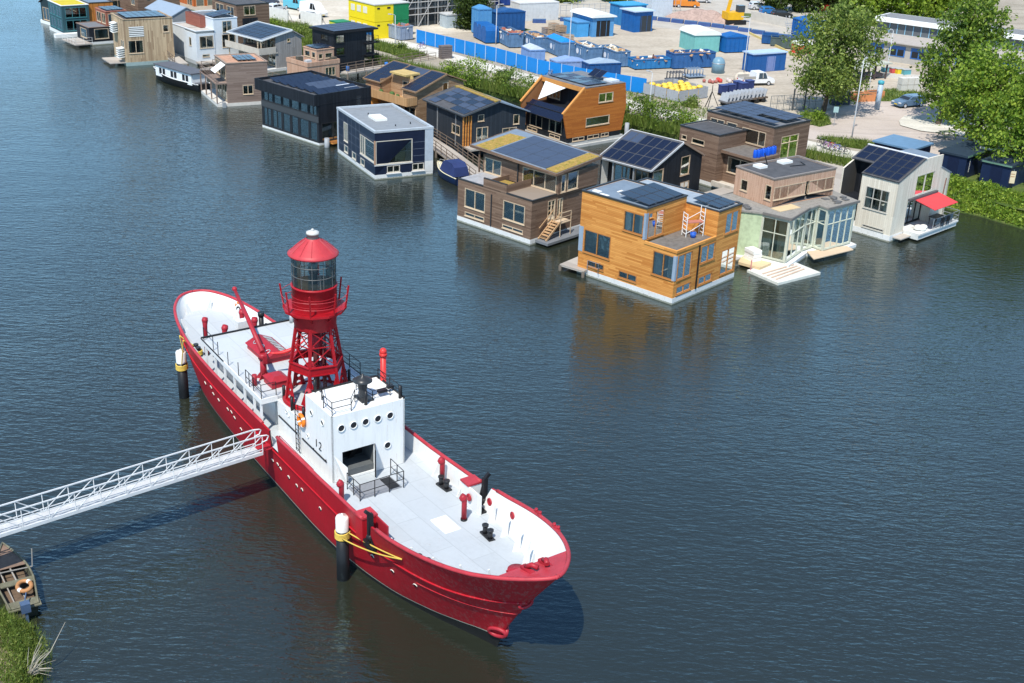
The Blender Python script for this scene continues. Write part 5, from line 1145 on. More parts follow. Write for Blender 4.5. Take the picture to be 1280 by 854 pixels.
h.solar((-.1, -.1, 4.78), (4.5, 0, 1.45), (0, 2.4, 0), 3, 2, .13); h.solar((-.1, 6.4, 4.78), (4.5, 0, 1.45), (0, 2.9, 0), 3, 2, .13); h.solar((3.2, 2.5, 5.8), (1.2, 0, .39), (0, 3.6, 0), 1, 3, .13, pale=[(0, 0), (0, 1)])
mb = MB(); mb.box(.9, 3.1, 2.9, 5.8, 5.9, 6.1); mb.box(1.62, 1.75, 2.5, 6.2, 5.1, 5.9); h.part('dormer_roof', mb, M('dormer_tan', (.50, .36, .14), .8, var=.3))
mb = MB(); mb.box(-1.4, 1.6, 2.0, 6.6, 3.2, 3.35); mb.box(-1.45, -1.38, 0.0, 6.7, 3.25, 4.2); mb.box(-1.4, .1, -.06, .0, 3.25, 4.2); mb.box(-1.4, 0, .01, 2.3, 3.2, 3.35); h.part('balcony', mb, plank('balcony_larch', (.44, .25, .11), (.58, .36, .18), .12, True))
mb = MB(); mb.box(-1.1, -.1, 6.7, 8.8, .5, 3.6); h.part('bay', mb, LARCH)
for k, (y, r) in enumerate(((2.6, .28), (3.6, .35), (5.6, .3))): mb = MB(); mb.sphere((-.6, y, 3.6 + r), r, 7); h.part('planter', mb, M('plant_green', (.06, .12, .03), .8, var=.5, vs=6))
# ---- black three-storey house by the bank
h = House('floating_house', 'black balconied house with flat silver solar roof by the plank bridge', 'house', (-26.3, 166.6), 46, GRP2); L, W = 5.0, 7.0
h.frame = BLACKM; h.base(L, W, .5)
h.block(0, W, 0, L, .5, 5.8, wx=[(1.4, 3.0, 4.6, 5.4, 1), (.5, 2.4, 1.2, 2.4, 2), (3, 4.5, 3.0, 4.2, 2)], wy=[(.3, 1.8, 4.4, 5.5, 1), (.3, 1.8, 2.7, 3.8, 1), (5.6, 6.7, 4.2, 5.5, 2), (5.6, 6.7, 2.6, 3.8, 2), (5.2, 6.7, .8, 2.1, 1)]); h.done(BLACKW)
mb = MB(); mb.box(-.3, W + .5, -.4, L + .3, 5.8, 6.02); h.part('roof', mb, BLACKM)
h.solar((-.1, -.2, 6.06), (W + .3, 0, 0), (0, L + .3, 0), 5, 4, .08, pale=[(i, j) for i in range(5) for j in range(4)])
for z in (2.4, 4.1): mb = MB(); mb.box(5.2, W + .5, -.5, .0, z - .15, z); mb.box(W, W + .6, -.5, L, z - .15, z); h.part('balcony', mb, BLACKM)
for z in (2.4, 4.1): railing([(5.2, -.48, z), (W + .5, -.48, z), (W + .5, L, z)], .8, 'balcony_railing', BLACKM, par=h.o)
# ---- pale pink terraced house
h = House('floating_house', 'pale pinkish stepped house with roof terraces between dark neighbours', 'house', (-28.8, 159.5), 46, GRP2)
h.base(4.8, 5.4, .5, mat=M('hull_pale', (.6, .57, .52), .7)); h.block(0, 5.3, 0, 4.7, .5, 2.45, wy=[(2.9, 4.6, .9, 2.1, 3)]); h.block(2.2, 5.1, .9, 3.9, 2.45, 4.3, wx=[(1.2, 2.0, 3.2, 4.0, 1), (2.4, 3.6, 3.2, 4.0, 1)], wy=[(2.5, 3.2, 3.1, 3.8, 1), (3.6, 4.8, 3.1, 3.8, 1)]); h.done(PINKW)
h.flat(0, 5.3, 0, 4.7, 2.45, M('terrace_grey', (.35, .34, .33), .8, var=.3), PINKW, .55); h.flat(2.2, 5.1, .9, 3.9, 4.3, ROOFBLUE, PINKW); h.solar((2.4, 1.0, 4.45), (2.5, 0, .1), (0, 2.7, 0), 3, 2, .1)
for k, (x, y) in enumerate(((.8, 1.2), (.7, 3), (1.4, 3.9), (4.3, .2))): mb = MB(); mb.box(x, x + .8, y, y + .6, 2.45, 3.05 + .2 * (k % 2)); h.part('terrace_box', mb, M('box_%d' % (k % 2), ((.5, .5, .5), (.1, .09, .07))[k % 2], .7))
# ---- grey gabled with open porch
h = House('floating_house', 'grey boarded gabled house with deep open porch and pale balcony', 'house', (-34.6, 167.5), 46, GRP2)
h.base(8.5, 4.6, .5, y0=-.1, x0=-3); zg = [(0, .5), (4.4, .5), (4.4, 4.5), (2.7, 5.45), (0, 4.9)]
h.wall((0, 0), (1, 0), (0, -1), zg, [(1.95, 2.45, 3.95, 4.45, 1)]); h.wall((0, 8), (1, 0), (0, 1), zg); h.wall((.3, .16), (0, 1), (-1, 0), [(0, .5), (7.7, .5), (7.7, 4.9), (0, 4.9)], [(.4, 2.2, .7, 2.4, 2), (3, 5, 3.0, 4.6, 3), (5.6, 7.2, 3, 4.6, 2), (.6, 2.4, 3, 4.6, 2)], m=3)
h.w.build('wall', [GREYW, INNER, PALEWOOD, BROWNW2], h.o); h.slope((-2.4, -.2, 4.45), (5.15, 0, 1.0), (0, 8.6, 0), .12, ROOFBLUE, WHITE, 'roof'); h.slope((2.75, -.2, 5.45), (2.0, 0, -1.1), (0, 8.6, 0), .12, GREYW, None, 'roof'); h.solar((-2.0, .6, 4.62), (4.4, 0, .85), (0, 7, 0), 4, 6, .12)
mb = MB(); mb.box(-2.8, .25, -.1, 8.3, 2.55, 2.7); mb.box(-2.85, -2.78, -.1, 8.3, 2.6, 3.5); mb.box(-2.8, .0, -.12, -.05, 2.6, 3.5); h.part('balcony', mb, M('balcony_beige', (.52, .47, .40), .7))
for y in (.1, .9, 8.1):
    mb = MB(); mb.bar((-2.3, y, .5), (-2.3, y, 4.5), .13); h.part('porch_post', mb, PALEWOOD)
mb = MB(); mb.box(-1.8, -.6, 3.6, 5.4, 3.3, 3.38); mb.box(-1.6, -.8, 3.8, 5.2, 2.7, 3.3); h.part('balcony_table', mb, BROWNW2)
# ---- white-blue house
h = House('floating_house', 'pale blue-white rendered house with red brick roof box', 'house', (-46.3, 170), 40, GRP2)
RW = M('render_paleblue', (.60, .64, .67), .7, var=.1); h.frame = M('tan_frame', (.48, .40, .3), .6)
h.base(4, 6.6, .5, mat=M('grey_hull', (.4, .42, .43), .7)); h.block(0, 2.8, 0, 3.6, .5, 4.3, wy=[(.5, 2.6, 2.25, 3.95, 2), (.8, 1.9, 1.0, 1.4, 1)], wx=[(1.6, 2.3, 2.4, 3.6, 1)]); h.block(2.82, 6.5, .1, 7.5, .5, 6.15, wy=[(4.15, 5.6, 4.2, 5.8, 2), (4.0, 6.1, 2.1, 3.95, 2)], wx=[(4.4, 6.8, 4.4, 5.8, 2)]); h.block(.0, 2.8, 3.62, 8.0, .5, 4.6); h.done(RW)
h.flat(0, 2.8, 0, 8, 4.62, M('gravel_roof', (.45, .42, .38), .9, var=.4), RW); h.flat(2.82, 6.5, .1, 7.5, 6.15, ROOFFELT, RW); mb = MB(); mb.box(2.0, 2.8, 2.6, 7.4, 4.65, 6.3); h.part('brick_box', mb, plank('brick_red', (.26, .085, .06), (.34, .12, .085), .1)); h.solar((3.0, .6, 6.3), (3.2, 0, .5), (0, 3.0, 0), 2, 3, .1, pale=[(0, 0), (1, 1)])
mb = MB(); mb.box(-.3, 6.8, -1.6, -.02, .3, .5); h.part('front_deck', mb, DECKW)
# ---- grey gable behind
h = House('floating_house', 'plain grey metal-clad gabled house behind the striped timber house', 'house', (-53.6, 184.5), 42, GRP2); h.base(9, 4.4, .5)
zg = [(0, .5), (4.2, .5), (4.2, 4.3), (2.3, 5.35), (0, 4.3)]; GM = M('grey_metal', (.27, .28, .29), .5, var=.12)
h.wall((0, 0), (1, 0), (0, -1), zg, [(1.2, 1.7, 2.2, 2.8, 1)]); h.wall((0, 9), (1, 0), (0, 1), zg); h.wall((0, .16), (0, 1), (-1, 0), [(0, .5), (8.7, .5), (8.7, 4.3), (0, 4.3)], [(1, 2.2, 1.5, 3, 1)], m=3); h.wall((4.2, .16), (0, 1), (1, 0), [(0, .5), (8.7, .5), (8.7, 4.3), (0, 4.3)]); h.w.build('wall', [GM, INNER, GM, M('cream_render', (.6, .57, .48), .7)], h.o)
h.slope((-.2, -.1, 4.2), (2.5, 0, 1.17), (0, 9.2, 0), .12, M('standing_seam', (.27, .33, .40), .4, var=.1), None, 'roof'); h.slope((4.4, -.1, 4.2), (-2.1, 0, 1.17), (0, 9.2, 0), .12, GM, None, 'roof')
# ---- brown at top (by the vans)
h = House('floating_house', 'brown brick-like house with dark roof near the parked vans', 'house', (-43.7, 184), 42, GRP2); h.base(8, 6, .5); h.frame = PALEWOOD
h.block(0, 5.6, 0, 7.6, .5, 6.4, wy=[(1.2, 3.2, 4.8, 6.2, 2), (1.0, 3.1, .9, 4.2, 2)], wx=[(.8, 3, 4.6, 6.0, 2), (4, 6.5, 4.6, 6, 2)]); h.done(BROWNW); h.flat(0, 5.6, 0, 7.6, 6.4, ROOFDARK); mb = MB(); mb.box(.9, 3.5, -.03, -.004, .6, 4.4); h.part('dark_bay', mb, BLACKW)
mb = MB()
for k in range(8): mb.box(-1.5, -.3, .3 + k * .02, 1.2, .6 + k * .5, .66 + k * .5)
h.part('outside_stair', mb, WHITE)
# ---- orange red at top
h = House('floating_house', 'orange-red panelled house at the top edge with two green windows', 'house', (-58.5, 215), 40, GRP2); h.base(8, 8, .5); h.glass = GLASS_G
h.block(0, 4, 0, 7, .5, 6.5, wy=[(.4, 1.9, 1.2, 2.9, 1), (2.5, 3.6, 1.2, 2.9, 1)], wx=[(.8, 2.8, 1.2, 2.9, 2)]); h.block(4.02, 8, .3, 7, .5, 6.5, wy=[(4.6, 7.2, 1.2, 3.0, 2)]); h.done(plank('orange_red_panels', (.42, .10, .025), (.50, .14, .035), 1.1, True)); h.flat(0, 8, 0, 7, 6.52, ROOFDARK)
# ---- brown pair at top left
h = House('floating_house', 'brown house with white balcony rail at the top left edge', 'house', (-71.5, 208), 40, GRP2); h.base(7, 5, .5)
h.block(0, 4.6, 0, 7, .5, 6.0, wy=[(.6, 3.2, 1.0, 2.6, 2), (1, 2.6, 3.4, 5, 2)], wx=[(.8, 3, 1, 2.6, 2)]); h.done(BROWNW2); h.flat(0, 4.6, 0, 7, 6.0, ROOFDARK); railing([(.4, -.4, 2.9), (3.8, -.4, 2.9)], .9, 'balcony_railing', WHITE, par=h.o)
h = House('floating_house', 'brown gabled house with teal edge and yellow sedum at the top left', 'house', (-63.5, 199.5), 42, GRP2); h.base(7, 8, .5)
zg = [(0, .5), (7.4, .5), (7.4, 4.6), (4.2, 6.2), (0, 5.6)]; h.wall((0, 0), (1, 0), (0, -1), zg, [(3.2, 4.0, 3.3, 5.0, 1), (4.8, 6.2, 1.2, 2.6, 3), (1.6, 2.0, 4.2, 5.4, 1)]); h.wall((0, 7), (1, 0), (0, 1), zg); h.wall((0, .16), (0, 1), (-1, 0), [(0, .5), (6.7, .5), (6.7, 5.6), (0, 5.6)], [(1, 2.4, 3.2, 4.8, 2)]); h.wall((7.4, .16), (0, 1), (1, 0), [(0, .5), (6.7, .5), (6.7, 4.6), (0, 4.6)]); h.done(BROWNW)
h.slope((-.2, -.2, 5.6), (4.5, 0, .65), (0, 7.4, 0), .12, SEDUM, None, 'roof'); h.slope((4.2, -.2, 6.2), (3.5, 0, -1.75), (0, 7.4, 0), .12, M('teal_roof', (.10, .30, .32), .5), None, 'roof')
# ================================================================== boats
def hullboat(name, label, L, Wd, H, c, rz, hullm, deckm, stern=.8, cat='boat', group=None, sheer=.35):
    o = thing(name, label, cat, (c[0], c[1], 0), rz, group); N = 14; mb = MB(); rows = []
    for i in range(N + 1):
        u = i / N; x = L * (u - .5); w = Wd / 2 * ((stern + (1 - stern) * min(1, u * 2.5)) if u < .4 else max(0, 1 - ((u - .4) / .6) ** 2.3))
        zt = H + sheer * u ** 2; rows.append([(x - .0, 0 if u == 1 else w * .55, -.25), (x, w * .9, .1), (x + .04 * L * (u > .85) * (u - .85) / .15, w, zt)])
    P = []
    for r in rows: P += [(a, -b, c_) for a, b, c_ in r[::-1]] + [(a, b, c_) for a, b, c_ in r]
    F = [(i * 6 + k, i * 6 + k + 1, (i + 1) * 6 + k + 1, (i + 1) * 6 + k) for i in range(N) for k in range(5)] + [(0, 1, 2, 3, 4, 5)]
    mb.add(P, F, 0, True); mb.build('hull', hullm, o)
    g = MB()
    for s_ in (0, 5): g.tube([V(P[i * 6 + s_]) for i in range(N + 1)], .05, 6)
    g.build('gunwale', deckm, o)
    return o, rows
o, rows = hullboat('motor_boat', 'navy motor boat with blue canopy moored beside the jetty', 5.4, 2.1, .75, (-7.0, 118.0), 122, M('boat_navy', (.012, .03, .09), .35), M('boat_cream', (.66, .60, .42), .5))
mb = MB(); mb.add([(x, sgn * w * .95, z - .02) for x, w, z in [r[2] for r in rows[7:]] for sgn in (-1, 1)], [(2 * i, 2 * i + 1, 2 * i + 3, 2 * i + 2) for i in range(len(rows[7:]) - 1)]); mb.build('foredeck', M('boat_cream', (.66, .60, .42), .5), o)
mb = MB(); mb.box(1.0, 1.9, -.4, .4, .78, .86); mb.build('hatch', BLACKM, o)
mb = MB()
pr = [(-2.3, .8), (-2.1, 1.7), (-1.6, 2.05), (-.2, 2.05), (.35, 1.75), (.75, .85)]
for w0, w1 in ((-.92, .92),):
    P = [(x, -.92 * (1 - .18 * (z > 1.5)), z) for x, z in pr] + [(x, .92 * (1 - .18 * (z > 1.5)), z) for x, z in pr]; mb.add(P, [tuple(range(6))[::-1], tuple(range(6, 12))] + [(i, i + 1, 7 + i, 6 + i) for i in range(5)])
mb.build('canopy', M('canopy_blue', (.02, .035, .12), .7, var=.25), o)
mb = MB(); mb.box(-1.9, -.9, -.93, -.8, 1.1, 1.6); mb.build('canopy_window', M('vinyl', (.4, .42, .45), .2), o)
mb = MB(); mb.tube([(.4, -.9, .9), (1.4, -.7, 1.3), (2.3, 0, 1.45), (1.4, .7, 1.3), (.4, .9, .9)], .025, 6); mb.build('pulpit_rail', STEEL, o)
# black and white canal boat
o, rows = hullboat('canal_boat', 'long white canal boat with black hull and grey roof', 11.5, 3.0, .95, (-45.3, 157.0), 138, BOOT, WHITE, stern=.6)
for s_ in (1,):
    mb = MB(); mb.box(-4.6, 3.8, -1.15, 1.15, .7, 2.1); cb = mb.build('cabin', M('boat_white', (.72, .73, .73), .5), o)
    mb = MB(); mb.box(-4.8, 4.0, -1.3, 1.3, 2.1, 2.25); mb.build('cabin_roof', M('boat_roof', (.10, .105, .12), .6), o)
    for x in (-3.9, -3.1, -1.2, -.4, 1.5, 2.3):
        
        for yy in (1.16, -1.19): mb = MB(); mb.box(x, x + .55, yy, yy + .03, 1.1, 1.85); mb.build('cabin_window', PORTG, cb)
mb = MB(); mb.box(-5.4, -4.6, -1.0, 1.0, .8, 1.0); mb.box(3.8, 4.9, -.7, .7, .95, 1.1); mb.build('end_deck', M('boat_roof', (.10, .105, .12), .6), o)
# rowing boat with outboard at the lower left
o, rows = hullboat('old_boat', 'worn wooden work boat with outboard motor by the grassy bank', 5.0, 1.6, .6, (-22.75, 46.1), 122, M('boat_weathered', (.06, .062, .042), .85, var=.6, vs=3), M('boat_edge', (.15, .145, .10), .85, var=.5, vs=3), stern=.75)
mb = MB(); mb.add([(x, sgn * w * .93, .22) for x, w, z in [(r[1][0], r[1][1], 0) for r in rows] for sgn in (-1, 1)], [(2 * i, 2 * i + 1, 2 * i + 3, 2 * i + 2) for i in range(len(rows) - 1)]); mb.build('floor', M('boat_floor', (.13, .09, .06), .9, var=.5, vs=4), o)
mb = MB(); mb.add([(x, sgn * w * .97, z - .03) for x, w, z in [r[2] for r in rows[9:]] for sgn in (-1, 1)], [(2 * i, 2 * i + 1, 2 * i + 3, 2 * i + 2) for i in range(len(rows[9:]) - 1)]); mb.build('foredeck', M('boat_deck_brown', (.20, .135, .10), .85, var=.4, vs=3), o)
mb = MB(); mb.box(-2.6, -1.9, -.72, .72, .5, .56); mb.box(-.5, -.1, -.9, .9, .48, .53); mb.build('thwart', M('boat_edge', (.15, .145, .10), .85, var=.5, vs=3), o)
mb = MB(); mb.box(-3.0, -2.65, -.2, .2, .55, 1.0); mb.bar((-2.85, 0, .6), (-2.95, 0, -.4), .12); mb.bar((-2.65, 0, .85), (-2.0, -.2, .95), .05); mb.build('outboard_motor', M('outboard', (.07, .11, .19), .4), o)
mb = MB(); mb.bar((-1.4, -.2, .3), (1.4, .1, .75), .06); mb.bar((-1.6, .3, .3), (.8, .5, .6), .05); mb.bar((.4, -.9, .7), (.5, .9, .72), .04); mb.bar((.4, -.9, .7), (.5, -1.0, 1.6), .04); mb.build('oars_and_frame', M('oar_pale', (.30, .28, .25), .7), o)
LB = thing('lifebuoy', 'faded orange lifebuoy lying in the worn work boat', 'lifebuoy', (-22.0, 45.45, .58), 30); mb = MB(); mb.tube([(.3 * math.cos(u), .42 * math.sin(u), .05) for u in [2 * math.pi * k / 20 for k in range(20)]], .1, 8, closed=True); mb.build('ring', M('lifebuoy_faded', (.42, .20, .08), .7, var=.3), LB)
for q in range(2): mb = MB(); mb.tube([(.3 * math.cos(u), .42 * math.sin(u), .05) for u in [q * math.pi + .5 + .4 * k / 4 for k in range(5)]], .106, 8); mb.build('band', LBW, LB)
mb = MB(); P = [at(-20, 742, .15), at(0, 695, .2), at(14, 690, .3), at(24, 700, .2), at(33, 715, .15), at(38, 735, .1)]
mb.tube(P, .13, 10); tag(mb.build('rubber_hose', BLACKM), 'thick black rubber hose curving on the water beside the old boat', 'hose')
# ================================================================== SETTING
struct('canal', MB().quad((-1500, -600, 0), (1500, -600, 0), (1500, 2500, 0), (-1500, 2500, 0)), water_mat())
struct('canal_bed', MB().quad((-1500, -600, -3), (1500, -600, -3), (1500, 2500, -3), (-1500, 2500, -3)), M('mud', (.03, .028, .02), .9))
WL_ = [(500, -260), (110, 60), (75, 85), (55, 102), (48.2, 109), (46.7, 110.9), (44.9, 113), (42.8, 114.4), (40.5, 118.5), (35.5, 126), (27.5, 132.5), (19, 137.6), (11, 144), (3, 151.5), (-5, 158.5), (-13, 165.8), (-21, 173), (-31, 182), (-43, 193), (-56, 206), (-76, 226), (-111, 259), (-900, 1000)]
OFF = [(3, 3)] * 5 + [(2.2, 2.6)] * 4 + [(1.7, 2.0)] * 14
TL = [(a + u, b + v) for (a, b), (u, v) in zip(WL_, OFF)]
GZ = 1.2
EARTH = ground_mat('earth_ground', (.24, .21, .16), (.34, .30, .24), (.43, .39, .32), .1, 2.5)
GRASSG = ground_mat('grass_ground', (.035, .06, .014), (.075, .115, .025), (.14, .15, .05), .5, 5)
YARDM = ground_mat('yard_concrete', (.32, .275, .215), (.43, .375, .30), (.51, .455, .37), .09, 1.6)
PATHM = ground_mat('path_slabs', (.47, .44, .38), (.57, .54, .47), (.65, .62, .55), .3, 3)
ROADM = ground_mat('brick_road', (.36, .30, .26), (.45, .385, .335), (.52, .45, .40), .12, 5)
def poly(name, pts, z, mat, kind='structure'):
    tr = tessellate_polygon([[V((*p, 0)) for p in pts]]); mb = MB(); mb.add([(*p, z) for p in pts], tr)
    o = mb.build(name, mat)
    if kind: o['kind'] = kind
    return o
poly('ground', TL + [(-900, 3000), (2500, 3000), (2500, -500)], GZ, EARTH)
mb = MB()
for i in range(len(WL_) - 1):
    a, b, c, d = WL_[i], WL_[i + 1], TL[i + 1], TL[i]
    am, bm = [tuple(.55 * p[k] + .45 * q[k] for k in (0, 1)) for p, q in ((a, d), (b, c))]
    mb.quad((*a, -.6), (*b, -.6), (*b, .12), (*a, .12)); mb.quad((*a, .12), (*b, .12), (*bm, .75), (*am, .75)); mb.quad((*am, .75), (*bm, .75), (*c, GZ + .002), (*d, GZ + .002))
struct('canal_bank', mb, GRASSG)
# flat sheets
poly('grass_verge', [(48, 112), (70, 96), (120, 120), (60, 132), (52, 129.5), (45, 129.5), (42.5, 119.5)], GZ + .006, GRASSG)
poly('road', [(29, 139), (38, 134.3), (44, 131.5), (52, 130.5), (64, 132), (140, 128), (140, 148), (90, 158), (66, 164), (52, 166), (46, 160), (41, 154), (33, 146.5)], GZ + .008, ROADM)
poly('traffic_island', [(47, 148), (46.5, 145.5), (48.2, 143), (52, 141.5), (58, 141), (63, 143), (62, 150), (53, 152), (48.5, 151)], GZ + .1, PATHM)
PC = [(46, 130.5), (37, 130), (31.5, 134.8), (21, 143.2), (15.5, 149), (9, 156.2), (1.8, 163.6), (-6.2, 172.4), (-16, 184), (-26, 195), (-38, 206), (-60, 226)]
pw = 1.9; Lp, Rp = [], []
for i, p in enumerate(PC):
    a, b = PC[max(0, i - 1)], PC[min(len(PC) - 1, i + 1)]; d = V((b[0] - a[0], b[1] - a[1], 0)).normalized()
    Lp.append((p[0] - d.y * pw, p[1] + d.x * pw)); Rp.append((p[0] + d.y * pw, p[1] - d.x * pw))
poly('path', Lp + Rp[::-1], GZ + .012, PATHM)
poly('yard', [(15.5, 160.5), (21, 152), (27, 147.5), (33, 147.5), (40.5, 155), (46, 162), (60, 176), (60, 215), (50, 260), (-10, 260), (-40, 232), (-20, 194), (-14, 188), (0, 175)], GZ + .006, YARDM)
poly('upper_yard', [(20, 215), (60, 205), (78, 230), (60, 300), (-20, 300), (-30, 250)], GZ + .01, M('upper_yard_grey', (.42, .39, .34), .9, var=.25, vs=.3))
poly('building_site', [(-20, 192), (-34, 204), (-60, 228), (-90, 300), (-20, 320), (5, 235), (-5, 205)], GZ + .009, ground_mat('site_sand', (.42, .37, .29), (.53, .48, .40), (.62, .58, .50), .2, 2))
for i, pts in enumerate(([(36.5, 133.8), (41.2, 131.4), (43.4, 132.4), (40, 136.2), (36.6, 137.2), (34.2, 137.2)], [(33.6, 146), (36, 143), (37.8, 144.6), (38.2, 148.5), (36, 150.5)], [(43, 158.8), (53, 160.5), (58, 166), (52, 168.5), (47, 165)], [(-14.5, 178.5), (-24, 189), (-28, 187), (-20, 178.5), (-17, 174)], [(36, 229), (44, 231), (66, 226), (66, 233), (40, 237)], [(-30.5, 188), (-36, 200), (-48, 206), (-44, 197), (-34, 187)], [(-10, 206), (-2, 201), (1, 206), (-6, 212)])):
    poly('grass_patch', pts, GZ + .016, GRASSG)
# near bank, lower left
NB = [(-19.4, 34), (-19.6, 38.5), (-20.3, 41), (-21.5, 42.6), (-22.8, 43.4), (-24.6, 44.4), (-27, 47.5), (-34, 51), (-60, 62), (-90, 40), (-60, 10), (-25, 15)]
poly('near_ground', NB, .62, ground_mat('near_soil', (.12, .10, .07), (.22, .17, .12), (.30, .24, .17), .6, 6))
mb = MB()
for a, b in zip(NB[:8], NB[1:9]): 
    o_ = lambda p: (p[0] + 1.0, p[1] + .6)
    mb.quad((*o_(a), -.4), (*o_(b), -.4), (*b, .623), (*a, .623))
struct('near_bank', mb, GRASSG)
poly('near_path', [(-21.3, 40.4), (-22.4, 41.6), (-26, 41), (-25, 37.5), (-22, 38)], .64, M('pink_sand', (.52, .33, .23), .9, var=.15, vs=3))
# ================================================================== JETTIES
JW = DECKW
def jetty(label, pts, w, z, posts=True, rl=None):
    o = thing('jetty', label, 'jetty', (pts[0][0], pts[0][1], 0)); base = V((pts[0][0], pts[0][1], 0)); mb = MB(); ps = MB()
    for i, (a, b) in enumerate(zip(pts, pts[1:])):
        a, b = V((*a, 0)) - base, V((*b, 0)) - base; d = (b - a).normalized(); n = V((-d.y, d.x, 0)) * w / 2
        mb.obox(a - n + V((0, 0, z - .16 + i * .004)), b - a + d * .25, n * 2, V((0, 0, .16)))
        k = int((b - a).length / 4) + 1
        for j in range(k + 1):
            for s_ in (-1, 1): p = a.lerp(b, j / k) + n * s_ * .96; ps.tube([p + V((0, 0, -1.2)), p + V((0, 0, z - .1))], .13, 8)
    mb.build('deck', JW, o)
    ps.build('piles', M('jetty_pile', (.10, .085, .07), .9), o)
    if rl:
        for s_ in rl:
            P = []
            for i, p in enumerate(pts):
                a, b = pts[max(0, i - 1)], pts[min(len(pts) - 1, i + 1)]; d = V((b[0] - a[0], b[1] - a[1], 0)).normalized(); P.append(V((*p, z)) - base + V((-d.y, d.x, 0)) * s_ * w / 2)
            railing(P, 1.0, 'railing', M('jetty_rail', (.16, .12, .09), .8), (1., .62, .3), 1.6, .07, o)
    return o
jetty('long plank jetty with dark railings between the navy box house and the second row', [(-3.4, 115.2), (-8.2, 126.2), (-10.6, 131), (-20, 142.5), (-27, 151.0), (-35, 158.5), (-43.5, 164.5)], 2.0, .8, rl=(-1, 1))
jetty('plank bridge with thin railings leading to the bank by the black balconied house', [(-24.6, 163.4), (-13.6, 176.3)], 1.8, 1.15, rl=(-1, 1))
jetty('short grey jetty with railing between the brown and orange houses', [(4.6, 91.6), (9.0, 97.4)], 2.4, .55)
jetty('pale plank walkway behind the pink house leading to the white house', [(28.5, 111), (33.5, 118), (33.6, 126.5), (33.5, 131)], 2.6, 1.0)
jetty('walkway between the dark solar roof house and the brown drum house', [(13, 104), (17.5, 112.5), (21, 116)], 1.6, .7)
jetty('far plank walkway behind the tan striped house', [(-47.6, 166.5), (-53.5, 177.5), (-62, 191)], 1.8, .8, rl=(1,))
o = thing('jetty_railing', 'light steel railing on the edge of the short grey jetty', 'railing', (5.6, 91.2, .55), 50); railing([(0, -.3, 0), (0, -1.4, 0), (1.6, -1.4, 0)], .9, 'rail', STEEL, par=o)
o = thing('plank_stack', 'dark stack of boards standing at the end of the plank bridge', 'stack', (-11.6, 176.8, GZ), 35); mb = MB()
for k in range(7): mb.box(-.9, .9, -.5, .5, .03 + k * .27, .25 + k * .27)
mb.build('boards', M('stack_boards', (.16, .13, .12), .8, var=.3), o)
for lab, p, sz, c in (('blue barrel standing on the plank bridge beside the black house', (-19.3, 168.2), .8, (.02, .16, .5)), ('small blue drum on the bridge end close to the pink stepped house', (-24.2, 164.6), .7, (.03, .12, .35))):
    o = thing('barrel', lab, 'barrel', (*p, 1.15)); mb = MB(); mb.lathe([(.001, 0), (.3 * sz, 0), (.34 * sz, .25 * sz), (.34 * sz, .7 * sz), (.3 * sz, .95 * sz), (.001, .96 * sz)], n=14); mb.build('shell', M(lab[:10], c, .5), o); mb = MB(); mb.lathe([(.35 * sz, .3 * sz), (.36 * sz, .33 * sz), (.35 * sz, .36 * sz)], n=14); mb.build('hoop', BLACKM, o)
# ================================================================== VEGETATION
LEAF_A = leaf_mat('leaf_green', (.030, .065, .010), (.115, .20, .022), (.26, .34, .05))
LEAF_B = leaf_mat('leaf_bright', (.045, .095, .011), (.17, .28, .025), (.34, .43, .055))
LEAF_C = leaf_mat('leaf_grey_green', (.05, .085, .018), (.165, .235, .042), (.32, .38, .09))
LEAF_D = leaf_mat('leaf_dark', (.014, .028, .007), (.045, .075, .014), (.09, .13, .026))
LEAF_Y = leaf_mat('leaf_lime', (.08, .14, .008), (.18, .28, .02), (.30, .40, .05))
REED = leaf_mat('reed_green', (.05, .09, .014), (.14, .21, .035), (.26, .30, .075))
BARK = M('bark', (.085, .065, .048), .95, var=.4, vs=4, bump=.5)
def leaf(mb, p, s, rng, up=.5):
    n = V((rng.gauss(0, 1), rng.gauss(0, 1), rng.gauss(0, 1) * .7 + up)).normalized(); a = n.orthogonal().normalized(); a.rotate(Matrix.Rotation(rng.random() * 6.28, 3, n)); b = n.cross(a); s = s * (.55 + .9 * rng.random()); l, w = s * (.8 + .5 * rng.random()), s * .6
    mb.add([p - a * l * .5, p + b * w * .5 + n * .04 * s, p + a * l * .5, p - b * w * .5 + n * .04 * s], [(0, 1, 2, 3)])
def crown(mb, cs, n_cl, n_lf, s, rng, clr=1.0):
    """cs: list of (center, (rx,ry,rz)) lobes; leaves gather in clumps lying mostly near each lobe's surface"""
    for c, r in cs:
        c = V(c)
        for _ in range(n_cl):
            d = V((rng.gauss(0, 1), rng.gauss(0, 1), rng.gauss(0, 1))).normalized(); k = .45 + .6 * rng.random() ** .6
            q = c + V((d.x * r[0], d.y * r[1], d.z * r[2])) * k; cr_s = clr * (.55 + .6 * rng.random())
            for _ in range(n_lf):
                leaf(mb, q + V((rng.gauss(0, 1), rng.gauss(0, 1), rng.gauss(0, .75))) * cr_s * .5, s, rng)
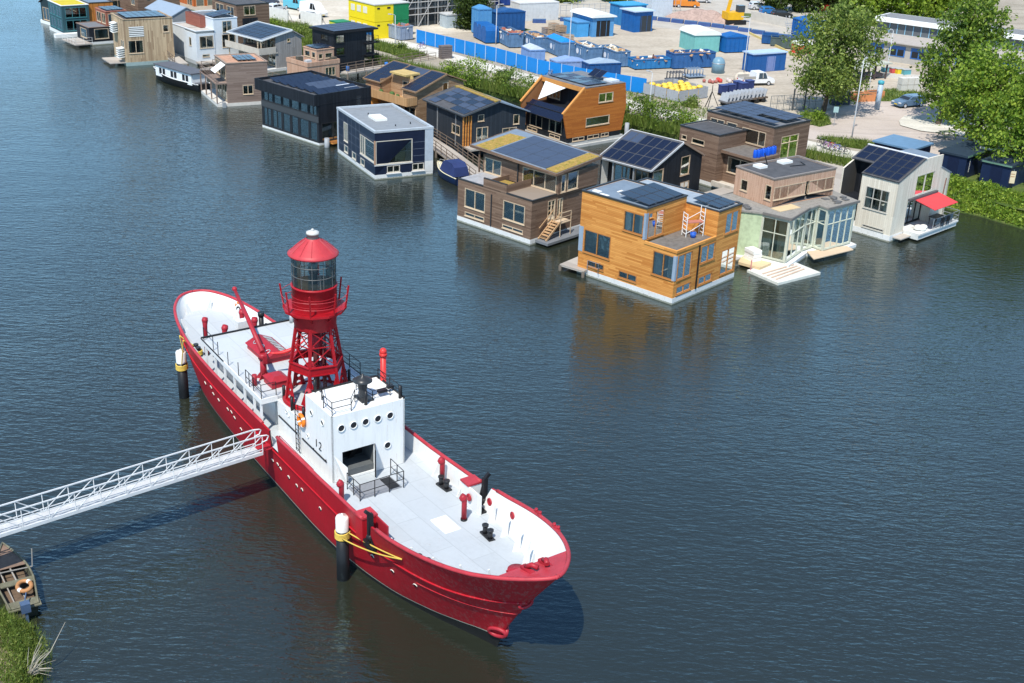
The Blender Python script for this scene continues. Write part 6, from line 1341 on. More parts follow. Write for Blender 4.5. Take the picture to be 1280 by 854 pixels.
def tree(name, label, loc, h, rad, seed, mat, lean=(0, 0), tr=.28, lobes=11, ncl=11, nlf=26, ls=.42, base=.28, group='trees by the road', clr=1.15):
    rng = random.Random(seed); o = thing(name, label, 'tree', (*loc, GZ), 0, group); mb = MB()
    top = V((lean[0], lean[1], h * .8)); pts = [V((0, 0, 0)), top * .25 + V((.1, .05, 0)), top * .55 + V((-.1, .1, 0)), top]
    mb.tube([V((0, 0, -.1))] + [p for p in pts], [tr * 1.35, tr * 1.15, tr * .9, tr * .6, .05], 10)
    cs = []
    for k in range(lobes):
        a = k * 2.4 + rng.random(); zf = base + (1 - base) * (k + .5) / lobes
        prof = math.sin(math.pi * min(1, max(.05, (zf - base * .6) / (1.12 - base * .6)))) ** .7
        rr = rad * prof * (.35 + .35 * rng.random()); c = V((lean[0] * zf + math.cos(a) * rr, lean[1] * zf + math.sin(a) * rr, h * (zf * .93)))
        s_ = rad * (.42 + .22 * rng.random()) * (.75 + .35 * prof); cs.append((c, (s_, s_, s_ * .8)))
        st = top * min(.95, max(.2, zf - .18)); mb.tube([st, st.lerp(c, .55) + V((0, 0, -.15)), c], [tr * .4, tr * .25, .03], 6)
    mb.build('trunk', BARK, o); m2 = MB(); crown(m2, cs, ncl, nlf, ls, rng, clr); m2.build('crown', mat, o); return o
tree('street_tree', 'loose grey-green tree standing alone beside the recycling yard gate', (37.9, 150.0), 13.0, 4.9, 3, LEAF_C, (1.0, .4), .3, 17, 26, 36, .36, .28)
tree('street_tree', 'tall dense green tree on the traffic island behind the front tree', (51.6, 147.2), 15.4, 4.7, 8, LEAF_A, (2.6, .3), .3, 18, 20, 32, .42, .2)
tree('street_tree', 'bright green broad tree in front of the road beside the navy sheds', (50.2, 133.6), 11.4, 5.2, 21, LEAF_B, (2.9, -1.2), .3, 18, 20, 34, .38, .3)
tree('street_tree', 'lighter green tree rising between the two navy sheds', (50.6, 122.6), 9.6, 4.6, 33, LEAF_B, (2.2, .4), .22, 14, 22, 34, .36, .34)
tree('street_tree', 'tree cut by the right edge of the picture behind the navy shed', (57.5, 127), 9.5, 4.2, 41, LEAF_B, (.5, 0), .22, 12, 20, 34, .38, .32)
for k, (px, py, h_, r_, m_, lab) in enumerate(((1092, 30, 8.5, 4.6, LEAF_Y, 'lime green tree behind the hall roof, left one of the row'), (1128, 30, 8, 4.5, LEAF_Y, 'lime green tree behind the hall roof above the white parked car'), (1165, 30, 9, 5, LEAF_Y, 'lime green tree behind the hall next to the tall island tree'),
        (1065, 22, 9, 4.8, LEAF_D, 'dark tree behind the hall between lime trees and yard'), (1030, 14, 8, 4, LEAF_D, 'dark tree above the red parked car at the top edge'), (1000, 14, 7.5, 3.8, LEAF_D, 'dark tree above the blue container at the top edge'), (965, 14, 7, 3.4, LEAF_D, 'small dark tree over the parked cars beside the excavator'),
        (1215, 14, 9, 4.5, LEAF_Y, 'lime tree above the large grey roof at the top right'), (830, 5, 7, 4, LEAF_D, 'dark tree at the top edge above the yard kiosks'), (770, 2, 6, 3.5, LEAF_Y, 'light tree at the top edge above the white roofed kiosk'), (700, 2, 6, 4, LEAF_C, 'grey-green tree at the top edge above the crates'))):
    p = at(px, py, GZ); tree('background_tree', lab, (p.x, p.y), h_, r_, 60 + k, m_, (0, 0), .22, 10, 18, 26, .6, .12, 'trees along the top edge')
p = at(587, 36, GZ); tree('hedge_tree', 'dark egg-shaped evergreen beside the stacked blue containers', (p.x, p.y), 9.5, 3.3, 90, LEAF_D, (0, 0), .2, 16, 20, 30, .42, .06, 'trees by the yard')
def bush(label, c, r, seed, mat, z=.7, h=1.0, n=6, ls=.24, name='bush'):
    rng = random.Random(seed); o = thing(name, label, 'bush', (*c, z), 0, 'bushes on the canal bank'); mb = MB(); cs = []
    for k in range(n):
        a = k * 2.4; rr = r * .5 * rng.random() ** .5; q = V((math.cos(a) * rr, math.sin(a) * rr, r * h * (.35 + .55 * rng.random()))); cs.append((q, (r * .5, r * .5, r * h * .45))); mb.tube([V((0, 0, -.2)), q * .5, q], [.07, .05, .02], 5)
    mb.build('stems', BARK, o); m2 = MB(); crown(m2, cs, 10, 24, ls, rng, r * .3 + .2); m2.build('foliage', mat, o)
BU = [((-6.6, 160.6), 2.9, LEAF_B, 'largest light green bush on the bank behind the larch house'), ((-9.6, 163.6), 2.1, LEAF_B, 'rounded green bush left of the largest bank bush'), ((-3.2, 158.6), 2.0, LEAF_C, 'grey-green bush right of the largest bank bush'), ((-.6, 156.2), 2.6, LEAF_A, 'dark rounded bush near the blue fence corner'), ((-2.8, 163.2), 1.3, LEAF_D, 'small dark shrub at the path edge near the fence'), ((2.2, 153.4), 1.6, LEAF_C, 'low bush left of the orange-red cedar house'),
      ((14.4, 143.2), 2.5, LEAF_A, 'green bush beside the orange-red cedar house'), ((17.2, 141.2), 2.7, LEAF_A, 'large green bush left of the brown drum house'), ((19.6, 140.2), 1.8, LEAF_B, 'bright bush touching the brown drum house'), ((11.8, 144.8), 1.8, LEAF_C, 'grey-green bush right behind the orange-red cedar house'), ((28.6, 133.6), 1.3, LEAF_B, 'small bush behind the brown drum house'), ((36.0, 146.5), 1.6, LEAF_B, 'bright bush below the lone grey-green tree'), ((34.4, 144.6), 1.1, LEAF_C, 'small grey bush below the lone grey-green tree'), ((21.4, 151.4), 1.3, LEAF_C, 'shrub climbing on the grey bin cage'),
      ((-19, 181.4), 1.3, LEAF_C, 'low shrub on the grass by the black balconied house'), ((-35, 190), 1.8, LEAF_C, 'bush behind the grey gabled house'), ((-31.6, 185), 1.8, LEAF_B, 'bright bush behind the black balconied house'), ((-41, 196), 1.7, LEAF_B, 'bright bush below the parked vans'), ((47.5, 117.6), 1.2, LEAF_B, 'low bush in front of the navy shed'), ((52, 112.5), 1.2, LEAF_Y, 'lime bush on the right bank near the sign')]
for k, (c, r, m_, lab) in enumerate(BU): bush(lab, c, r, 100 + k, m_)
# grass, herbs and reeds: nobody could count them
rng = random.Random(5)
def blade(mb, p, h, w, rng):
    a = rng.random() * 6.28; d = V((math.cos(a), math.sin(a), 0)) * w / 2; l = V((rng.gauss(0, .3), rng.gauss(0, .3), 1)) * h
    mb.add([p - d, p + d, p + l], [(0, 1, 2)])
def bankpoint(x):
    """x in polyline index units along the bank; v across"""
    i = int(x); u = x - i; return V((*[WL_[i][k] * (1 - u) + WL_[i + 1][k] * u for k in (0, 1)], 0)), V((*[TL[i][k] * (1 - u) + TL[i + 1][k] * u for k in (0, 1)], 0))
mb = MB()
for _ in range(15000):   # right bank slope and verge
    x = 3 + rng.random() * 5.4; a, b = bankpoint(x); v = rng.random() * 1.9; p = a + (b - a) * v; z = .12 + 1.08 * min(1, v)
    hm = .5 + .5 * math.sin(p.x * 1.7 + 1.3 * math.sin(p.y * 1.1)) * math.sin(p.y * 1.9 + p.x * .4)
    if rng.random() < .6: leaf(mb, V((p.x, p.y, z + .05 + (.15 + .75 * hm) * rng.random())), .26, rng, .7)
    else: blade(mb, V((p.x, p.y, z)), .35 + .4 * rng.random(), .07, rng)
tag(mb.build('bank_herbs', LEAF_B), 'tangled bright green herbs covering the right canal bank', 'herbs', kind='stuff')
mb = MB()
for _ in range(11000):   # reeds along the back bank
    x = 9 + rng.random() * 8.8; a, b = bankpoint(x); v = rng.random() ** 1.3 * .95 - .25; p = a + (b - a) * v; p.z = max(-.1, .12 + 1.0 * v)
    blade(mb, V((p.x, p.y, z)), .7 + .9 * rng.random() * (1 if v < .7 else .5), .11, rng)
tag(mb.build('reeds', REED), 'green reeds and tall grass fringing the far canal bank', 'reeds', kind='stuff')
mb = MB()
def fillpoly(mb, pts, n, h, leafy=.3):
    xs = [p[0] for p in pts]; ys = [p[1] for p in pts]; c = 0
    while c < n:
        x, y = rng.uniform(min(xs), max(xs)), rng.uniform(min(ys), max(ys)); ins = False
        for (x1, y1), (x2, y2) in zip(pts, pts[1:] + pts[:1]):
            if (y1 > y) != (y2 > y) and x < (x2 - x1) * (y - y1) / (y2 - y1) + x1: ins = not ins
        if not ins: continue
        c += 1
        if rng.random() < leafy: leaf(mb, V((x, y, GZ + .1 + h * .5 * rng.random())), .24, rng, 1.2)
        else: blade(mb, V((x, y, GZ)), h * (.5 + rng.random()), .1, rng)
fillpoly(mb, [(36.5, 133.8), (41.2, 131.4), (43.4, 132.4), (40, 136.2), (36.6, 137.2), (34.2, 137.2)], 2600, .5)
fillpoly(mb, [(33.6, 146), (36, 143), (37.8, 144.6), (38.2, 148.5), (36, 150.5)], 1200, .5); fillpoly(mb, [(43, 158.8), (53, 160.5), (58, 166), (52, 168.5), (47, 165)], 1500, .4)
fillpoly(mb, [(-14.5, 178.5), (-24, 189), (-28, 187), (-20, 178.5), (-17, 174)], 5000, .6); fillpoly(mb, [(-30.5, 188), (-36, 200), (-48, 206), (-44, 197), (-34, 187)], 4000, .8, .5)
fillpoly(mb, [(15.5, 151.5), (20, 146.5), (27, 143), (27, 147), (21, 152), (16, 157.6), (3, 167.6), (2, 166.4)], 2000, .35)
fillpoly(mb, [(46, 117), (60, 108), (60, 118), (54, 119), (50, 117)], 2600, .45, .6)
tag(mb.build('long_grass', REED), 'patches of long green grass beside the path and road', 'grass', kind='stuff')
mb = MB()
for _ in range(15000):
    i = rng.randrange(0, 7); a, b = V((*NB[i], 0)), V((*NB[i + 1], 0)); p = a.lerp(b, rng.random()); off = rng.gauss(.1, .55); off = max(-1.8, min(.95, off)); p = p + V((1.0, .6, 0)) * off; z = .62 if off < 0 else .62 - 1.0 * off
    if rng.random() < .4: leaf(mb, p + V((0, 0, z + .1 + .3 * rng.random())), .11, rng, 1.)
    else: blade(mb, p + V((0, 0, z)), .2 + .5 * rng.random(), .035, rng)
tag(mb.build('near_grass', REED), 'tufts of grass and weeds on the near bank at lower left', 'grass', kind='stuff')
mb = MB(); b0 = V((-19.6, 39.6, .3))
for k in range(26):
    a = rng.uniform(-.6, 1.7); t1 = b0 + V((math.cos(a) * rng.uniform(.5, 1.3), math.sin(a) * rng.uniform(.4, 1.6), rng.uniform(.2, 1.3))); mid = b0.lerp(t1, .5) + V((0, 0, .2)); mb.tube([b0, mid, t1], [.018, .012, .005], 4)
mb.tube([b0, b0 + V((.7, .9, .7)), b0 + V((.95, 2.1, 1.3))], [.03, .02, .008], 5)
tag(mb.build('dry_twigs', M('dry_twig', (.36, .33, .27), .9)), 'bare dry twigs sticking out over the water from the near bank', 'twigs')
# ================================================================== YARD
BLUEF = M('hoarding_blue', (.004, .19, .56), .5, var=.1, vs=.5)
CB1 = M('container_blue', (.095, .185, .32), .6, var=.4, vs=1.2); CB2 = M('container_mid_blue', (.025, .17, .40), .5, var=.25); CB3 = M('container_deep_blue', (.012, .075, .23), .5, var=.3); CB4 = M('container_light_blue', (.08, .26, .50), .5, var=.2); CBV = M('container_bright', (.006, .10, .33), .5, var=.25)
F = [(-16.9, 188.6), (-4.1, 175.5), (1.9, 167.9), (8.5, 162.4), (16.2, 157.6)]
fo = thing('hoarding_fence', 'bright blue sheet hoarding running along the recycling yard', 'fence', (*F[0], GZ)); base = V((*F[0], 0)); pst = MB(); m_ = MB(); first = None
for a, b in zip(F, F[1:]):
    a, b = V((*a, 0)) - base, V((*b, 0)) - base; n = max(1, round((b - a).length / 2.3)); d = (b - a).normalized(); nn = V((-d.y, d.x, 0))
    for k in range(n):
        p = a.lerp(b, k / n); mb = MB(); mb.obox(p + d * .03 + V((0, 0, .06)), (b - a) / n - d * .06, nn * .05, V((0, 0, 2.0))); mb.build('panel', BLUEF, fo)
        mb = MB(); mb.bar(p - nn * .06, p - nn * .06 + V((0, 0, 2.14)), .09); mb.build('post', M('fence_post', (.35, .47, .62), .5), fo)
def rolloff(label, B, ang, L, Wd, Hh, mat, fill=None, tarp=None, mark=True, name='container', group='blue waste containers in the yard', ribs=True, cat='container'):
    o = thing(name, label, cat, (*B, GZ), ang, group); mb = MB(); t = .08; z0 = .15
    mb.box(0, Wd, 0, L, z0, z0 + .1); mb.box(0, t, 0, L, z0 + .1, Hh); mb.box(Wd - t, Wd, 0, L, z0 + .1, Hh); mb.box(t, Wd - t, 0, t, z0 + .1, Hh); mb.box(t, Wd - t, L - t, L, z0 + .1, Hh)
    if ribs:
        n = int(L / .75); m = int(Wd / .75)
        for k in range(n + 1): y = .03 + (L - .14) * k / n; mb.box(-.07, -.003, y, y + .09, z0 + .05, Hh - .1)
        for k in range(m + 1): x = .03 + (Wd - .14) * k / m; mb.box(x, x + .09, -.07, -.003, z0 + .05, Hh - .1)
    mb.box(-.09, Wd + .05, -.09, .0, Hh - .1, Hh + .04); mb.box(-.09, .0, 0, L, Hh - .1, Hh + .04); mb.box(Wd - .0, Wd + .05, 0, L, Hh - .1, Hh + .04); mb.box(0, Wd, L, L + .05, Hh - .1, Hh + .04)
    mb.build('body', mat, o)
    if fill:
        rg = random.Random(int(B[0] * 10) + 7); f = MB(); f.box(t, Wd - t, t, L - t, Hh - .7, Hh - .35)
        for _ in range(46):
            p = V((rg.uniform(.2, Wd - .6), rg.uniform(.2, L - .6), Hh - .4 + rg.random() * .3)); e = V((rg.uniform(-1, 1), rg.uniform(-1, 1), rg.uniform(-.2, .3))).normalized(); q = e.orthogonal().normalized(); f.obox(p, e * rg.uniform(.3, 1.0), q * rg.uniform(.12, .4), e.cross(q) * .06, rg.choice((0, 0, 1, 2)))
        f.build('load', [M('load_' + fill[0], fill[1], .8, var=.5, vs=3), M('load_wood', (.36, .22, .12), .8), M('load_pale', (.6, .57, .5), .8)], o)
    if tarp:
        f = MB(); f.add([(0, 0, Hh + .05), (Wd, 0, Hh + .05), (Wd, L, Hh + .05), (0, L, Hh + .05), (Wd * .5, .2, Hh + .55), (Wd * .5, L - .2, Hh + .5)], [(0, 1, 4), (1, 2, 5, 4), (2, 3, 5), (3, 0, 4, 5)]); f.build('tarpaulin', tarp, o)
    if mark:
        f = MB(); yc, zc = L * .62, Hh * .55; f.add([(-.075, yc + .42 * math.cos(u), zc + .42 * math.sin(u)) for u in [2 * math.pi * k / 16 for k in range(16)]], [tuple(range(16))]); f.box(-.085, -.08, yc - 1.1, yc - .95, zc - .4, zc + .4); f.build('white_mark', M('mark_white', (.65, .68, .74), .6), o)
    return o
rolloff('ribbed blue-grey container heaped with red-brown scrap, leftmost of the diagonal row', (-2.4, 187.3), 22, 5.9, 2.3, 2.3, CB1, ('red', (.30, .10, .07)))
rolloff('ribbed blue-grey container heaped with mixed wood, second of the diagonal row', (1.7, 184.4), 23, 5.6, 2.3, 2.3, CB1, ('wood', (.32, .25, .18)))
rolloff('container under a bright blue tarpaulin in the middle of the diagonal row', (5.4, 180.8), 24, 5.4, 2.3, 2.3, CB1, None, M('tarp_blue', (.01, .22, .66), .5))
rolloff('ribbed blue-grey container heaped with pale plasterboard and rust-coloured scrap', (9.4, 177.6), 25, 5.6, 2.3, 2.3, CB1, ('pale', (.5, .42, .36)))
rolloff('ribbed blue-grey container with pale timber scraps, next to the low open skip', (13.3, 175.2), 24, 5.5, 2.3, 2.3, CB1, ('timber', (.5, .40, .26)))
rolloff('low bright blue open skip lying behind the diagonal row', (16.1, 174.0), 24, 2.3, 5.8, 1.5, CB2, ('rust', (.22, .10, .07)), mark=False)
rolloff('long violet-blue open container in front of the teal tent', (21.8, 175.8), 24, 2.4, 7.0, 2.3, M('container_violet', (.03, .11, .29), .55, var=.3), ('brown', (.25, .16, .11)), mark=False)
rolloff('blue container with pale ramp roof just behind the hoarding', (9.0, 166.3), 24, 2.2, 5.0, 2.0, CB3, None, M('tarp_pale', (.30, .38, .48), .5), mark=False)
rolloff('pale blue roofed container behind the hoarding near the white lamp post', (0.8, 176.8), 22, 3.4, 2.4, 1.7, M('container_pale', (.16, .28, .52), .5), None, M('tarp_grey', (.45, .50, .55), .5), mark=False)
rolloff('washed-out blue flat container in the gap behind the hoarding', (4.6, 171.8), 22, 2.4, 4.6, 1.1, M('container_washed', (.20, .30, .52), .5), None, M('tarp_wash', (.22, .32, .54), .5), mark=False)
rolloff('grey-blue container beside the path left of the hoarding, filled with red bags', (-19.5, 189.5), 42, 9.0, 2.4, 2.2, M('container_grey', (.22, .27, .36), .6, var=.3), ('bags', (.35, .12, .08)))
rolloff('pale grey container next to the yellow site cabin', (-23.0, 193.0), 42, 3.6, 2.3, 2.3, M('container_palegrey', (.5, .5, .53), .6, var=.2), ('orange', (.5, .18, .08)), mark=False)
rolloff('deep blue container beyond the teal tent', (31.6, 191.2), 24, 2.6, 4.2, 2.5, CBV, None, CBV, mark=False)
rolloff('blue container with grey end standing high at the back of the yard', (46.8, 207.5), 20, 3.0, 4.5, 3.2, CBV, None, CBV, mark=False)
rolloff('navy container at the top edge above the pale grey boxes', (-5.5, 232), 20, 3.0, 8.2, 4.0, M('container_navy', (.010, .04, .20), .5), None, M('container_navy', (.010, .04, .20), .5))
rolloff('tall light blue container on end beside the dark evergreen', (-7.7, 198.2), 30, 2.4, 2.4, 4.1, CB4, None, CB4, mark=False)
rolloff('dark blue ribbed container right of the tall light blue one', (-5.0, 201.6), 30, 2.5, 5.6, 3.2, CB3, None, CB3, mark=False)
o = thing('press_container', 'three rounded bright blue compactors standing together by the hoarding', 'compactor', (-6.2, 190.2, GZ), 22)
for k in range(3):
    mb = MB(); x0 = .0; y0 = k * 2.0; mb.box(0, 2.2, y0, y0 + 1.9, .2, 2.0); mb.extr([(0, y0, 2.0), (0, y0 + 1.9, 2.0), (0, y0 + 1.6, 2.6), (0, y0 + .3, 2.6)], (2.2, 0, 0)); mb.build('compactor_unit', CBV, o)
# kiosks, tent, blue shed
def hut(label, B, ang, W, L, H, wm, rm, over=.3, arch=0., door=None, name='yard_hut', cat='hut', group=None):
    o = thing(name, label, cat, (*B, GZ), ang, group); mb = MB(); mb.box(0, W, 0, L, 0, H); mb.build('wall', wm, o); r = MB()
    if arch:
        P = [(-over + (W + 2 * over) * (.5 - .5 * math.cos(math.pi * k / 10)), -over, H + arch * math.sin(math.pi * k / 10)) for k in range(11)]; r.extr(P + [(W + over, -over, H - .05), (-over, -over, H - .05)], (0, L + 2 * over, 0))
    else: r.box(-over, W + over, -over, L + over, H + .003, H + .18)
    r.build('roof', rm, o)
    d = MB(); 
    if door: d.box(*door[:2], -.03, -.004, .05, door[2]); d.build('door', door[3], o)
    w = MB()
    for k in range(int(L / 1.2)): w.box(-.03, -.004, .3 + k * 1.2, .36 + k * 1.2, .1, H - .2)
    for k in range(int(W / 1.2)): w.box(.3 + k * 1.2, .36 + k * 1.2, -.034, -.004, .1, H - .2)
    w.build('wall_ribs', wm, o); return o
RW_ = M('roof_white_sheet', (.72, .73, .72), .5, var=.08)
hut('light blue yard hut with curved white roof in the middle of the yard', (11.0, 201), 30, 4.2, 6.4, 3.2, CB4, RW_, .35, .5, (.8, 3.4, 2.6, BLACKM))
hut('lower light blue annex in front of the white roofed hut', (8.4, 200.2), 30, 2.3, 4.2, 2.3, M('annex_blue', (.06, .30, .60), .5), CB4, .1, 0)
hut('bright blue booth with pale flat roof and dark window', (18.4, 207.6), 34, 4.0, 3.6, 3.4, CBV, M('booth_roof', (.45, .55, .68), .5), .3, 0, (1.3, 3.7, 2.7, M('booth_glass', (.03, .04, .05), .2)))
hut('blue hut with teal roof just behind the booth', (17, 214), 34, 5, 4, 3.4, CB2, M('roof_teal_blue', (.03, .28, .52), .5), .2, 0)
hut('teal tent hut with arched white roof', (26.6, 190.6), 20, 4.4, 5.2, 2.7, M('teal_sheet', (.16, .42, .40), .6), RW_, .15, .75)
hut('blue open-front shed with pale roof beside the white pickup', (33.3, 175.9), 30, 6.2, 2.3, 2.6, M('shed_blue', (.012, .09, .29), .5), M('shed_roof', (.38, .50, .68), .5), .15, 0, (2.6, 4.2, 2.2, M('shed_front', (.16, .22, .44), .6)))
hut('grey portakabin with white crates in front of it, below the scaffolded building', (-13.2, 203.5), 34, 2.8, 2.4, 2.1, M('cabin_grey', (.40, .47, .52), .6), M('cabin_roof_grey', (.5, .52, .54), .6), .1)
hut('pale grey box at the back of the yard under the navy container', (-1.2, 214), 30, 8, 3.4, 3.0, M('box_palegrey', (.55, .57, .58), .6), M('box_roof', (.6, .6, .6), .6), .05)
hut('grey tank-like box van body at the top edge of the yard', (23, 226), 25, 4.5, 5.5, 4.5, M('tank_grey', (.50, .55, .60), .5), M('tank_roof', (.58, .62, .66), .5), .0)
o = thing('site_cabins', 'stacked bright yellow site cabins with green end unit', 'site cabin', (-23.6, 190.0, GZ), 42); 
YEL = M('cabin_yellow', (.80, .62, .01), .5, var=.05); GRN = M('cabin_green', (.01, .20, .07), .5)
for k in range(2):
    z = k * 2.6; mb = MB(); mb.box(0, 3.6, 0, 7.2, z + .02, z + 2.56); u = mb.build('yellow_unit', YEL, o); mb = MB(); mb.box(3.62, 6.6, 0, 7.2, z + .02, z + 2.56); mb.build('green_unit', GRN, o)
    for j in range(3): w = MB(); w.box(-.04, -.004, 2.0 + j * 1.7, 3.1 + j * 1.7, z + 1.1, z + 2.1); w.build('window', M('cabin_window', (.72, .68, .55), .4), u)
    w = MB(); w.box(.5, 1.0, -.04, -.004, z + 1.95, z + 2.2); w.box(2.4, 3.0, -.04, -.004, z + 1.95, z + 2.2); w.build('vent', BLACKM, u)
mb = MB(); mb.box(-.1, 6.7, -.1, 7.3, 5.2, 5.34); mb.build('roof', M('cabin_roof', (.55, .54, .52), .7, var=.1), o)
hut('small green and yellow container in front of the yellow site cabins', (-29.4, 189.5), 42, 2.6, 2.2, 2.3, M('mini_yellow', (.62, .62, .06), .5), GRN, .02, 0, (1.4, 2.5, 2.1, GRN))
# scaffolded building
p0 = at(497, 36, GZ); o = thing('scaffolded_building', 'grey concrete building shell wrapped in scaffolding', 'building', (p0.x, p0.y, GZ), 42); mb = MB()
for k in range(4): mb.box(.8, 15, 1.0, 12, k * 3.0 + 2.7, k * 3.0 + 3.0)
for x in (1, 5.5, 10, 14.6):
    for y in (1.2, 6.5, 11.7): mb.box(x, x + .35, y, y + .35, 0, 12)
mb.box(4, 14, 4, 11.5, 0, 11.9, 1); mb.build('concrete_frame', [M('concrete_grey', (.36, .35, .34), .9, var=.2), M('core_grey', (.16, .155, .15), .9, var=.4)], o)
sc = MB()
for fx in (0,):
    for k in range(8): x = k * 2.1; sc.bar((x, 0, 0), (x, 0, 12), .09); sc.bar((x, .8, 0), (x, .8, 12), .09)
    for k in range(6): y = k * 2.2; sc.bar((-.2, y, 0), (-.2, y, 12), .09); sc.bar((.6, y, 0), (.6, y, 12), .09)
    for z in (2, 4, 6, 8, 10): sc.bar((0, 0, z), (15, 0, z), .08); sc.bar((0, 0, z + 1), (15, 0, z + 1), .07); sc.bar((-.2, 0, z), (-.2, 11, z), .08); sc.bar((-.2, 0, z + 1), (-.2, 11, z + 1), .07)
    for k in range(3): sc.bar((k * 4.2, 0, 0), (k * 4.2 + 4.2, 0, 6), .07); sc.bar((-.2, k * 3, 0), (-.2, k * 3 + 3, 6), .07)
sc.build('scaffold_tubes', M('scaffold_steel', (.50, .50, .50), .5), o); mb = MB()
for z in (2, 4, 6, 8, 10): mb.box(0, 15, .05, .75, z - .06, z); mb.box(-.15, .55, .8, 11, z - .06, z)
mb.build('scaffold_boards', M('board_grey', (.42, .40, .37), .8), o)
p0 = at(690, 3, GZ); o = thing('scaffolded_building', 'second scaffold frame with dark shell at the top edge above the light blue container', 'building', (-14, 216, GZ), 42); mb = MB(); mb.box(1, 12, 1, 9, 0, 11); mb.build('concrete_frame', M('core_grey', (.16, .155, .15), .9, var=.4), o); sc = MB()
for k in range(7): sc.bar((k * 2, 0, 0), (k * 2, 0, 12), .09)
for z in (2, 4, 6, 8, 10): sc.bar((0, 0, z), (12, 0, z), .08)
for k in range(3): sc.bar((k * 4, 0, 0), (k * 4 + 4, 0, 6), .08)
sc.build('scaffold_tubes', M('scaffold_steel', (.50, .50, .50), .5), o)
# crates
for k, (x, y, z, lab) in enumerate(((7.0, 203.4, 0, 'grey-brown crate at the left of the crates beside the light blue hut'), (7.0, 203.4, 1.05, 'brown crate on top of the left crate'), (8.2, 201.4, 0, 'pale crate in the middle of the crates by the hut'), (8.2, 201.4, 1.05, 'rusty brown crate on top of the middle crate'), (9.4, 199.2, 0, 'low crate of firewood in front of the light blue hut'), (6.0, 205.2, 0, 'dark blue-grey crate furthest back beside the hut'))):
    o = thing('crate', lab, 'crate', (x - 2.6, y - 3.4, GZ + z), 34, 'crates in the yard'); mb = MB()
    for j in range(4): mb.box(0, 1.3, -.03, 0, .08 + j * .24, .26 + j * .24); mb.box(-.03, 0, 0, 1.3, .08 + j * .24, .26 + j * .24); mb.box(1.3, 1.33, 0, 1.3, .08 + j * .24, .26 + j * .24); mb.box(0, 1.3, 1.3, 1.33, .08 + j * .24, .26 + j * .24)
    mb.box(0, 1.3, 0, 1.3, .05, .1); mb.build('slatted_box', M('crate_%d' % (k % 3), ((.34, .24, .16), (.42, .34, .26), (.24, .22, .22))[k % 3], .8), o); mb = MB(); mb.box(.05, 1.25, .05, 1.25, .1, .9); mb.build('load', M('crate_load', (.28, .17, .10), .9, var=.5, vs=4), o)
# cage with yellow bins
o = thing('bin_cage', 'grey mesh panel enclosure around the yellow bins', 'enclosure', (20.0, 153.2, GZ), 42); CG = M('cage_grey', (.34, .36, .39), .6, var=.2, vs=3)
for a, b in (((0, 0), (0, 6.2)), ((0, 0), (5.8, 0)), ((5.8, 0), (5.8, 6.2)), ((0, 6.2), (5.8, 6.2))):
    n = 3
    for k in range(n):
        p = V((*a, 0)).lerp(V((*b, 0)), k / n); q = V((*a, 0)).lerp(V((*b, 0)), (k + 1) / n); d = (q - p).normalized(); mb = MB(); nn = V((-d.y, d.x, 0))
        mb.obox(p + d * .05 + V((0, 0, .1)), (q - p) - d * .1, nn * .03, V((0, 0, 1.35)))
        for j in range(9): x = p.lerp(q, (j + .5) / 9); mb.bar(x + V((0, 0, .05)), x + V((0, 0, 1.5)), .04)
        mb.build('mesh_panel', CG, o)
YB = M('bin_yellow', (.78, .50, .01), .5, var=.15); YB2 = M('bin_cream', (.74, .50, .06), .5, var=.3, vs=4)
rg = random.Random(3); proto = None
def cagepos(x, y): a = R(42); return (20 + x * math.cos(a) - y * math.sin(a), 153.2 + x * math.sin(a) + y * math.cos(a))
for k in range(22):
    i, j = k % 5, k // 5; c = cagepos(.75 + i * 1.08 + rg.uniform(-.1, .1), .8 + j * 1.12 + rg.uniform(-.1, .1)); z = GZ + (.95 if k % 3 else .62)
    lab = 'yellow waste bin among the bins crowded in the grey enclosure'
    if proto is None:
        proto = thing('waste_bin', lab, 'bin', (*c, z), 20, 'yellow bins in the enclosure'); mb = MB(); mb.lathe([(.001, -.9), (.3, -.9), (.36, -.3), (.40, .35), (.43, .38), (.43, .42), (.001, .42)], n=10); mb.build('bin_body', YB, proto)
        mb = MB(); mb.lathe([(.44, .42), (.40, .56), (.22, .66), (.001, .68)], n=10); mb.build('lid', YB2, proto)
    else: dup(proto, (*c, z), rg.uniform(0, 90))
